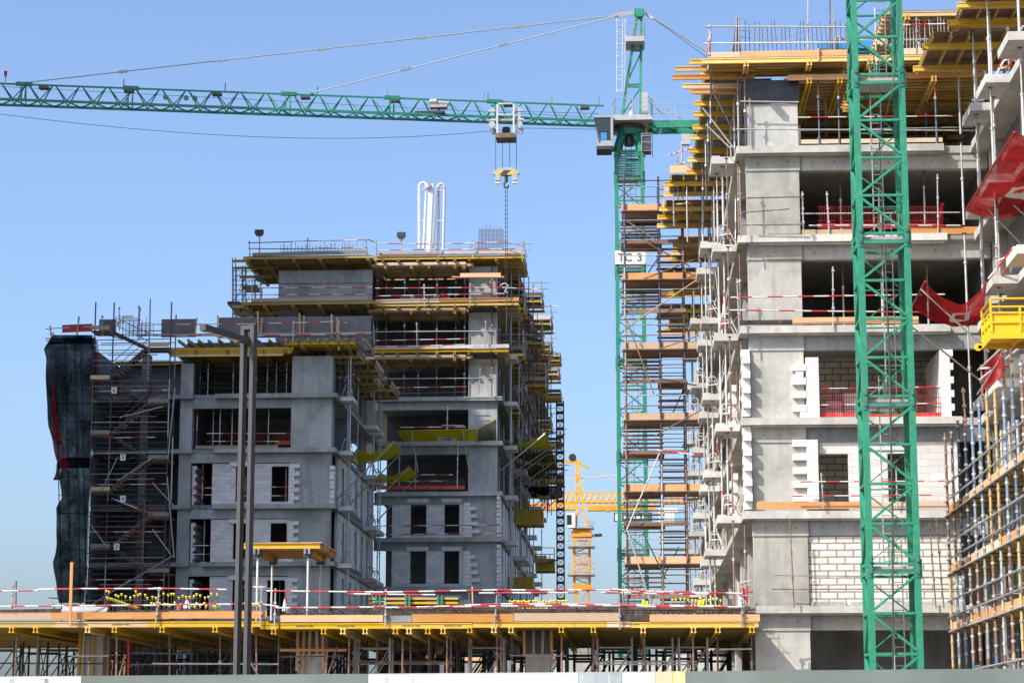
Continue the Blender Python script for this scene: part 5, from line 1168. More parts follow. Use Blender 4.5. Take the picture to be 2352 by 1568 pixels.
# ================================================================ STAIR SCAFFOLD in the middle
sx = lambda x: .97 + (x-1500)*.0208
S = thing('stair_scaffold', 'tall rusty stair scaffold with orange landings beside the right block', 'scaffold', (sx(1500), 104.4, 0))
lv = [6.55 + 3.42*k for k in range(7)]
stx = [sx(1438), sx(1518), sx(1574), sx(1437)]
for k, x in enumerate(stx[:3]):
    for j, y in enumerate((104.2, 106.4)):
        zt2 = 29.0 - .3*k; segs = [0, 5.2, 10.1, 14.6, 19.4, 24.2, zt2]
        for q, (za, zb) in enumerate(zip(segs, segs[1:])): build(MB().tube((x, y, za), (x, y, zb), .052, 7), 'standard', ('rust','blue_steel','rust_dark','rust','steel','rust_dark')[(q+k*2+j) % 6] if (q+k) % 5 else 'blue_steel', S)
for z in lv:
    for j, y in enumerate((104.29, 106.3)):
        build(MB().bar((sx(1432), y, z+.12), (sx(1610), y, z+.12), .05, .34), 'landing_board', 'ply_orange' if (int(z) % 2 or j) else 'ply_tan', S)
    m = MB()
    for i in range(9): m.bar((sx(1432), 104.2+i*.26, z-.08), (sx(1608), 104.2+i*.26, z-.08), .225, .045)
    build(m, 'landing_deck', 'ply_brown', S)
    m = MB()
    for y in (104.15, 106.5): m.tube((sx(1428), y, z-.16), (sx(1612), y, z-.16), .028)
    build(m, 'landing_ledger', 'rust_dark', S)
    if z > 26: continue
    zm = z + 1.75
    m = MB()
    for i in range(7): m.bar((sx(1430) if int(z) % 2 else sx(1512), 104.3+i*.28, zm), (sx(1525) if int(z) % 2 else sx(1580), 104.3+i*.28, zm), .22, .05)
    m.bar((sx(1430), 104.29, zm+.06), (sx(1578), 104.12, zm+.06), .045, .18)
    build(m, 'half_landing', 'ply_brown', S)
    for k in range(6):
        y = 104.3+.36*k
        build(MB().box(sx(1430)+.02*(k % 3), sx(1522)+.03*(k % 2), y, y+.28, zm+.28+.245*k, zm+.34+.245*k), 'tread', ('ply_brown','rust_dark','board_grey')[k % 3] if k % 3 else 'ply_brown', S)
        y = 106.2-.36*k
        build(MB().box(sx(1512), sx(1578)+.03*(k % 2), y, y+.28, z+.22+.25*k, z+.28+.25*k), 'tread', 'ply_brown' if k % 2 else 'rust_dark', S)
for z in lv:
    for dz, mt in ((.62, 'rust'), (1.12, 'steel'), (1.42, 'rust_dark'), (2.05, 'blue_steel'), (2.45, 'rust'), (2.86, 'steel')):
        if z+dz > 28.6: continue
        build(MB().tube((sx(1434), 104.15, z+dz), (sx(1576) if dz < 2.5 else sx(1608), 104.15, z+dz), .026), 'ledger', mt, S)
        build(MB().tube((sx(1516), 106.45, z+dz+.13), (sx(1577), 106.45, z+dz+.13), .024), 'ledger', mt, S)
br = [(1440,508,1520,560), (1605,640,1450,745), (1612,590,1480,640), (1440,735,1502,905), (1518,800,1605,770), (1520,870,1600,885), (1515,1040,1440,1215), (1440,1215,1500,1400), (1490,560,1585,612), (1505,1000,1612,940), (1478,1225,1530,1330)]
for k, (a, b, c_, d_) in enumerate(br): build(MB().tube(P(a,b,103.9), P(c_,d_,103.9), .035), 'diagonal_brace', ('rust','beam_pale','rust','rust','rust','steel_dark','steel_pale','steel_pale','rust','rust','steel_dark')[k], S)
for k, (a, b, c_, d_) in enumerate(((1525,572,1480,640), (1560,1255,1520,1330), (1572,890,1540,960))): build(MB().tube(P(a,b,106.3), P(c_,d_,106.3), .03), 'diagonal_brace', 'rust_dark', S)
guard('slanting red and white tube tied across the stair scaffold', [], [(P(1508,1033,103.7), P(1610,1046,103.7), 'stripe1')], r=.035)
# ================================================================ RIGHT SCAFFOLD
xa, xb = 10.95, 12.15; zs = (9.45, 7.42, 5.45)
RS = thing('facade_scaffold', 'facade scaffold of coloured tubes along the right-hand wing, orange boards', 'scaffold', (xa, 70, 0))
cols = ['rust','steel','beam_pale','steel','rust','beam_pale','light_blue_steel','rust','blue_steel','steel','rust','steel','light_blue_steel','green_steel']
k = 0
for i in range(11):
    y = 77.4 - 1.55*i
    for j, x in enumerate((xa, xb)):
        for q, (za, zb) in enumerate(((0, 4.2), (4.2, 7.3), (7.3, 11.6 + .8*R.random()))):
            m = MB().tube((x, y+.15*j, za), (x, y+.15*j, zb), .046, 8); m.c = 1; zq = za+.3
            while zq < zb: m.tube((x, y+.15*j, zq), (x, y+.15*j, zq+.08), .068, 8); zq += .5
            build(m, 'standard', [cols[(i*2+j*3+q*(1 if i % 2 else 2)) % len(cols)], 'steel'], RS)
        m = MB()
        pass
for z in zs + (3.5,):
    for x, o in ((xa, -.07), (xb, .07)):
        for dz in ((0, .5, 1.05) if z > 4 else (0, .5)): build(MB().tube((x+o, 77.6, z-.04+dz), (x+o, 60, z-.04+dz), .032), 'ledger', 'steel', RS)
    for i in range(11): build(MB().tube((xa-.1, 77.35-1.55*i, z-.08), (xb+.1, 77.35-1.55*i, z-.08), .03), 'transom', 'rust_dark', RS)
    if z < 4: continue
    m = MB()
    for i in range(5): m.bar((xa+.08+.23*i, 77.5, z), (xa+.08+.23*i, 60, z), .22, .04)
    build(m, 'deck_boards', 'board_grey', RS)
    for i in range(32): build(MB().bar((xa+.02, 77.3-.54*i, z-.06), (xb-.02, 77.3-.54*i, z-.06), .07, .07), 'deck_bearer', 'beam_old_shaded', RS)
    for i in range(5): build(MB().bar((xa+.06, 77.5-3.5*i, z+.15), (xa+.06, 74.02-3.5*i, z+.15), .035, .26), 'toe_board', 'ply_tan' if (i == 2 and z == zs[1]) else 'ply_orange', RS)
for k in range(14):
    y = 76.5 - 1.05*k + R.uniform(-.3,.3); z = R.uniform(1.2, 2.2); build(MB().tube((xa+.25, y, z), (xb+.6, y-1.2, z+R.uniform(1.4,2.6)), .035), 'raking_tube', R.choice(('steel','steel_pale','rust','stripe0')), RS)
for k in range(16):
    y = 77 - k*.9; z = R.choice((6.15, 6.3, 4.5, 4.2, 8.3)); build(MB().tube((xb-.6, y, z), (WX+.2, y+R.uniform(-.4,.4), z+R.uniform(-.05,.1)), .03), 'tie_tube', R.choice(('steel','steel_pale','rust')), RS)
build(MB().tube(P(2308,1395,68), P(2313,1570,68), .025), 'hose', 'white_paint', None, 'thin white hose hanging down the right-hand facade scaffold', 'hose')
# platforms and red nets of the wing
def skip(label, x0, x1, y0, y1, z0, z1, rail, mat='platform_yellow', group=None, nx=3, ny=2, lug=True):
    th = thing('loading_platform', label, 'platform', ((x0+x1)/2, y0, z0), group); h = z1-z0
    build(MB().box(x0, x1, y0, y1, z0+.16, z0+.21), 'floor', mat, th)
    build(MB().box(x0+.02, x1-.02, y0+.02, y0+.05, z0+.21, z1).box(x0+.02, x0+.05, y0+.05, y1, z0+.21, z1).box(x1-.05, x1-.02, y0+.05, y1, z0+.21, z1), 'side_panel', mat, th)
    m = MB()
    for i in range(nx+1): x = x0+(x1-x0)*i/nx; m.box(max(x0, x-.03), min(x1, x+.03), y0-.03, y0+.018, z0+.21, z1)
    for z in (z0+.21+(h-.21)*.5, z1): m.box(x0, x1, y0-.025, y0+.019, z-.025, z+.025)
    for i in range(ny+2): y = y0+.05+(y1-y0-.05)*i/(ny+1); m.box(x0-.03, x0+.018, y-.03, y+.03, z0+.21, z1)
    for z in (z0+.21+(h-.21)*.5, z1): m.box(x0-.025, x0+.019, y0, y1, z-.025, z+.025)
    build(m, 'stiffener', mat, th)
    m = MB().box(x0-.04, x1+.04, y0-.06, y0-.0, z0, z0+.16).box(x0-.04, x0+.02, y0, y1, z0, z0+.16).box(x0, x1, y1-.06, y1, z0, z0+.16)
    for i in range(1, nx): x = x0+(x1-x0)*i/nx; m.box(x-.03, x+.03, y0, y1-.06, z0+.02, z0+.159)
    if lug: m.tube((x0-.16, y1-.1, z0+.05), (x0-.16, y1-.03, z0+.05), .12, 10).box(x0-.16, x0-.04, y1-.1, y1-.04, z0, z0+.1)
    build(m, 'base_frame', mat, th)
    if rail:
        m = MB()
        for i in range(nx+1): x = x0+(x1-x0)*i/nx; m.tube((x, y0, z1), (x, y0, z1+rail*(1 if i in (0, nx) else .42)), .035)
        for y in (y1,): m.tube((x0, y, z1), (x0, y, z1+rail*.9), .03)
        for f in (.42, 1.0): m.tube((x0, y0, z1+rail*f), (x1, y0, z1+rail*f), .035); m.tube((x0, y0, z1+rail*f), (x0, y1, z1+rail*f*.95), .03)
        build(m, 'hand_rail', mat, th)
    return th
Yq = 66.0
skip('bright yellow loading platform hanging from the right-hand wing, frame edge', X_(2277,740,Yq), X_(2277,740,Yq)+2.6, Yq, Yq+1.75, Z_(2300,778,Yq), Z_(2300,718,Yq), Z_(2300,686,Yq)-Z_(2300,718,Yq), nx=3)
d_ = P(2216,485,74); ia = P(2356,492,74); n_ = V((d_.x, 64, d_.z)); ib = V((ia.x, 64, ia.z))
stt = [(P(2302,358,69.9), P(2358,402,70.4)), (P(2263,412,71.8), P(2356,496,72.2)), (P(2239,449,73), P(2345,560,73.2))]
fan('large red safety net fan below the white balconies of the right-hand wing', ia, ib, n_, d_, .28, 'net_red', stt, patch=(5, 8, 3, 7, 'sack_white'), nu=18, nv=12)
fan('smaller red safety net fan above the yellow loading platform, pale emblem patch', P(2255,735,74.5), P(2265,648,71), P(2125,645,71), P(2094,704,74.5), .75, 'net_red', [(P(2115,664,71.8), P(2272,808,72.5)), (P(2096,752,72.5), P(2256,877,74))], patch=(3, 8, 3, 7, 'sack_white'), nu=14, nv=14)
fan('red netting draped behind the scaffold tubes under the yellow loading platform', P(2252,900,74), P(2306,860,70), P(2300,802,70), P(2262,838,74), .0, 'net_red', [(P(2245,905,73.8), P(2310,805,69.9)), (P(2246,850,73.8), P(2300,800,69.9))], wob=.03)
guard('scaffold uprights and rail at the right-hand wing below the yellow loading platform', [(P(2258,942,73), P(2254,838,73)), (P(2220,1000,73), P(2212,890,73)), (P(2308,930,71), P(2303,800,71)), (P(2328,1150,70), P(2322,800,70))], [(P(2252,846,72.9), P(2360,838,71), 'stripe0'), (P(2250,872,72.9), P(2340,800,71), 'steel_pale')], r=.035, pm='rust')
guard('red and white tape rails on the right-hand wing balcony beside the red net', [(P(2290,640,71.2), P(2288,560,71.2))], [(P(2270,640,71.2), P(2330,566,70.5), 'stripe0'), (P(2300,632,71), P(2356,560,70), 'stripe3'), (P(2290,600,71.1), P(2312,590,71.1), 'stripe1')], r=.03)
guard('red and white rails on the uppermost wing balcony, beside the tall pale props', [(P(2318,165,71), P(2314,60,71))], [(P(2290,160,71.3), P(2350,60,69.5), 'stripe1'), (P(2310,160,71), P(2356,100,69.8), 'stripe0')], r=.03)
bz = P(2290,168,71.2); build(MB().path([bz, bz+V((.25,0,.42)), bz+V((.55,0,.5)), bz+V((.85,0,.02))], .03).path([bz+V((0,.9,0)), bz+V((.25,.9,.42)), bz+V((.55,.9,.5))], .03).tube(bz+V((.25,0,.42)), bz+V((.25,.9,.42)), .025), 'balcony_bracket', 'white_paint', None, 'white bent-tube bracket on the uppermost wing balcony', 'bracket')
# ================================================================ LEFT BLOCK (front part)
LZ = {1: 9.2, 2: 12.78, 3: 16.41, 4: 19.97, 5: 23.48, 6: 26.95}; YL = 138.0
lx = lambda x, y=1000: X_(x, y, YL)
B = thing('apartment_block', 'shaded grey concrete apartment block under construction behind the lamp post', 'building', (-24, YL, 0))
xl, xw0, xw1, xr = lx(412), lx(440), lx(668), lx(761); 
for n in range(1, 6):
    z = LZ[n]
    build(MB().box(xl-5.6, xr+.35, YL+.002, 160, z-.27, z), 'floor_slab', 'concrete_dark', B)
    build(MB().box(lx(495 if n > 2 else 470), xr+.35, YL-.45, YL, z-.28, z).box(xl-.3, xw0+.1, YL-.35, YL, z-.28, z-.02), 'slab_edge', 'concrete_cold', B)
    for (y0, y1) in ((139, 141), (152, 154), (155.3, 157.3)): build(MB().box(xr+.352, xr+1.25, y0, y1, z-.30, z-.03), 'balcony_slab', 'concrete_edge', B)
LZ[0] = 4.5
for n in range(0, 6):
    z0, z1 = LZ[n], LZ[n+1]-.27
    if n == 5: z1 -= .55
    build(MB().box(xl, xw0, YL+.02, YL+.6, z0, z1-.6), 'column', 'concrete_cold', B)
    build(MB().box(xw1, xr, YL+.01, YL+.5, z0, z1 - (0 if n < 5 else .2)), 'wall_panel', 'concrete_cold', B)
    if n < 5: build(MB().box(xl, xw1-.002, YL+.04, YL+.4, z1-.6, z1-.002), 'beam', 'concrete_cold', B)
    build(MB().box(xl+.2, xr-.5, YL+9, YL+9.2, z0, z1+(.5 if n == 5 else 0)), 'inner_wall', 'concrete_dark', B)
    build(MB().box(xl+.0, xl+.2, YL+.7, YL+9, z0, z1).box(xr-2.6, xr-2.4, YL+.6, YL+8.9, z0, z1), 'partition_wall', 'concrete_dark', B)
    build(MB().box(xr-.5, xr-.2, YL+.6, YL+3.0, z0, z1).box(xr-.5, xr-.2, YL+9, YL+11, z0, z1).box(xr-.5, xr-.2, YL+17, YL+20, z0, z1), 'column', 'concrete_dark', B)
for n, ops, xe_ in ((3, [(543, 576), (625, 664)], 690), (2, [(540, 572), (625, 662)], 676), (1, [(541, 570), (620, 660)], 682)):
    z0, z1 = LZ[n], LZ[n+1]-.27-.6
    o = [(lx(a), lx(b), z0+.2, z0+2.45) for a, b in ops]
    if n == 2: o[1] = (lx(625), lx(662), z0+.3, z1-.3); 
    wall(B, lx(489), xw1, YL+.1, z0, z1-.05, o, 'block_fine', name='block_wall')
    m = MB(); nb = 10
    for k in range(nb):
        w = .62 if k % 2 else .30; m.box(xw1-.06, xw1+w, YL-.14, YL+.008, z0+.02+k*.255, z0+k*.255+.265)
    build(m, 'toothed_pier', 'block_plain', B)
    m = MB()
    for k in range(10): m.box(xw0+.05, xw0+.2+(.12 if k % 2 else 0), YL+.3, YL+3.2, z0+k*.255, z0+k*.255+.245)
    build(m, 'toothed_pier', 'block_fine', B)
    build(MB().box(lx(530), lx(585), YL-.05, YL+.098, z0+2.46, z0+2.72), 'lintel', 'block_plain', B)
# side walls to the right that run back
for n in range(0, 4):
    z0, z1 = LZ[n], LZ[n+1]-.28; ya = 140.2; m = MB()
    while ya < 159:
        yb = ya + R.uniform(1.6, 2.6); m.box(xr-.02, xr+.16, ya, yb, z0, z1-.4); m.box(xr-.02, xr+.16, yb, min(yb+1.1, 160), z0, z0+.25); ya = yb + 1.1
    m.box(xr-.02, xr+.16, 140.2, 159, z1-.398, z1)
    build(m, 'side_block_wall', 'block_fine', B)
    m = MB()
    for k in range(8): m.box(xr+.0-.02, xr+.26, YL-.2-.1*(k % 2), YL+.3, z0+.05+k*.3, z0+.05+k*.3+.27)
    if n in (3,): build(m, 'toothed_pier', 'block_plain', B)
# roof formwork of the left block
zy = Z_(600, 797, YL-.6)
table('yellow roof formwork over the left block, long beams along the front', xl-.6, lx(674, 800), YL-.6, YL+5, zy+.02, 'x', .55, [lx(x, 830) for x in (455, 528, 610, 660)], mj='beam_old_shaded', mp='beam_old_shaded', stag=.1)
table('yellow roof formwork at the right front corner of the left block', lx(662, 790), lx(815, 790), YL-1.0, YL+6, zy+.28, 'x', .5, [lx(700, 830), lx(755, 830), lx(800,830)], mj='beam_yellow', mp='beam_old_shaded', stag=.1)
for k in range(4):
    build(MB().bar((xl-.7+.1*(k % 2), YL-.66-.02*k, zy-.10-.145*k), (lx(674 if k < 3 else 655, 800), YL-.66-.02*k, zy-.10-.145*k), .08, .13), 'timber_beam', ('beam_yellow','beam_yellow','beam_old_shaded','beam_yellow')[k], None, '%s beam of the stacked yellow beams along the left block roof front' % ('top','second','third','lowest')[k], 'beam', 'stacked front beams of the left block')
for k in range(20):
    x = lx(425 + k*22 + R.uniform(-5,5), 780); z = zy+.30+R.uniform(-.03,.03); build(MB().bar((x, YL-1.2-R.random()*.6, z), (x+.2, YL+3, z), .09, .2), 'cross_beam', R.choice(('beam_old_shaded','board_grey','beam_old_shaded','beam_pale')), None, '%s cross beam from the left, ending above the left block yellow roof front' % ORD[k], 'beam', 'cross beams of the left block roof')
build(MB().box(xl-.3, xr+.6, YL+3.1, YL+3.2, zy-.1, Z_(400,768,YL)), 'sky_gap_panel', 'film_brown', None, 'added dark panel closing sky gaps behind the cross beams of the left block roof', 'panel')  # added sheet, dark so the bright slits under the cross beams read as shade
board((lx(355,755), YL-.3, Z_(400,771,YL)), (lx(855,755), YL-.3, Z_(400,771,YL)), .14, .06, 'board_grey', 'long grey sill board under the dark parapet shutters of the left block')
for k, (a, b, y0, y1, Y) in enumerate(((175, 266, 768, 734, YL+6), (363, 449, 774, 733, YL+1), (501, 856, 776, 729, YL+.2))):
    build(MB().box(lx(a,750), X_(b,750,Y), Y, Y+.12, Z_(a,y1+45 if k == 9 else y0,Y), Z_(a,y1,Y)), 'parapet_shutter', 'film_grey', None, '%s dark grey parapet shutter panel on the left block roof' % ('far left','short middle','long right')[k], 'shutter', 'parapet shutters')
build(MB().prism([(X_(855,750,YL), YL+.2, Z_(855,776,YL)), (X_(855,750,YL), YL+.2, Z_(855,729,YL)), (X_(862,750,YL+5), YL+5, Z_(855,729,YL)), (X_(862,750,YL+5), YL+5, Z_(855,776,YL))], (-.1, 0, 0)), 'parapet_shutter', 'film_grey', None, 'dark parapet shutter returning at the right corner of the left block roof', 'shutter', 'parapet shutters')
for k, (x, t) in enumerate(((178, 727), (449, 730), (501, 725), (595, 715), (600, 730), (690, 720), (697, 725), (763, 722), (775, 730))):
    build(MB().bar((X_(x,750,YL), YL-.1, Z_(x,775,YL)), (X_(x+R.uniform(-4,4),750,YL), YL-.1, Z_(x,t,YL)), .1, .06), 'shutter_strut', 'beam_pale', None, '%s pale timber strut from the left against the dark parapet shutters' % ORD[k], 'timber', 'struts of the parapet shutters')
guard('two striped rails along the dark parapet shutters of the left block', [(P(672,805,YL-.8), P(674,735,YL-.8)), (P(778,805,YL-.8), P(778,735,YL-.8)), (P(318,780,YL-.8), P(322,705,YL-.8))], [(P(320,745,YL-.8), P(560,744,YL-.8), 'stripe_far'), (P(560,744,YL-.8), P(790,738,YL-.8), 'stripe_far1'), (P(320,770,YL-.8), P(560,772,YL-.8), 'stripe_far1'), (P(560,772,YL-.8), P(840,766,YL-.8), 'stripe_far'), (P(785,740,YL-.8), P(855,752,YL+4), 'stripe_far1'), (P(785,768,YL-.8), P(855,790,YL+4), 'stripe_far')], r=.034, pm='steel')
# props, rails and mesh in the left block
for k, x in enumerate((452, 475, 528, 560, 588, 610, 632, 655, 690, 700, 742, 775, 792, 806)):
    for j in range(2 if k % 2 else 1):
        prop(lx(x+R.uniform(-4,4), 850), YL+.9+2.2*j, LZ[5], zy-.75, R.choice(('blue_steel','steel_dark','steel')), 'steel', '%s prop from the left, %s row, under the yellow roof of the left block' % (ORD[k], ('front','back')[j]), 'props in the left block top storey', .04, fine=False)
for k, y in enumerate((842, 852, 880, 891)):
    build(MB().tube(P(440,y,YL+.7), P(668,y,YL+.7), .028, 5), 'level_tube', 'steel_dark', None, '%s level tube from the top across the dark top storey of the left block' % ORD[k], 'tube', 'level tubes in the left block')
for n, ps in ((4, (447, 478, 500, 522, 612, 660)), (3, (463, 556, 655)), (2, (470, 560)), (1, (560, 640))):
    for k, x in enumerate(ps): prop(lx(x), YL+.7+.9*(k % 2), LZ[n], LZ[n+1]-.3, R.choice(('steel','stripe_far','steel_pale')), 'rust', '%s prop from the left in the opening, storey %s of the left block' % (ORD[k], ORD[n]), 'props in the left block openings', .035, fine=False)
for k, (a, b, y0, y1, c1, c2) in enumerate(((475, 668, 995, 1013, 'stripe_far', 'stripe_far1'), (440, 489, 1120, 1136, 'stripe_far1', 'stripe_far'), (624, 690, 1118, 1138, 'stripe_far', 'stripe_far1'), (440, 490, 1252, 1272, 'stripe_far', 'stripe_far1'), (540, 580, 1120, 1138, 'stripe_far', 'stripe_far1'))):
    guard('%s pair of striped rails in the shaded openings of the left block' % ORD[k], [], [(P(a,y0,YL+.2), P(b,y0,YL+.2), c1), (P(a,y1,YL+.2), P(b,y1,YL+.2), c2)], 'rails in the left block openings', .03)
barrier('dark red mesh barrier at the right of the open storey of the left block', 632, 668, 998, 1020, YL+.3)
board((lx(450), YL-.05, LZ[4]+.12), (lx(640), YL-.05, LZ[4]+.12), .22, .05, 'board_grey', 'grey toe board across the open storey of the left block')
board((lx(560), YL-.05, LZ[2]+.12), (lx(620), YL-.05, LZ[2]+.12), .22, .05, 'board_grey', 'grey toe board in the lower window of the left block')
for n in range(1, 6):
    for k, (y0, dx) in enumerate(((139.4, .8), (140.6, .5), (145, .1), (149, .1), (152.4, .8), (153.7, .6), (155.8, .9), (157, .6))):
        zt_ = (LZ[n+1]-.3) if n < 5 else zy-.2
        prop(xr+.2+dx, y0, LZ[n], zt_, R.choice(('steel','steel_pale','steel')), 'rust', '%s prop from the front along the right side of the left block, storey %s' % (ORD[k], ORD[n]), 'props along the right side of the left block', .045, fine=False)
    for k, y0 in enumerate((139.2, 152.2, 155.5)):
        x = xr+.5; z = LZ[n]; build(MB().path([(x, y0, z), (x+.2, y0, z+.75), (x+.5, y0, z+.8), (x+.7, y0, z+.1)], .03, 5).path([(x, y0+1.4, z), (x+.2, y0+1.4, z+.75), (x+.5, y0+1.4, z+.8)], .03, 5).tube((x+.2, y0, z+.75), (x+.2, y0+1.4, z+.75), .025, 5), 'balcony_bracket', 'steel', None, 'grey bent-tube bracket on the %s right-hand balcony, storey %s of the left block' % (ORD[k], ORD[n]), 'bracket', 'brackets on the left block balconies')
    board((xr+.36, 141.3, LZ[n]+.16), (xr+.36, 151.7, LZ[n]+.16), .22, .05, 'ply_brown', 'brown toe board along the right slab edge, storey %s of the left block' % ORD[n])
for k, (y0, y1, dz) in enumerate(((139, 142.6, -.2), (143, 147, -.45), (148, 152, -.5), (152.2, 157.5, -.3))):
    table('%s roof table from the front along the right side of the left block' % ORD[k], xr-1.5, xr+(2.2 if k in (1, 3) else 1.5), y0, y1, zy+.2+dz, 'y', .5, (y0+.5, y1-.9), mj='beam_old_shaded', mp='beam_old_shaded', ply='film_brown', double=False, group='roof tables on the right of the left block', edge=[((xr+(2.2 if k in (1,3) else 1.5)+.04, y0, zy+.35+dz), (xr+(2.2 if k in (1,3) else 1.5)+.04, y1, zy+.35+dz), .3, 'board_grey')])
# yellow net fans
def nf(label, a, b, c_, d_, sag, Ys, poles, mat='net_yellow', patch=None):
    pts = [P(*q, y) for q, y in zip((a, b, c_, d_), Ys)]
    pl = [(P(p0[0], p0[1], p0[2]), P(p1[0], p1[1], p1[2])) for p0, p1 in poles]
    return fan(label, *pts, sag, mat, pl, patch=patch, pr=.045, pmat='steel')
nf('upper yellow safety net fan on the right side of the left block', (798, 1062), (820, 1030), (902, 1012), (925, 1038), .55, (143, 139, 139, 143), [((904,1016,139), (770,1150,139.5)), ((922,1040,143), (800,1160,143))])
nf('lower yellow safety net fan on the right side of the left block', (862, 1108), (876, 1085), (938, 1070), (958, 1094), .4, (153, 150, 150, 153), [((938,1074,150), (850,1165,150.5)), ((955,1096,153), (868,1195,153))])
# ---------------------------------------------------------------- rear part of the left block
RZ = {0: 2.2, 1: 9.2, 2: 12.7, 3: 16.24, 4: 19.59, 5: 23.29, 6: 26.60, 7: 30.1, 8: 33.6, 9: 37.1}; YR = 160.0
rx = lambda x, y=900: X_(x, y, YR)
C = thing('apartment_block', 'taller rear apartment block with yellow formwork storeys, half sunlit at the top', 'building', (-18, YR, 0))
c0, c1, cl = rx(1076), rx(1142), rx(534, 650); BY2 = ((162, 164), (176, 178.5), (181, 183), (194, 196), (205, 207), (216, 218))
for n in range(1, 9):
    z = RZ[n]; form = n > 6
    xl_ = cl+3.0 if n > 6 else rx(862)
    build(MB().box(xl_, c1+.4, YR+.002, 222, z-.3, z), 'floor_slab', 'concrete_dark', C)
    build(MB().box(rx(868), c1+.4, YR-.4, YR, z-.3 + (.08 if form else 0), z), 'slab_edge', 'concrete_cold', C)
    for (y0, y1) in BY2: build(MB().box(c1+.402, c1+1.35, y0, y1, z-.33, z-.03), 'balcony_slab', 'concrete_edge', C)
for n in range(0, 9):
    z0, z1 = RZ[n], RZ[n+1]-.3
    build(MB().box(c0, c1, YR+.0, YR+.7, z0, z1-(.0 if n < 6 else .35)), 'column', 'concrete_cold' if n < 6 else 'concrete_smooth', C)
    if n < 6: build(MB().box(rx(862), c0-.002, YR+.05, YR+.4, z1-.6, z1-.002), 'beam', 'concrete_cold', C)
    build(MB().box(cl+4 if n > 6 else rx(862), c1-.4, YR+8, YR+8.2, z0, z1), 'inner_wall', 'concrete_dark', C) if n != 8 else build(MB().box(rx(862), rx(1015), YR+7, YR+7.2, z0, z1).box(rx(1015), c1-2.3, YR+7, YR+7.2, z0+2.2, z1), 'inner_wall', 'concrete_dark', C)
    build(MB().box(c1-2.2, c1-2.0, YR+.8, 221, z0, z1), 'partition_wall', 'concrete_dark', C)
    for y in (166, 172, 179, 186, 192, 199, 210): build(MB().box(c1-.6, c1-.25, y, y+1.6, z0, z1), 'side_column', 'concrete_dark', C)
for n, xe_ in ((3, 1086), (2, 1092), (1, 1092)):
    z0, z1 = RZ[n], RZ[n+1]-.3-.6
    wall(C, rx(903), c0, YR+.1, z0, z1, [(rx(945), rx(981), z0+.22, z0+2.6), (rx(1022), rx(1056), z0+.22, z0+2.6)], 'block_fine')
    m = MB()
    for k in range(9): m.box(c0-.3, c0+(.45 if k % 2 else .15)*(1+.12*(9-k)), YR-.15, YR-.005, z0+.05+k*.28, z0+.05+k*.28+.265)
    build(m, 'toothed_pier', 'block_plain', C)
    build(MB().box(rx(938), rx(986), YR-.02, YR+.098, z0+2.61, z0+2.9).box(rx(1016), rx(1062), YR-.02, YR+.098, z0+2.61, z0+2.9), 'lintel', 'block_plain', C)
    m = MB()
    for k in range(10): m.box(c1+.0, c1+.25, YR-.3-.12*(k % 2), YR+.2, z0+.05+k*.3, z0+k*.3+.3)
    build(m, 'toothed_pier', 'block_plain', C)
    m = MB(); ya = 161
    while ya < 215: build(MB().box(c1-.02, c1+.18, ya, ya+2.2, z0, RZ[n+1]-.33), 'side_block_wall', 'block_fine', C); ya += 3.5
# upper left concrete wall and its formwork
yw = YR - .4
for n in (7, 8): build(MB().box(X_(640,650,yw), X_(855,650,yw), yw, yw+.4, RZ[n], RZ[n+1]-.9), 'upper_wall', 'concrete_dark' if n == 7 else 'concrete_cold', C)
for n, ya, yb, xx in ((9, 588, 600, 852), (8, 693, 703, 862)):
    z = Z_(700, ya, YR-2)
    table('shaded formwork deck at level %d from the ground, left part of the rear block' % n if False else '%s shaded yellow formwork deck on the left part of the rear block' % ('upper','lower')[9-n], X_(562 if n == 9 else 560, 600, YR-2), X_(xx, 600, YR-2), YR-2, YR+7, z+.03, 'x', .55, [X_(x, 610, YR-2) for x in (570, 610, 675, 735, 795, 845)], mj='beam_old_shaded', mp='beam_old_shaded', stag=.3,
          edge=[((X_(580,580,YR-2), YR-2.05, z+.14), (X_(845,580,YR-2), YR-2.05, z+.24), .26, 'board_grey')])
    build(MB().h20((X_(540,ya,YR), YR-1, z-.1), (X_(600,ya,YR), YR-1, z-.1)).h20((X_(538,ya+8,YR), YR, z-.42), (X_(640,ya+8,YR), YR, z-.42)).h20((X_(545,ya+22,YR), YR+1, z-.9), (X_(620,ya+22,YR), YR+1, z-.9)), 'jutting_beams', 'beam_old_shaded', None, 'bundle of old beams jutting out left of the %s shaded deck of the rear block' % ('upper','lower')[9-n], 'beam')
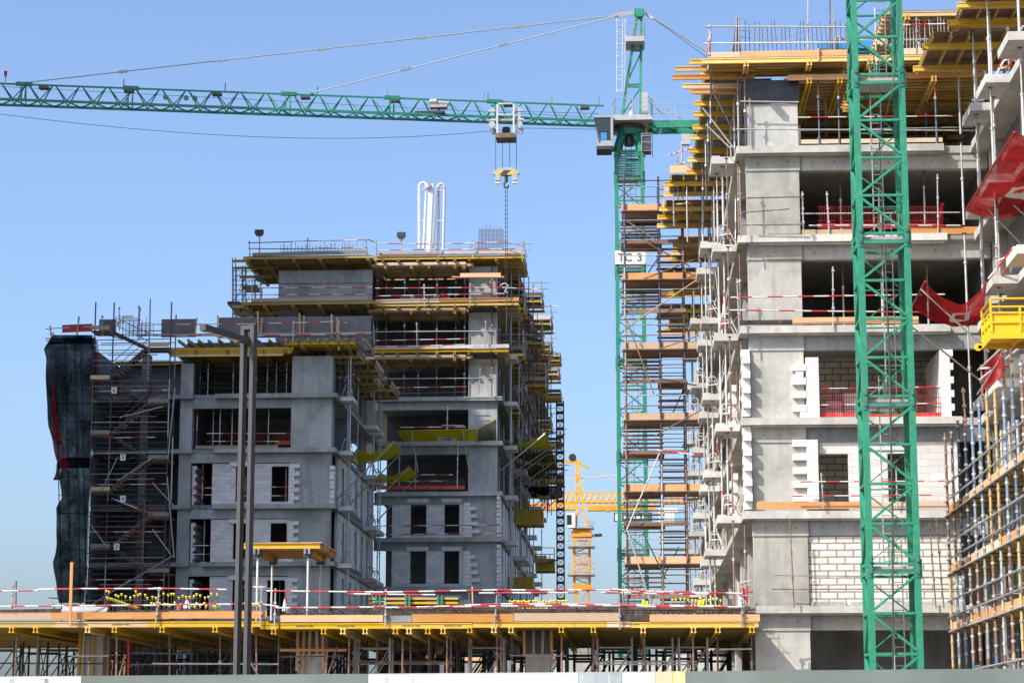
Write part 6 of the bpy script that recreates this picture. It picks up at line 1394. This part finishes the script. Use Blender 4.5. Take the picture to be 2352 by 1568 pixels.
# sunlit tables on the right part
for n, ya, yl_, xr_ in ((9, 590, 612, 1200), (8, 697, 716, 1188), (7, 804, 824, 1165)):
    z = Z_(1000, ya, YR-1); w = {9: 'top', 8: 'middle', 7: 'lowest'}[n]
    table('%s sunlit yellow formwork deck on the right part of the rear block' % w, X_(858,600,YR-1), X_(xr_,600,YR-1), YR-1, YR+6, z+.06, 'x', .5, [X_(x, 610, YR-1) for x in (880, 915, 960, 1005, 1045, 1078, 1140)], mj='beam_yellow', mp='beam_old_shaded', stag=.15, jj=('beam_yellow','beam_pale','beam_old_shaded'),
          edge=[((X_(864,580,YR-1), YR-1.05, z+.20), (X_(1010,580,YR-1), YR-1.05, z+.22), .28, 'ply_tan'), ((X_(1011,580,YR-1), YR-1.05, z+.24), (X_(xr_+4,580,YR-1), YR-1.05, z+.25), .28, 'ply_orange' if n == 8 else 'ply_tan' if n == 9 else 'concrete_edge')])
    z = Z_(1000, yl_, YR-.8)
    table('%s sunlit lower beam formwork on the right part of the rear block' % w, X_(846 if n < 9 else 858,600,YR-.8), X_({9: 1082, 8: 1074, 7: 1080}[n],600,YR-.8), YR-.8, YR+3, z+.25, 'x', .6, [X_(x, 610, YR-1) for x in (885, 945, 985, 1045, 1065)], mj='beam_pale', mp='beam_old_shaded', stag=.2, edge=[((X_(862,600,YR-.8), YR-.86, z+.22), (X_(1070,600,YR-.8), YR-.86, z+.22), .2, 'ply_tan')])
    for k, x in enumerate((867, 885, 930, 960, 1004, 1045, 1068, 1080, 1130, 1146)):
        prop(X_(x, 650, YR-.3), YR-.3+.8*(k % 2), RZ[n-1] if n < 9 else RZ[8], z-.1 if k < 7 else z+.3, R.choice(('blue_steel','steel_dark','blue_steel','rust')), 'steel', '%s prop from the left under the %s sunlit deck of the rear block' % (ORD[k], w), 'props under the sunlit decks', .05, fine=False)
build(MB().bar(P(1057,632,YR-.9), P(1150,631,YR-.9), .06, .3).bar(P(1038,637,YR-.9), P(1158,637,YR-.9), .5, .06), 'working_platform', 'ply_orange', None, 'short orange working platform across the upper column of the rear block', 'platform')
m = MB()
for n, y in ((8, 722), (7, 830)):
    for x in (1092, 1108, 1113, 1132): m.bar(P(x,y,YR-.1), P(x+1,y+(24 if x != 1092 else 12),YR-.1), .09, .05)
    m.bar(P(1078,y+3,YR-.12), P(1142,y+3,YR-.12), .05, .08)
build(m, 'column_batten', 'beam_pale', None, 'timber battens nailed on the upper column heads of the rear block', 'timber')
fr_ = lambda lab, posts, rails, r=.036, pm='steel': guard(lab, [(P(a,b,YR-1.3), P(c_,d_,YR-1.3)) for a,b,c_,d_ in posts], [(P(a,b,YR-1.3), P(c_,d_,YR-1.3), mt) for a,b,c_,d_,mt in rails], 'rails of the rear block', r, pm)
fr_('grey and striped rails on the shaded roof edge of the rear block', [(575,600,572,553), (705,598,707,545), (845,598,840,550)], [(572,558,672,555,'steel_dark'), (672,554,845,551,'stripe_far'), (572,571,720,572,'steel_dark'), (720,570,845,569,'stripe_far1'), (845,550,860,556,'steel_dark')])
fr_('striped rails on the sunlit roof edge of the rear block', [(865,598,864,552), (1086,592,1088,558), (1200,600,1198,560), (1008,590,1008,560)], [(866,559,1000,561,'stripe_far'), (990,561,1160,556,'stripe_far1'), (1160,556,1205,565,'steel'), (866,575,1010,573,'stripe_far1'), (1010,573,1185,571,'stripe_far'), (1165,574,1206,585,'steel')])
fr_('striped rails across the shaded upper wall of the rear block', [(578,715,580,640), (600,690,602,660), (768,700,768,655)], [(590,661,855,660,'stripe_far'), (575,677,855,676,'stripe_far1'), (600,652,855,650,'steel_dark')])
fr_('striped rails in the sunlit upper storey of the rear block', [(975,705,974,652), (1080,703,1080,650), (1165,700,1165,655)], [(862,662,1160,660,'stripe_far'), (862,680,1160,674,'stripe_far1'), (1150,660,1235,664,'stripe_far')])
fr_('striped rails in the second storey down of the rear block', [(958,800,957,740), (1115,800,1115,735)], [(862,782,1072,778,'stripe_far'), (862,762,1135,760,'steel'), (862,797,1072,791,'stripe_far1')])
fr_('grey rails in the third storey down of the rear block', [(870,905,872,835), (1100,905,1103,845)], [(862,870,1140,868,'steel'), (900,890,1072,888,'stripe_far'), (862,905,1072,900,'steel_dark')])
fr_('striped rails in the open storey above the yellow net, rear block', [(1027,1010,1028,930)], [(920,981,1070,980,'stripe_far'), (1015,976,1065,977,'steel')])
fr_('striped rails in the open storey with the red strip, rear block', [(954,1122,955,1038), (1050,1120,1052,1015), (917,1115,918,1020)], [(955,1090,1040,1090,'stripe_far'), (910,1105,1030,1104,'stripe_far1')])
fr_('two striped rails before the white block wall of the rear block', [(868,1240,868,1170)], [(862,1207,1155,1205,'stripe_far'), (862,1227,1155,1224,'stripe_far1')])
barrier('red barrier strip along the foot of an open storey in the rear block', 866, 1068, 1100, 1124, YR+.2, True, mesh='mesh_rebar')
build(MB().bar(P(868,1119,YR+.1), P(1068,1119,YR+.1), .05, .26), 'red_toe_board', 'red_plastic', None, 'red toe board along the foot of the open storey in the rear block', 'board')
# right-hand decks running back
for n in (9, 8, 7, 6):
    for k, (y0, y1, ov_) in enumerate(((162, 166, .9), (172, 176, .4), (176.5, 181.5, 1.7), (186, 191, 2.1), (199, 204, 1.7), (204.5, 208, 2.0), (213, 219, 2.0))):
        if (n, k) in ((9,1),(8,1),(8,4),(8,6),(7,1),(7,3),(7,5),(6,5)) or (n < 7 and k < 4): continue
        z = RZ[n]+.35 - .1*(k % 2); xx = c1 + 1.15 + ov_*R.uniform(.75, 1.05)
        table('%s jutting deck from the front on the right side of the rear block, storey %s' % (ORD[k], ORD[n-1]), c1-1.5, xx, y0, y1, z, 'y', .8, (y0+.2, (y0+y1)/2, y1-.3), mj='beam_old_shaded', mp='beam_yellow', ply='film_grey', group='jutting decks of the rear block', edge=[((c1+.5, y0-.1, z+.2), (xx, y0-.1, z+.2), .3, R.choice(('board_grey','ply_brown','ply_brown','ply_tan'))), ((xx+.03, y0, z+.2), (xx+.03, y1, z+.2), .4, 'ply_brown')])  # mostly dark boards; shade on this side is put into their colour
        if k in (0, 2, 3, 4, 6):
            guard('corner rails of the %s jutting deck, right side of the rear block, storey %s' % (ORD[k], ORD[n-1]), [((xx, y0, z-.6), (xx, y0, z+1.5)), ((xx-.1, y1, z-.3), (xx-.1, y1, z+1.3))], [((c1-.5, y0, z+1.2), (xx+.7, y0, z+1.15), 'stripe_far' if k % 2 else 'steel'), ((c1-.5, y0, z+.7), (xx+.6, y0, z+.65), 'steel'), ((xx, y0-.6, z+1.1), (xx, y1+.6, z+1.1), 'steel')], 'rails of the jutting decks', .036)
for n in (9, 8, 7, 6):
    z = RZ[n] + .12
    for k, (y0, y1) in enumerate(((166.2, 176), (182, 194), (194.2, 205), (205.2, 219))):
        table('%s long shaded formwork strip from the front, right side of the rear block, storey %s' % (ORD[k], ORD[n-1]), c1-1.4, c1+1.35+.2*(k % 2), y0, y1, z-.1*(k % 2), 'y', .9, [y0+.5+2.1*q for q in range(int((y1-y0)/2.1))], mj='beam_old_shaded', mp='beam_old_shaded', ply='film_brown', double=False, group='long formwork strips of the rear block')
SS = thing('edge_scaffold', 'dense dark tube scaffold along the right side of the rear block', 'scaffold', (c1+1.6, 190, RZ[5]))
for k in range(22):
    y = 163 + k*2.55; x = c1+1.45+.25*(k % 3)
    build(MB().tube((x, y, RZ[5]), (x, y, RZ[9]+(1.2 if k % 2 else .3)), .04, 5), 'standard', R.choice(('steel_dark','steel_dark','rust_dark','blue_steel','steel')), SS)
for n in (5, 6, 7, 8):
    for dz in (.6, 1.2, 2.3, 2.9): build(MB().tube((c1+1.5, 162.5, RZ[n]+dz), (c1+1.7, 217.5, RZ[n]+dz), .03, 5), 'ledger', R.choice(('steel_dark','rust_dark','steel')), SS)
    for k in range(7): y = 165+k*7.5; build(MB().tube((c1+1.55, y, RZ[n]+.2), (c1+1.55, y+2.6, RZ[n+1]-.4), .028, 5), 'diagonal_brace', 'steel_dark' if k % 2 else 'steel', SS)
table('deep roof deck over the inner part of the rear block', cl+3.2, c1+.6, YR+6.2, 220, RZ[9]-.1, 'x', 2.0, (cl+5, c1-6, c1-1), mj='beam_old_shaded', mp='beam_old_shaded', ply='ply_brown')
for n in range(1, 9):
    for k, y0 in enumerate((162.5, 163.6, 170, 176.4, 178.2, 181.5, 186, 194.4, 205.4, 216.4)):
        prop(c1+.9-.15*(k % 3), y0, RZ[n], RZ[n+1]-.35, R.choice(('steel','steel_pale','blue_steel') if n > 5 else ('steel','steel_pale')), 'steel', '%s prop from the front along the right side of the rear block, storey %s' % (ORD[k], ORD[n]), 'props along the right side of the rear block', .05, fine=False)
yn = nf('yellow safety net hung flat before an open storey of the rear block, red lettering patch', (928, 1012), (1098, 1012), (1096, 985), (912, 990), .12, (159.4, 159.4, 157.6, 157.6), [((945,990,157.6), (960,1085,159.2)), ((1062,987,157.6), (1078,1085,159.2))], patch=None)
q4 = [P(1006,1008,159.1), P(1050,1008,159.1), P(1046,998,158.45), P(1004,998,158.45)]; q4 = [v - V((0,.05,.16)) for v in q4]
build(MB().prism(q4, (0,.004,.008)), 'emblem_patch', 'sign_white', yn)
mid = (q4[0]+q4[1]+q4[2]+q4[3])/4; upv = (q4[3]-q4[0]).normalized(); upv.x = 0; upv.normalize()
textmesh('TGS', .36, 'lettering', 'red_paint', yn, mid - V((0,.02,.02)), up=upv)
nf('upper yellow safety net fan on the right side of the rear block', (1165, 1012), (1150, 1008), (1252, 992), (1266, 1030), .6, (168, 162, 162, 168), [((1252,996,162), (1150,1080,162)), ((1264,1028,168), (1165,1095,168))])
nf('olive safety net fan just under the upper yellow one, rear block', (1185, 1050), (1168, 1020), (1266, 1030), (1276, 1060), .5, (176, 168, 168, 176), [((1268,1034,170), (1165,1110,170)), ((1276,1058,176), (1180,1125,176))], 'net_olive')
nf('third dark olive safety net fan on the right side of the rear block', (1196, 1085), (1182, 1062), (1276, 1062), (1281, 1092), .4, (184, 176, 176, 184), [((1280,1070,180), (1185,1140,180)), ((1281,1090,184), (1190,1150,184))], 'net_olive')
nf('lowest dark safety net fan on the right side of the rear block', (1220, 1140), (1205, 1112), (1289, 1112), (1293, 1142), .3, (190, 180, 180, 190), [((1290,1114,180), (1200,1180,180)), ((1292,1138,190), (1220,1190,190))], 'net_dark')
fan('brown netting draped against the sunlit column above the flat yellow net', P(1095,1012,159.5), P(1140,1012,159.8), P(1140,962,159.8), P(1098,985,159.0), .3, 'net_olive', wob=.08)
for k, (a, b, y0, y1, Y) in enumerate(((1176, 1247, 1170, 1205, 172), (1222, 1273, 1283, 1311, 178), (1150, 1224, 1326, 1350, 170), (1228, 1262, 1126, 1140, 186))):
    skip('%s mustard loading platform on the right side of the rear block' % ('large upper','lower middle','lowest front','small topmost')[k], X_(a+8,1200,Y), X_(b,1200,Y), Y, Y+2.5, Z_(a,y1,Y), Z_(a,y0,Y), .9, 'platform_old', 'mustard loading platforms', 4, 2, False)
# white placing boom, rebar, lights on the rear roof
zr9 = RZ[9]+.3; Yb = 164
pb_ = thing('placing_boom', 'folded white concrete placing boom standing on the rear block roof', 'boom', (X_(987,580,Yb), Yb, zr9))
m = MB(); bb = lambda x, y: P(x, y, Yb)
m.prism([bb(978,578), bb(988,578), bb(995,422), bb(984,422)], (0, .5, 0)); build(m, 'main_arm', 'white_paint', pb_)
m = MB().prism([bb(990,575), bb(996,560), bb(1005,426), bb(1000,426)], (0, .4, 0)); build(m, 'second_arm', 'grey_paint', pb_)
m = MB().prism([P(1003,580,Yb+.3), P(1010,580,Yb+.3), P(1009,430,Yb+.3), P(1006,430,Yb+.3)], (0, .3, 0)); build(m, 'third_arm', 'steel_pale', pb_)
def bend(x0, x1, y0, r=9): return [bb(x0, y0+r)] + [bb((x0+x1)/2 - (x1-x0)/2*math.cos(t), y0+r*.9-r*math.sin(t)) for t in [i*math.pi/6 for i in range(1, 6)]] + [bb(x1, y0+r)]
build(MB().tube(bb(963,570), bb(963,430), .11, 8).path(bend(963, 980, 420), .10, 8), 'delivery_pipe', 'white_paint', pb_)
build(MB().tube(bb(1018,576), bb(1021,436), .11, 8).path(bend(1006, 1021, 423), .10, 8), 'delivery_pipe', 'steel_pale', pb_)
build(MB().tube(bb(973,570), bb(979,440), .09, 8), 'hydraulic_ram', 'white_paint', pb_)
m = MB()
for y in (434, 508, 548): m.bar(bb(963,y), bb(980,y), .07)
for y in (436, 507): m.bar(bb(1005,y), bb(1020,y), .07)
m.tube(bb(981,424), bb(984,432), .28, 10)
build(m, 'pipe_bracket', 'steel_pale', pb_)
build(MB().box(bb(968,582).x, bb(1012,582).x, Yb-.3, Yb+1.2, zr9-.2, zr9+.25), 'pedestal', 'grey_paint', pb_)
def floodlight(label, x, y0, y1, Y, pm='ply_tan', w=.32):
    b = P(x, y0, Y); t = P(x, y1, Y); th = thing('site_floodlight', label, 'floodlight', b, 'site floodlights')
    build(MB().tube(b, t, .05, 6), 'post', pm, th); build(MB().box(t.x-w, t.x+w, Y-.22, Y+.1, t.z-.28, t.z+.05).box(t.x-w*.7, t.x+w*.7, Y-.2, Y+.08, t.z-.42, t.z-.281), 'lamp_head', 'steel_dark', th)
    return th
floodlight('dark site floodlight on a post at the left of the rear roof', 596, 582, 530, 160)
floodlight('dark site floodlight on a timber post left of the white boom', 922, 582, 536, 160)
floodlight('site floodlight on a timber post in the shaded scaffold bay of the rear block', 598, 690, 634, 158.5)
def cage(label, x0, x1, y0, y1, Y, nx, ny, group=None):
    a, b = P(x0, y0, Y), P(x1, y1, Y); m = MB()
    for i in range(nx): x = a.x+(b.x-a.x)*i/(nx-1); m.tube((x, Y+.4*(i % 2), a.z), (x, Y+.4*(i % 2), b.z+R.uniform(-.1,.4)), .016, 4)
    for j in range(ny): z = a.z+(b.z-a.z)*j/ny; m.tube((a.x, Y, z), (b.x, Y, z), .014, 4)
    return build(m, 'rebar_cage', 'rebar', None, label, 'rebar', group)
cage('tall column rebar cage at the right of the rear roof', 1100, 1156, 578, 524, 161, 14, 18)
cage('short rebar beside the tall cage on the rear roof', 1078, 1098, 578, 564, 161, 6, 2)
cage('long low row of wall rebar on the shaded rear roof', 645, 832, 578, 565, 161, 46, 2)
cage('rebar curtain on the left block roof above the stair scaffold', 288, 350, 772, 737, 141, 14, 9)
# glimpses of clutter in the upper storey
for k, (x, y, w, h, mt) in enumerate(((1035, 676, 5, 8, 'blue_tarp'), (946, 684, 10, 6, 'sack_white'), (1000, 683, 14, 7, 'sack_white'), (1018, 680, 8, 9, 'red_plastic'))):
    a = P(x, y+h/2, 162); m = MB()
    for j in range(5): m.ball((a.x+R.uniform(-w,w)*.015, 162+R.uniform(-.1,.1), a.z+.12+R.random()*h*.02), .16, 6)
    build(m, 'material_sacks', mt, None, ('blue bundle','white sacks','long heap of white sacks','red bundle')[k] + ' lying in the sunlit upper storey of the rear block', 'sacks', 'clutter in the upper storey')
# scaffold bay on the left edge of the rear block
Q = thing('edge_scaffold', 'thin tube scaffold at the left end of the rear block, sky showing through', 'scaffold', P(560,735,161))
for x in (534, 541, 556, 563, 585): build(MB().tube(P(x,742,161.0), P(x,(592 if x < 550 else 610),161), .035, 5).tube(P(x+3,742,163.5), P(x+2,612,163.5), .03, 5), 'standard', 'steel_dark', Q)
for y in range(622, 740, 11): build(MB().tube(P(533,y,161), P(602,y,161), .028, 5), 'ledger', 'steel_dark' if y % 3 else 'steel', Q)
for k in range(9): build(MB().tube(P(535+7*(k % 4),740-12*k,161), P(562+6*(k % 3),705-12*k,161.3), .026, 5), 'diagonal_brace', 'steel_dark', Q)
build(MB().box(P(556,660,161).x, P(590,660,161).x, 161, 163, P(556,660,161).z, P(556,655,161).z), 'platform_board', 'board_grey', Q)
build(MB().box(X_(528,700,160), X_(556,700,160), 159, 164, Z_(528,705,160), Z_(528,698,160)), 'grey_deck_panel', 'steel_dark', None, 'grey deck panel jutting from the left end of the rear block', 'panel')
# ---------------------------------------------------------------- dark stair scaffold at the far left
YS = 136.2
D = thing('stair_scaffold', 'dark shaded stair scaffold on the left side of the left block, many treads', 'scaffold', P(300,1400,YS))
zb = Z_(300,1440,YS)
for k, (xb_, xt_, yt_) in enumerate(((188, 222, 715), (237, 259, 708), (322, 342, 705), (370, 393, 705), (383, 402, 740))):
    for j, dy in enumerate((0, 1.6)):
        a, b = P(xb_+6, 1440, YS+dy), P(xt_-2, yt_+8*k % 14, YS+dy); x = (a.x+b.x)/2
        zz = [zb, 12.5, 16.5, 20.5, 24.2, b.z+.6*(1-j)]
        for q, (za, zc2) in enumerate(zip(zz, zz[1:])): build(MB().tube((x, YS+dy, za), (x, YS+dy, zc2), .045, 6), 'standard', ('steel_dark','steel','blue_steel','rust','steel_dark')[(q+k+j) % 5], D)
xs4 = [P((a+b)/2+2, 1070, YS).x for a, b in ((188,222),(237,259),(322,342),(370,393))]
z = zb; k = 0
while z < 27.3:
    build(MB().tube((xs4[0], YS-.05, z), (xs4[3], YS-.05, z+R.uniform(-.05,.05)), .028, 5) if k % 4 else MB().tube((xs4[1]-.3, YS-.08, z), (xs4[2]+.6, YS-.08, z), .03, 5), 'ledger', R.choice(('steel_dark','rust','rust_dark','rust_dark','blue_steel','steel','board_grey') if k % 9 else ('stripe_far',)), D)
    if k % 2: build(MB().tube((xs4[0], YS+1.65, z+.1), (xs4[3], YS+1.65, z+.1), .028, 5), 'ledger', 'steel_dark', D)
    z += .33; k += 1
lands = [(208, 252, y) for y in (758, 872, 998, 1128, 1259)] + [(340, 388, y) for y in (797, 926, 1055, 1186, 1315)]
for (a, b, y) in lands:
    z = Z_(a, y, YS); build(MB().bar(P(a,y-6,YS-.15), P(b,y-6,YS-.15), .05, .26), 'landing_board', R.choice(('board_grey','beam_pale','board_grey')), D)
    m = MB()
    for i in range(7): m.bar((X_(a,y,YS), YS+.1+.26*i, z-.05), (X_(b,y,YS), YS+.1+.26*i, z-.05), .23, .05)
    build(m, 'landing_deck', 'board_grey', D)
lft = [758, 872, 998, 1128, 1259]; rgt = [797, 926, 1055, 1186, 1315]
for i in range(5):
    zl_, zr_ = Z_(230, lft[i], YS), Z_(360, rgt[i], YS)
    x0, x1 = X_(255, lft[i], YS), X_(338, rgt[i], YS)
    for (za, zb_, yy, pa, pb2) in ((zl_, zr_, YS+.95, x0, x1),) + (((Z_(230, lft[i+1], YS), zr_, YS+.1, x0, x1),) if i < 4 else ()):
        for q in range(1, 12):
            f = q/12; x = pa+(pb2-pa)*f; zz = za+(zb_-za)*f
            build(MB().box(x-.19, x+.19, yy, yy+.8, zz-.04, zz+.03), 'tread', R.choice(('board_grey','ply_tan','beam_pale','ply_tan','ply_brown')), D)
        m = MB().bar((pa, yy-.03, za), (pb2, yy-.03, zb_), .04, .18).bar((pa, yy+.78, za), (pb2, yy+.78, zb_), .04, .18); build(m, 'stringer', 'steel_dark', D)
        build(MB().tube((pa, yy-.04, za+1), (pb2, yy-.04, zb_+1), .025, 5).tube((pa, yy-.04, za+.5), (pb2, yy-.04, zb_+.5), .022, 5), 'stair_rail', 'steel_dark', D)
for k, (a, b, c_, d_, mt) in enumerate(((276,958,375,933,'steel'), (232,1128,270,1050,'steel'), (268,1105,355,1048,'steel'), (350,1108,398,1160,'steel'), (255,1143,352,1182,'stripe_far1'), (205,1200,245,1255,'steel'), (350,1215,392,1272,'steel'), (258,1358,398,1275,'steel'), (402,890,385,1055,'steel'), (384,1095,400,1280,'steel'), (190,1402,300,1330,'steel'), (345,905,276,962,'steel_dark'))):
    build(MB().tube(P(a,b,YS-.2), P(c_,d_,YS-.2), .04, 6), 'diagonal_brace', mt, D)
for k, (x, y, t) in enumerate(((272, 744, '7'), (282, 1050, '5'), (262, 896, '6'), (282, 1145, '4'), (268, 1255, '3'))):
    p = P(x, y, YS-.25); sg = thing('level_sign', 'white level sign reading %s on the dark stair scaffold' % t, 'sign', p, 'level signs'); build(MB().box(p.x-.17, p.x+.17, p.y, p.y+.02, p.z-.2, p.z+.2), 'board', 'sign_white', sg); textmesh(t, .34, 'numeral', 'sign_ink', sg, (p.x, p.y-.004, p.z))
p = P(296, 729, YS); build(MB().box(p.x-.27, p.x+.27, p.y-.05, p.y-.03, p.z-.12, p.z+.12), 'notice_board', 'sign_white', None, 'small pale notice board on the tube gate above the dark stair scaffold', 'sign')
guard('tube gate standing above the dark stair scaffold', [(P(274,760,YS), P(274,704,YS)), (P(319,760,YS), P(319,701,YS)), (P(235,770,YS), P(235,724,YS)), (P(282,770,YS), P(283,724,YS))], [(P(274,731,YS), P(319,731,YS), 'beam_pale'), (P(274,736,YS), P(319,736,YS), 'steel_dark'), (P(235,740,YS), P(284,740,YS), 'steel_dark'), (P(300,760,YS), P(382,759,YS), 'steel_dark'), (P(240,768,YS), P(290,780,YS), 'steel_dark')], r=.035)
build(MB().bar(P(143,755,YS+2), P(212,752,YS+2), .06, .5), 'red_board', 'red_paint', None, 'dark red board along the rail above the dark net', 'board')
guard('thin rails jutting left above the dark net', [(P(118,777,YS+1), P(115,748,YS+1))], [(P(105,755,YS+1), P(245,748,YS+1), 'stripe_far'), (P(105,777,YS+1), P(200,778,YS+1), 'steel_dark'), (P(105,782,YS+1), P(150,783,YS+1), 'steel_dark')], r=.03)
# debris nets
def drape(label, rows, mat, group='debris nets', name='debris_net', fold=.12, nx=10):
    m = MB(); out = []; ph = R.random()*5
    R2 = []
    for (y, a, b, Ya, Yb_) in rows: R2.append((y, a, b, Ya, Yb_))
    fine = []
    for p, q in zip(R2, R2[1:]):
        for s in range(4): fine.append(tuple(p[i]+(q[i]-p[i])*s/4 for i in range(5)))
    fine.append(R2[-1])
    for j, (y, a, b, Ya, Yb_) in enumerate(fine):
        row = []
        for i in range(nx+1):
            u = i/nx; yy = Ya+(Yb_-Ya)*u + fold*math.sin(u*14+ph+j*.35) + fold*.8*math.sin(j*.8+u*4)
            row.append(P(a+(b-a)*u + 1.2*math.sin(j*1.1+ph)*(1-u), y, yy))
        out.append(row)
    m.grid(out); return build(m, name, mat, None, label, 'net', group, smooth=True)
drape('dark blue-black debris net bulging at the upper left of the left block', [(775,115,220,138,136.4), (801,102,220,138,136.3), (832,106,219,137.6,136.3), (910,106,217,137.6,136.3), (980,112,215,137.6,136.3), (1030,124,211,137.6,136.3), (1075,134,209,137.6,136.3)], 'net_dark')
drape('green debris net hanging at the lower left of the left block', [(1050,140,211,138.4,136.9), (1104,138,209,138.4,136.9), (1146,141,206,138.4,136.9), (1166,128,205,138.0,136.9), (1245,131,201,138.0,136.9), (1290,122,198,137.6,136.9), (1340,128,196,137.6,136.9), (1384,136,194,137.6,136.9)], 'net_green', fold=.2)
drape('dark blue-green net strip along the top of the dark debris net', [(769,122,213,137.8,136.2), (779,117,212,137.6,136.1), (790,112,212,137.6,136.1)], 'net_green', nx=8)
drape('long red strip of netting sewn into the dark debris net', [(886,118,121,137.3,137.2), (930,121,128,137.3,137.1), (985,122,136,137.3,137.1), (1030,130,148,137.3,137.1), (1078,136,160,137.3,137.0)], 'net_red_dark', fold=.05, nx=4)
drape('loose grey scrap of netting below the red strip', [(1060,132,139,137.3,137.2), (1095,125,138,137.3,137.2), (1102,122,139,137.3,137.2)], 'net_dark', fold=.05, nx=4)
drape('dark red netting beside the top stair landing', [(782,212,224,136.5,136.8), (830,214,230,136.5,136.8), (880,214,228,136.5,136.8)], 'net_red_dark', fold=.05, nx=4)
drape('dark red wedge of netting at the upper left net corner', [(762,118,122,137.4,137.3), (777,117,132,137.4,137.3)], 'net_red_dark', fold=.02, nx=3)
NS = thing('edge_scaffold', 'thin tube scaffold showing through the debris nets at the far left', 'scaffold', P(165,1400,139))
for x, t in ((128, 800), (150, 770), (172, 770), (186, 770)): build(MB().tube(P(x+14, 1430, 139.2), P(x, t, 139.2), .035, 5), 'standard', 'steel_dark', NS)
for y in range(800, 1400, 42): build(MB().tube(P(125+(y-800)*.03, y, 139.2), P(215, y, 139.0), .03, 5), 'ledger', 'steel_dark', NS)
for k in range(7): build(MB().tube(P(135+4*k, 850+75*k, 139.2), P(195-2*k, 900+70*k, 139), .03, 5), 'diagonal_brace', 'steel_dark', NS)
build(MB().tube(P(112,1372,137), P(146,1374,137), .035), 'stub_tube', 'steel_dark', None, 'short dark tube poking out at the foot of the green net', 'tube')
for n in range(0, 6):
    zt_ = (LZ[n+1]-.27) if n < 5 else 26.4
    build(MB().box(xl-5.7, xl-5.5, YL+.3, YL+9, LZ[n], zt_), 'end_wall', 'concrete_dark', B); build(MB().box(xl-5.5, xl-.01, YL+6.5, YL+6.7, LZ[n], zt_), 'inner_wall', 'concrete_dark', B)
    build(MB().box(xl-2.9, xl-2.4, YL+1.5, YL+2.3, LZ[n], zt_), 'column', 'concrete_dark', B)
table('formwork deck over the inner part of the left block roof', xl-5.6, xr, YL+5.2, 159, 26.6, 'x', 1.5, (xl, xl+4, xr-3), mj='beam_old_shaded', mp='beam_old_shaded', ply='ply_brown')
# ================================================================ GROUND, SKY, LIGHT, CAMERA
m = MB()
rows = [[(x, y, 0) for x in (-3000, -300, -60, 0, 60, 300, 3000)] for y in (-300, -30, 47, 80, 140, 300, 1200, 4000)]
m.grid(rows); build(m, 'ground', 'ground', None, 'sandy ground of the building site', 'ground', None, 'structure')
build(MB().box(-200, 200, 6, 42, .004, .02), 'road', 'asphalt', None, 'grey road in front of the hoarding', 'road', None, 'structure')
# the neighbouring block left of the frame, whose shadow lies on the left block
NB = thing('neighbour_block', 'tall pale apartment block standing left of the photo, shading the left block', 'building', (-70, 112, 0))
for n in range(22):
    build(MB().box(-85, -55, 75, 152, n*3.5+3.2, n*3.5+3.5), 'floor_slab', 'concrete', NB)
build(MB().box(-84.6, -55.4, 75.4, 151.6, 0, 77.0), 'core', 'concrete_dark', NB)
sd = V((1.10, .86, -1.30)).normalized()      # direction the sunlight travels
el = math.asin(-sd.z); 
sun = bpy.data.lights.new('sun', 'SUN'); sun.energy = SUN_E; sun.angle = math.radians(.53); sun.color = (1.0, .95, .87)
so = bpy.data.objects.new('sun', sun); COL.objects.link(so); so.rotation_euler = sd.to_track_quat('-Z', 'Y').to_euler(); so.location = (-60, -40, 90)
w = bpy.data.worlds.new('World'); sc.world = w; w.use_nodes = True; nt = w.node_tree; bg = nt.nodes['Background']
sky = nt.nodes.new('ShaderNodeTexSky'); sky.sky_type = 'NISHITA'; sky.sun_disc = False; sky.sun_elevation = el
sky.sun_rotation = math.atan2(-sd.x, -sd.y)
sky.altitude = 0; sky.air_density = AIR; sky.dust_density = DUST; sky.ozone_density = OZ
nt.links.new(sky.outputs[0], bg.inputs[0]); bg.inputs[1].default_value = SKY_E
cam = bpy.data.cameras.new('camera'); cam.sensor_width = 36; cam.lens = F/2352*36; cam.clip_end = 6000; cam.clip_start = .5
co = bpy.data.objects.new('camera', cam); COL.objects.link(co)
from mathutils import Matrix
co.matrix_world = Matrix(((cr.x, cu.x, -cf.x, CAM.x), (cr.y, cu.y, -cf.y, CAM.y), (cr.z, cu.z, -cf.z, CAM.z), (0, 0, 0, 1)))
sc.camera = co
sc.view_settings.view_transform = 'Standard'; sc.view_settings.look = 'None'; sc.view_settings.exposure = EXPO; sc.view_settings.gamma = 1
sc.cycles.max_bounces = 6; sc.cycles.diffuse_bounces = 3; sc.cycles.transparent_max_bounces = 12; sc.cycles.use_denoising = True
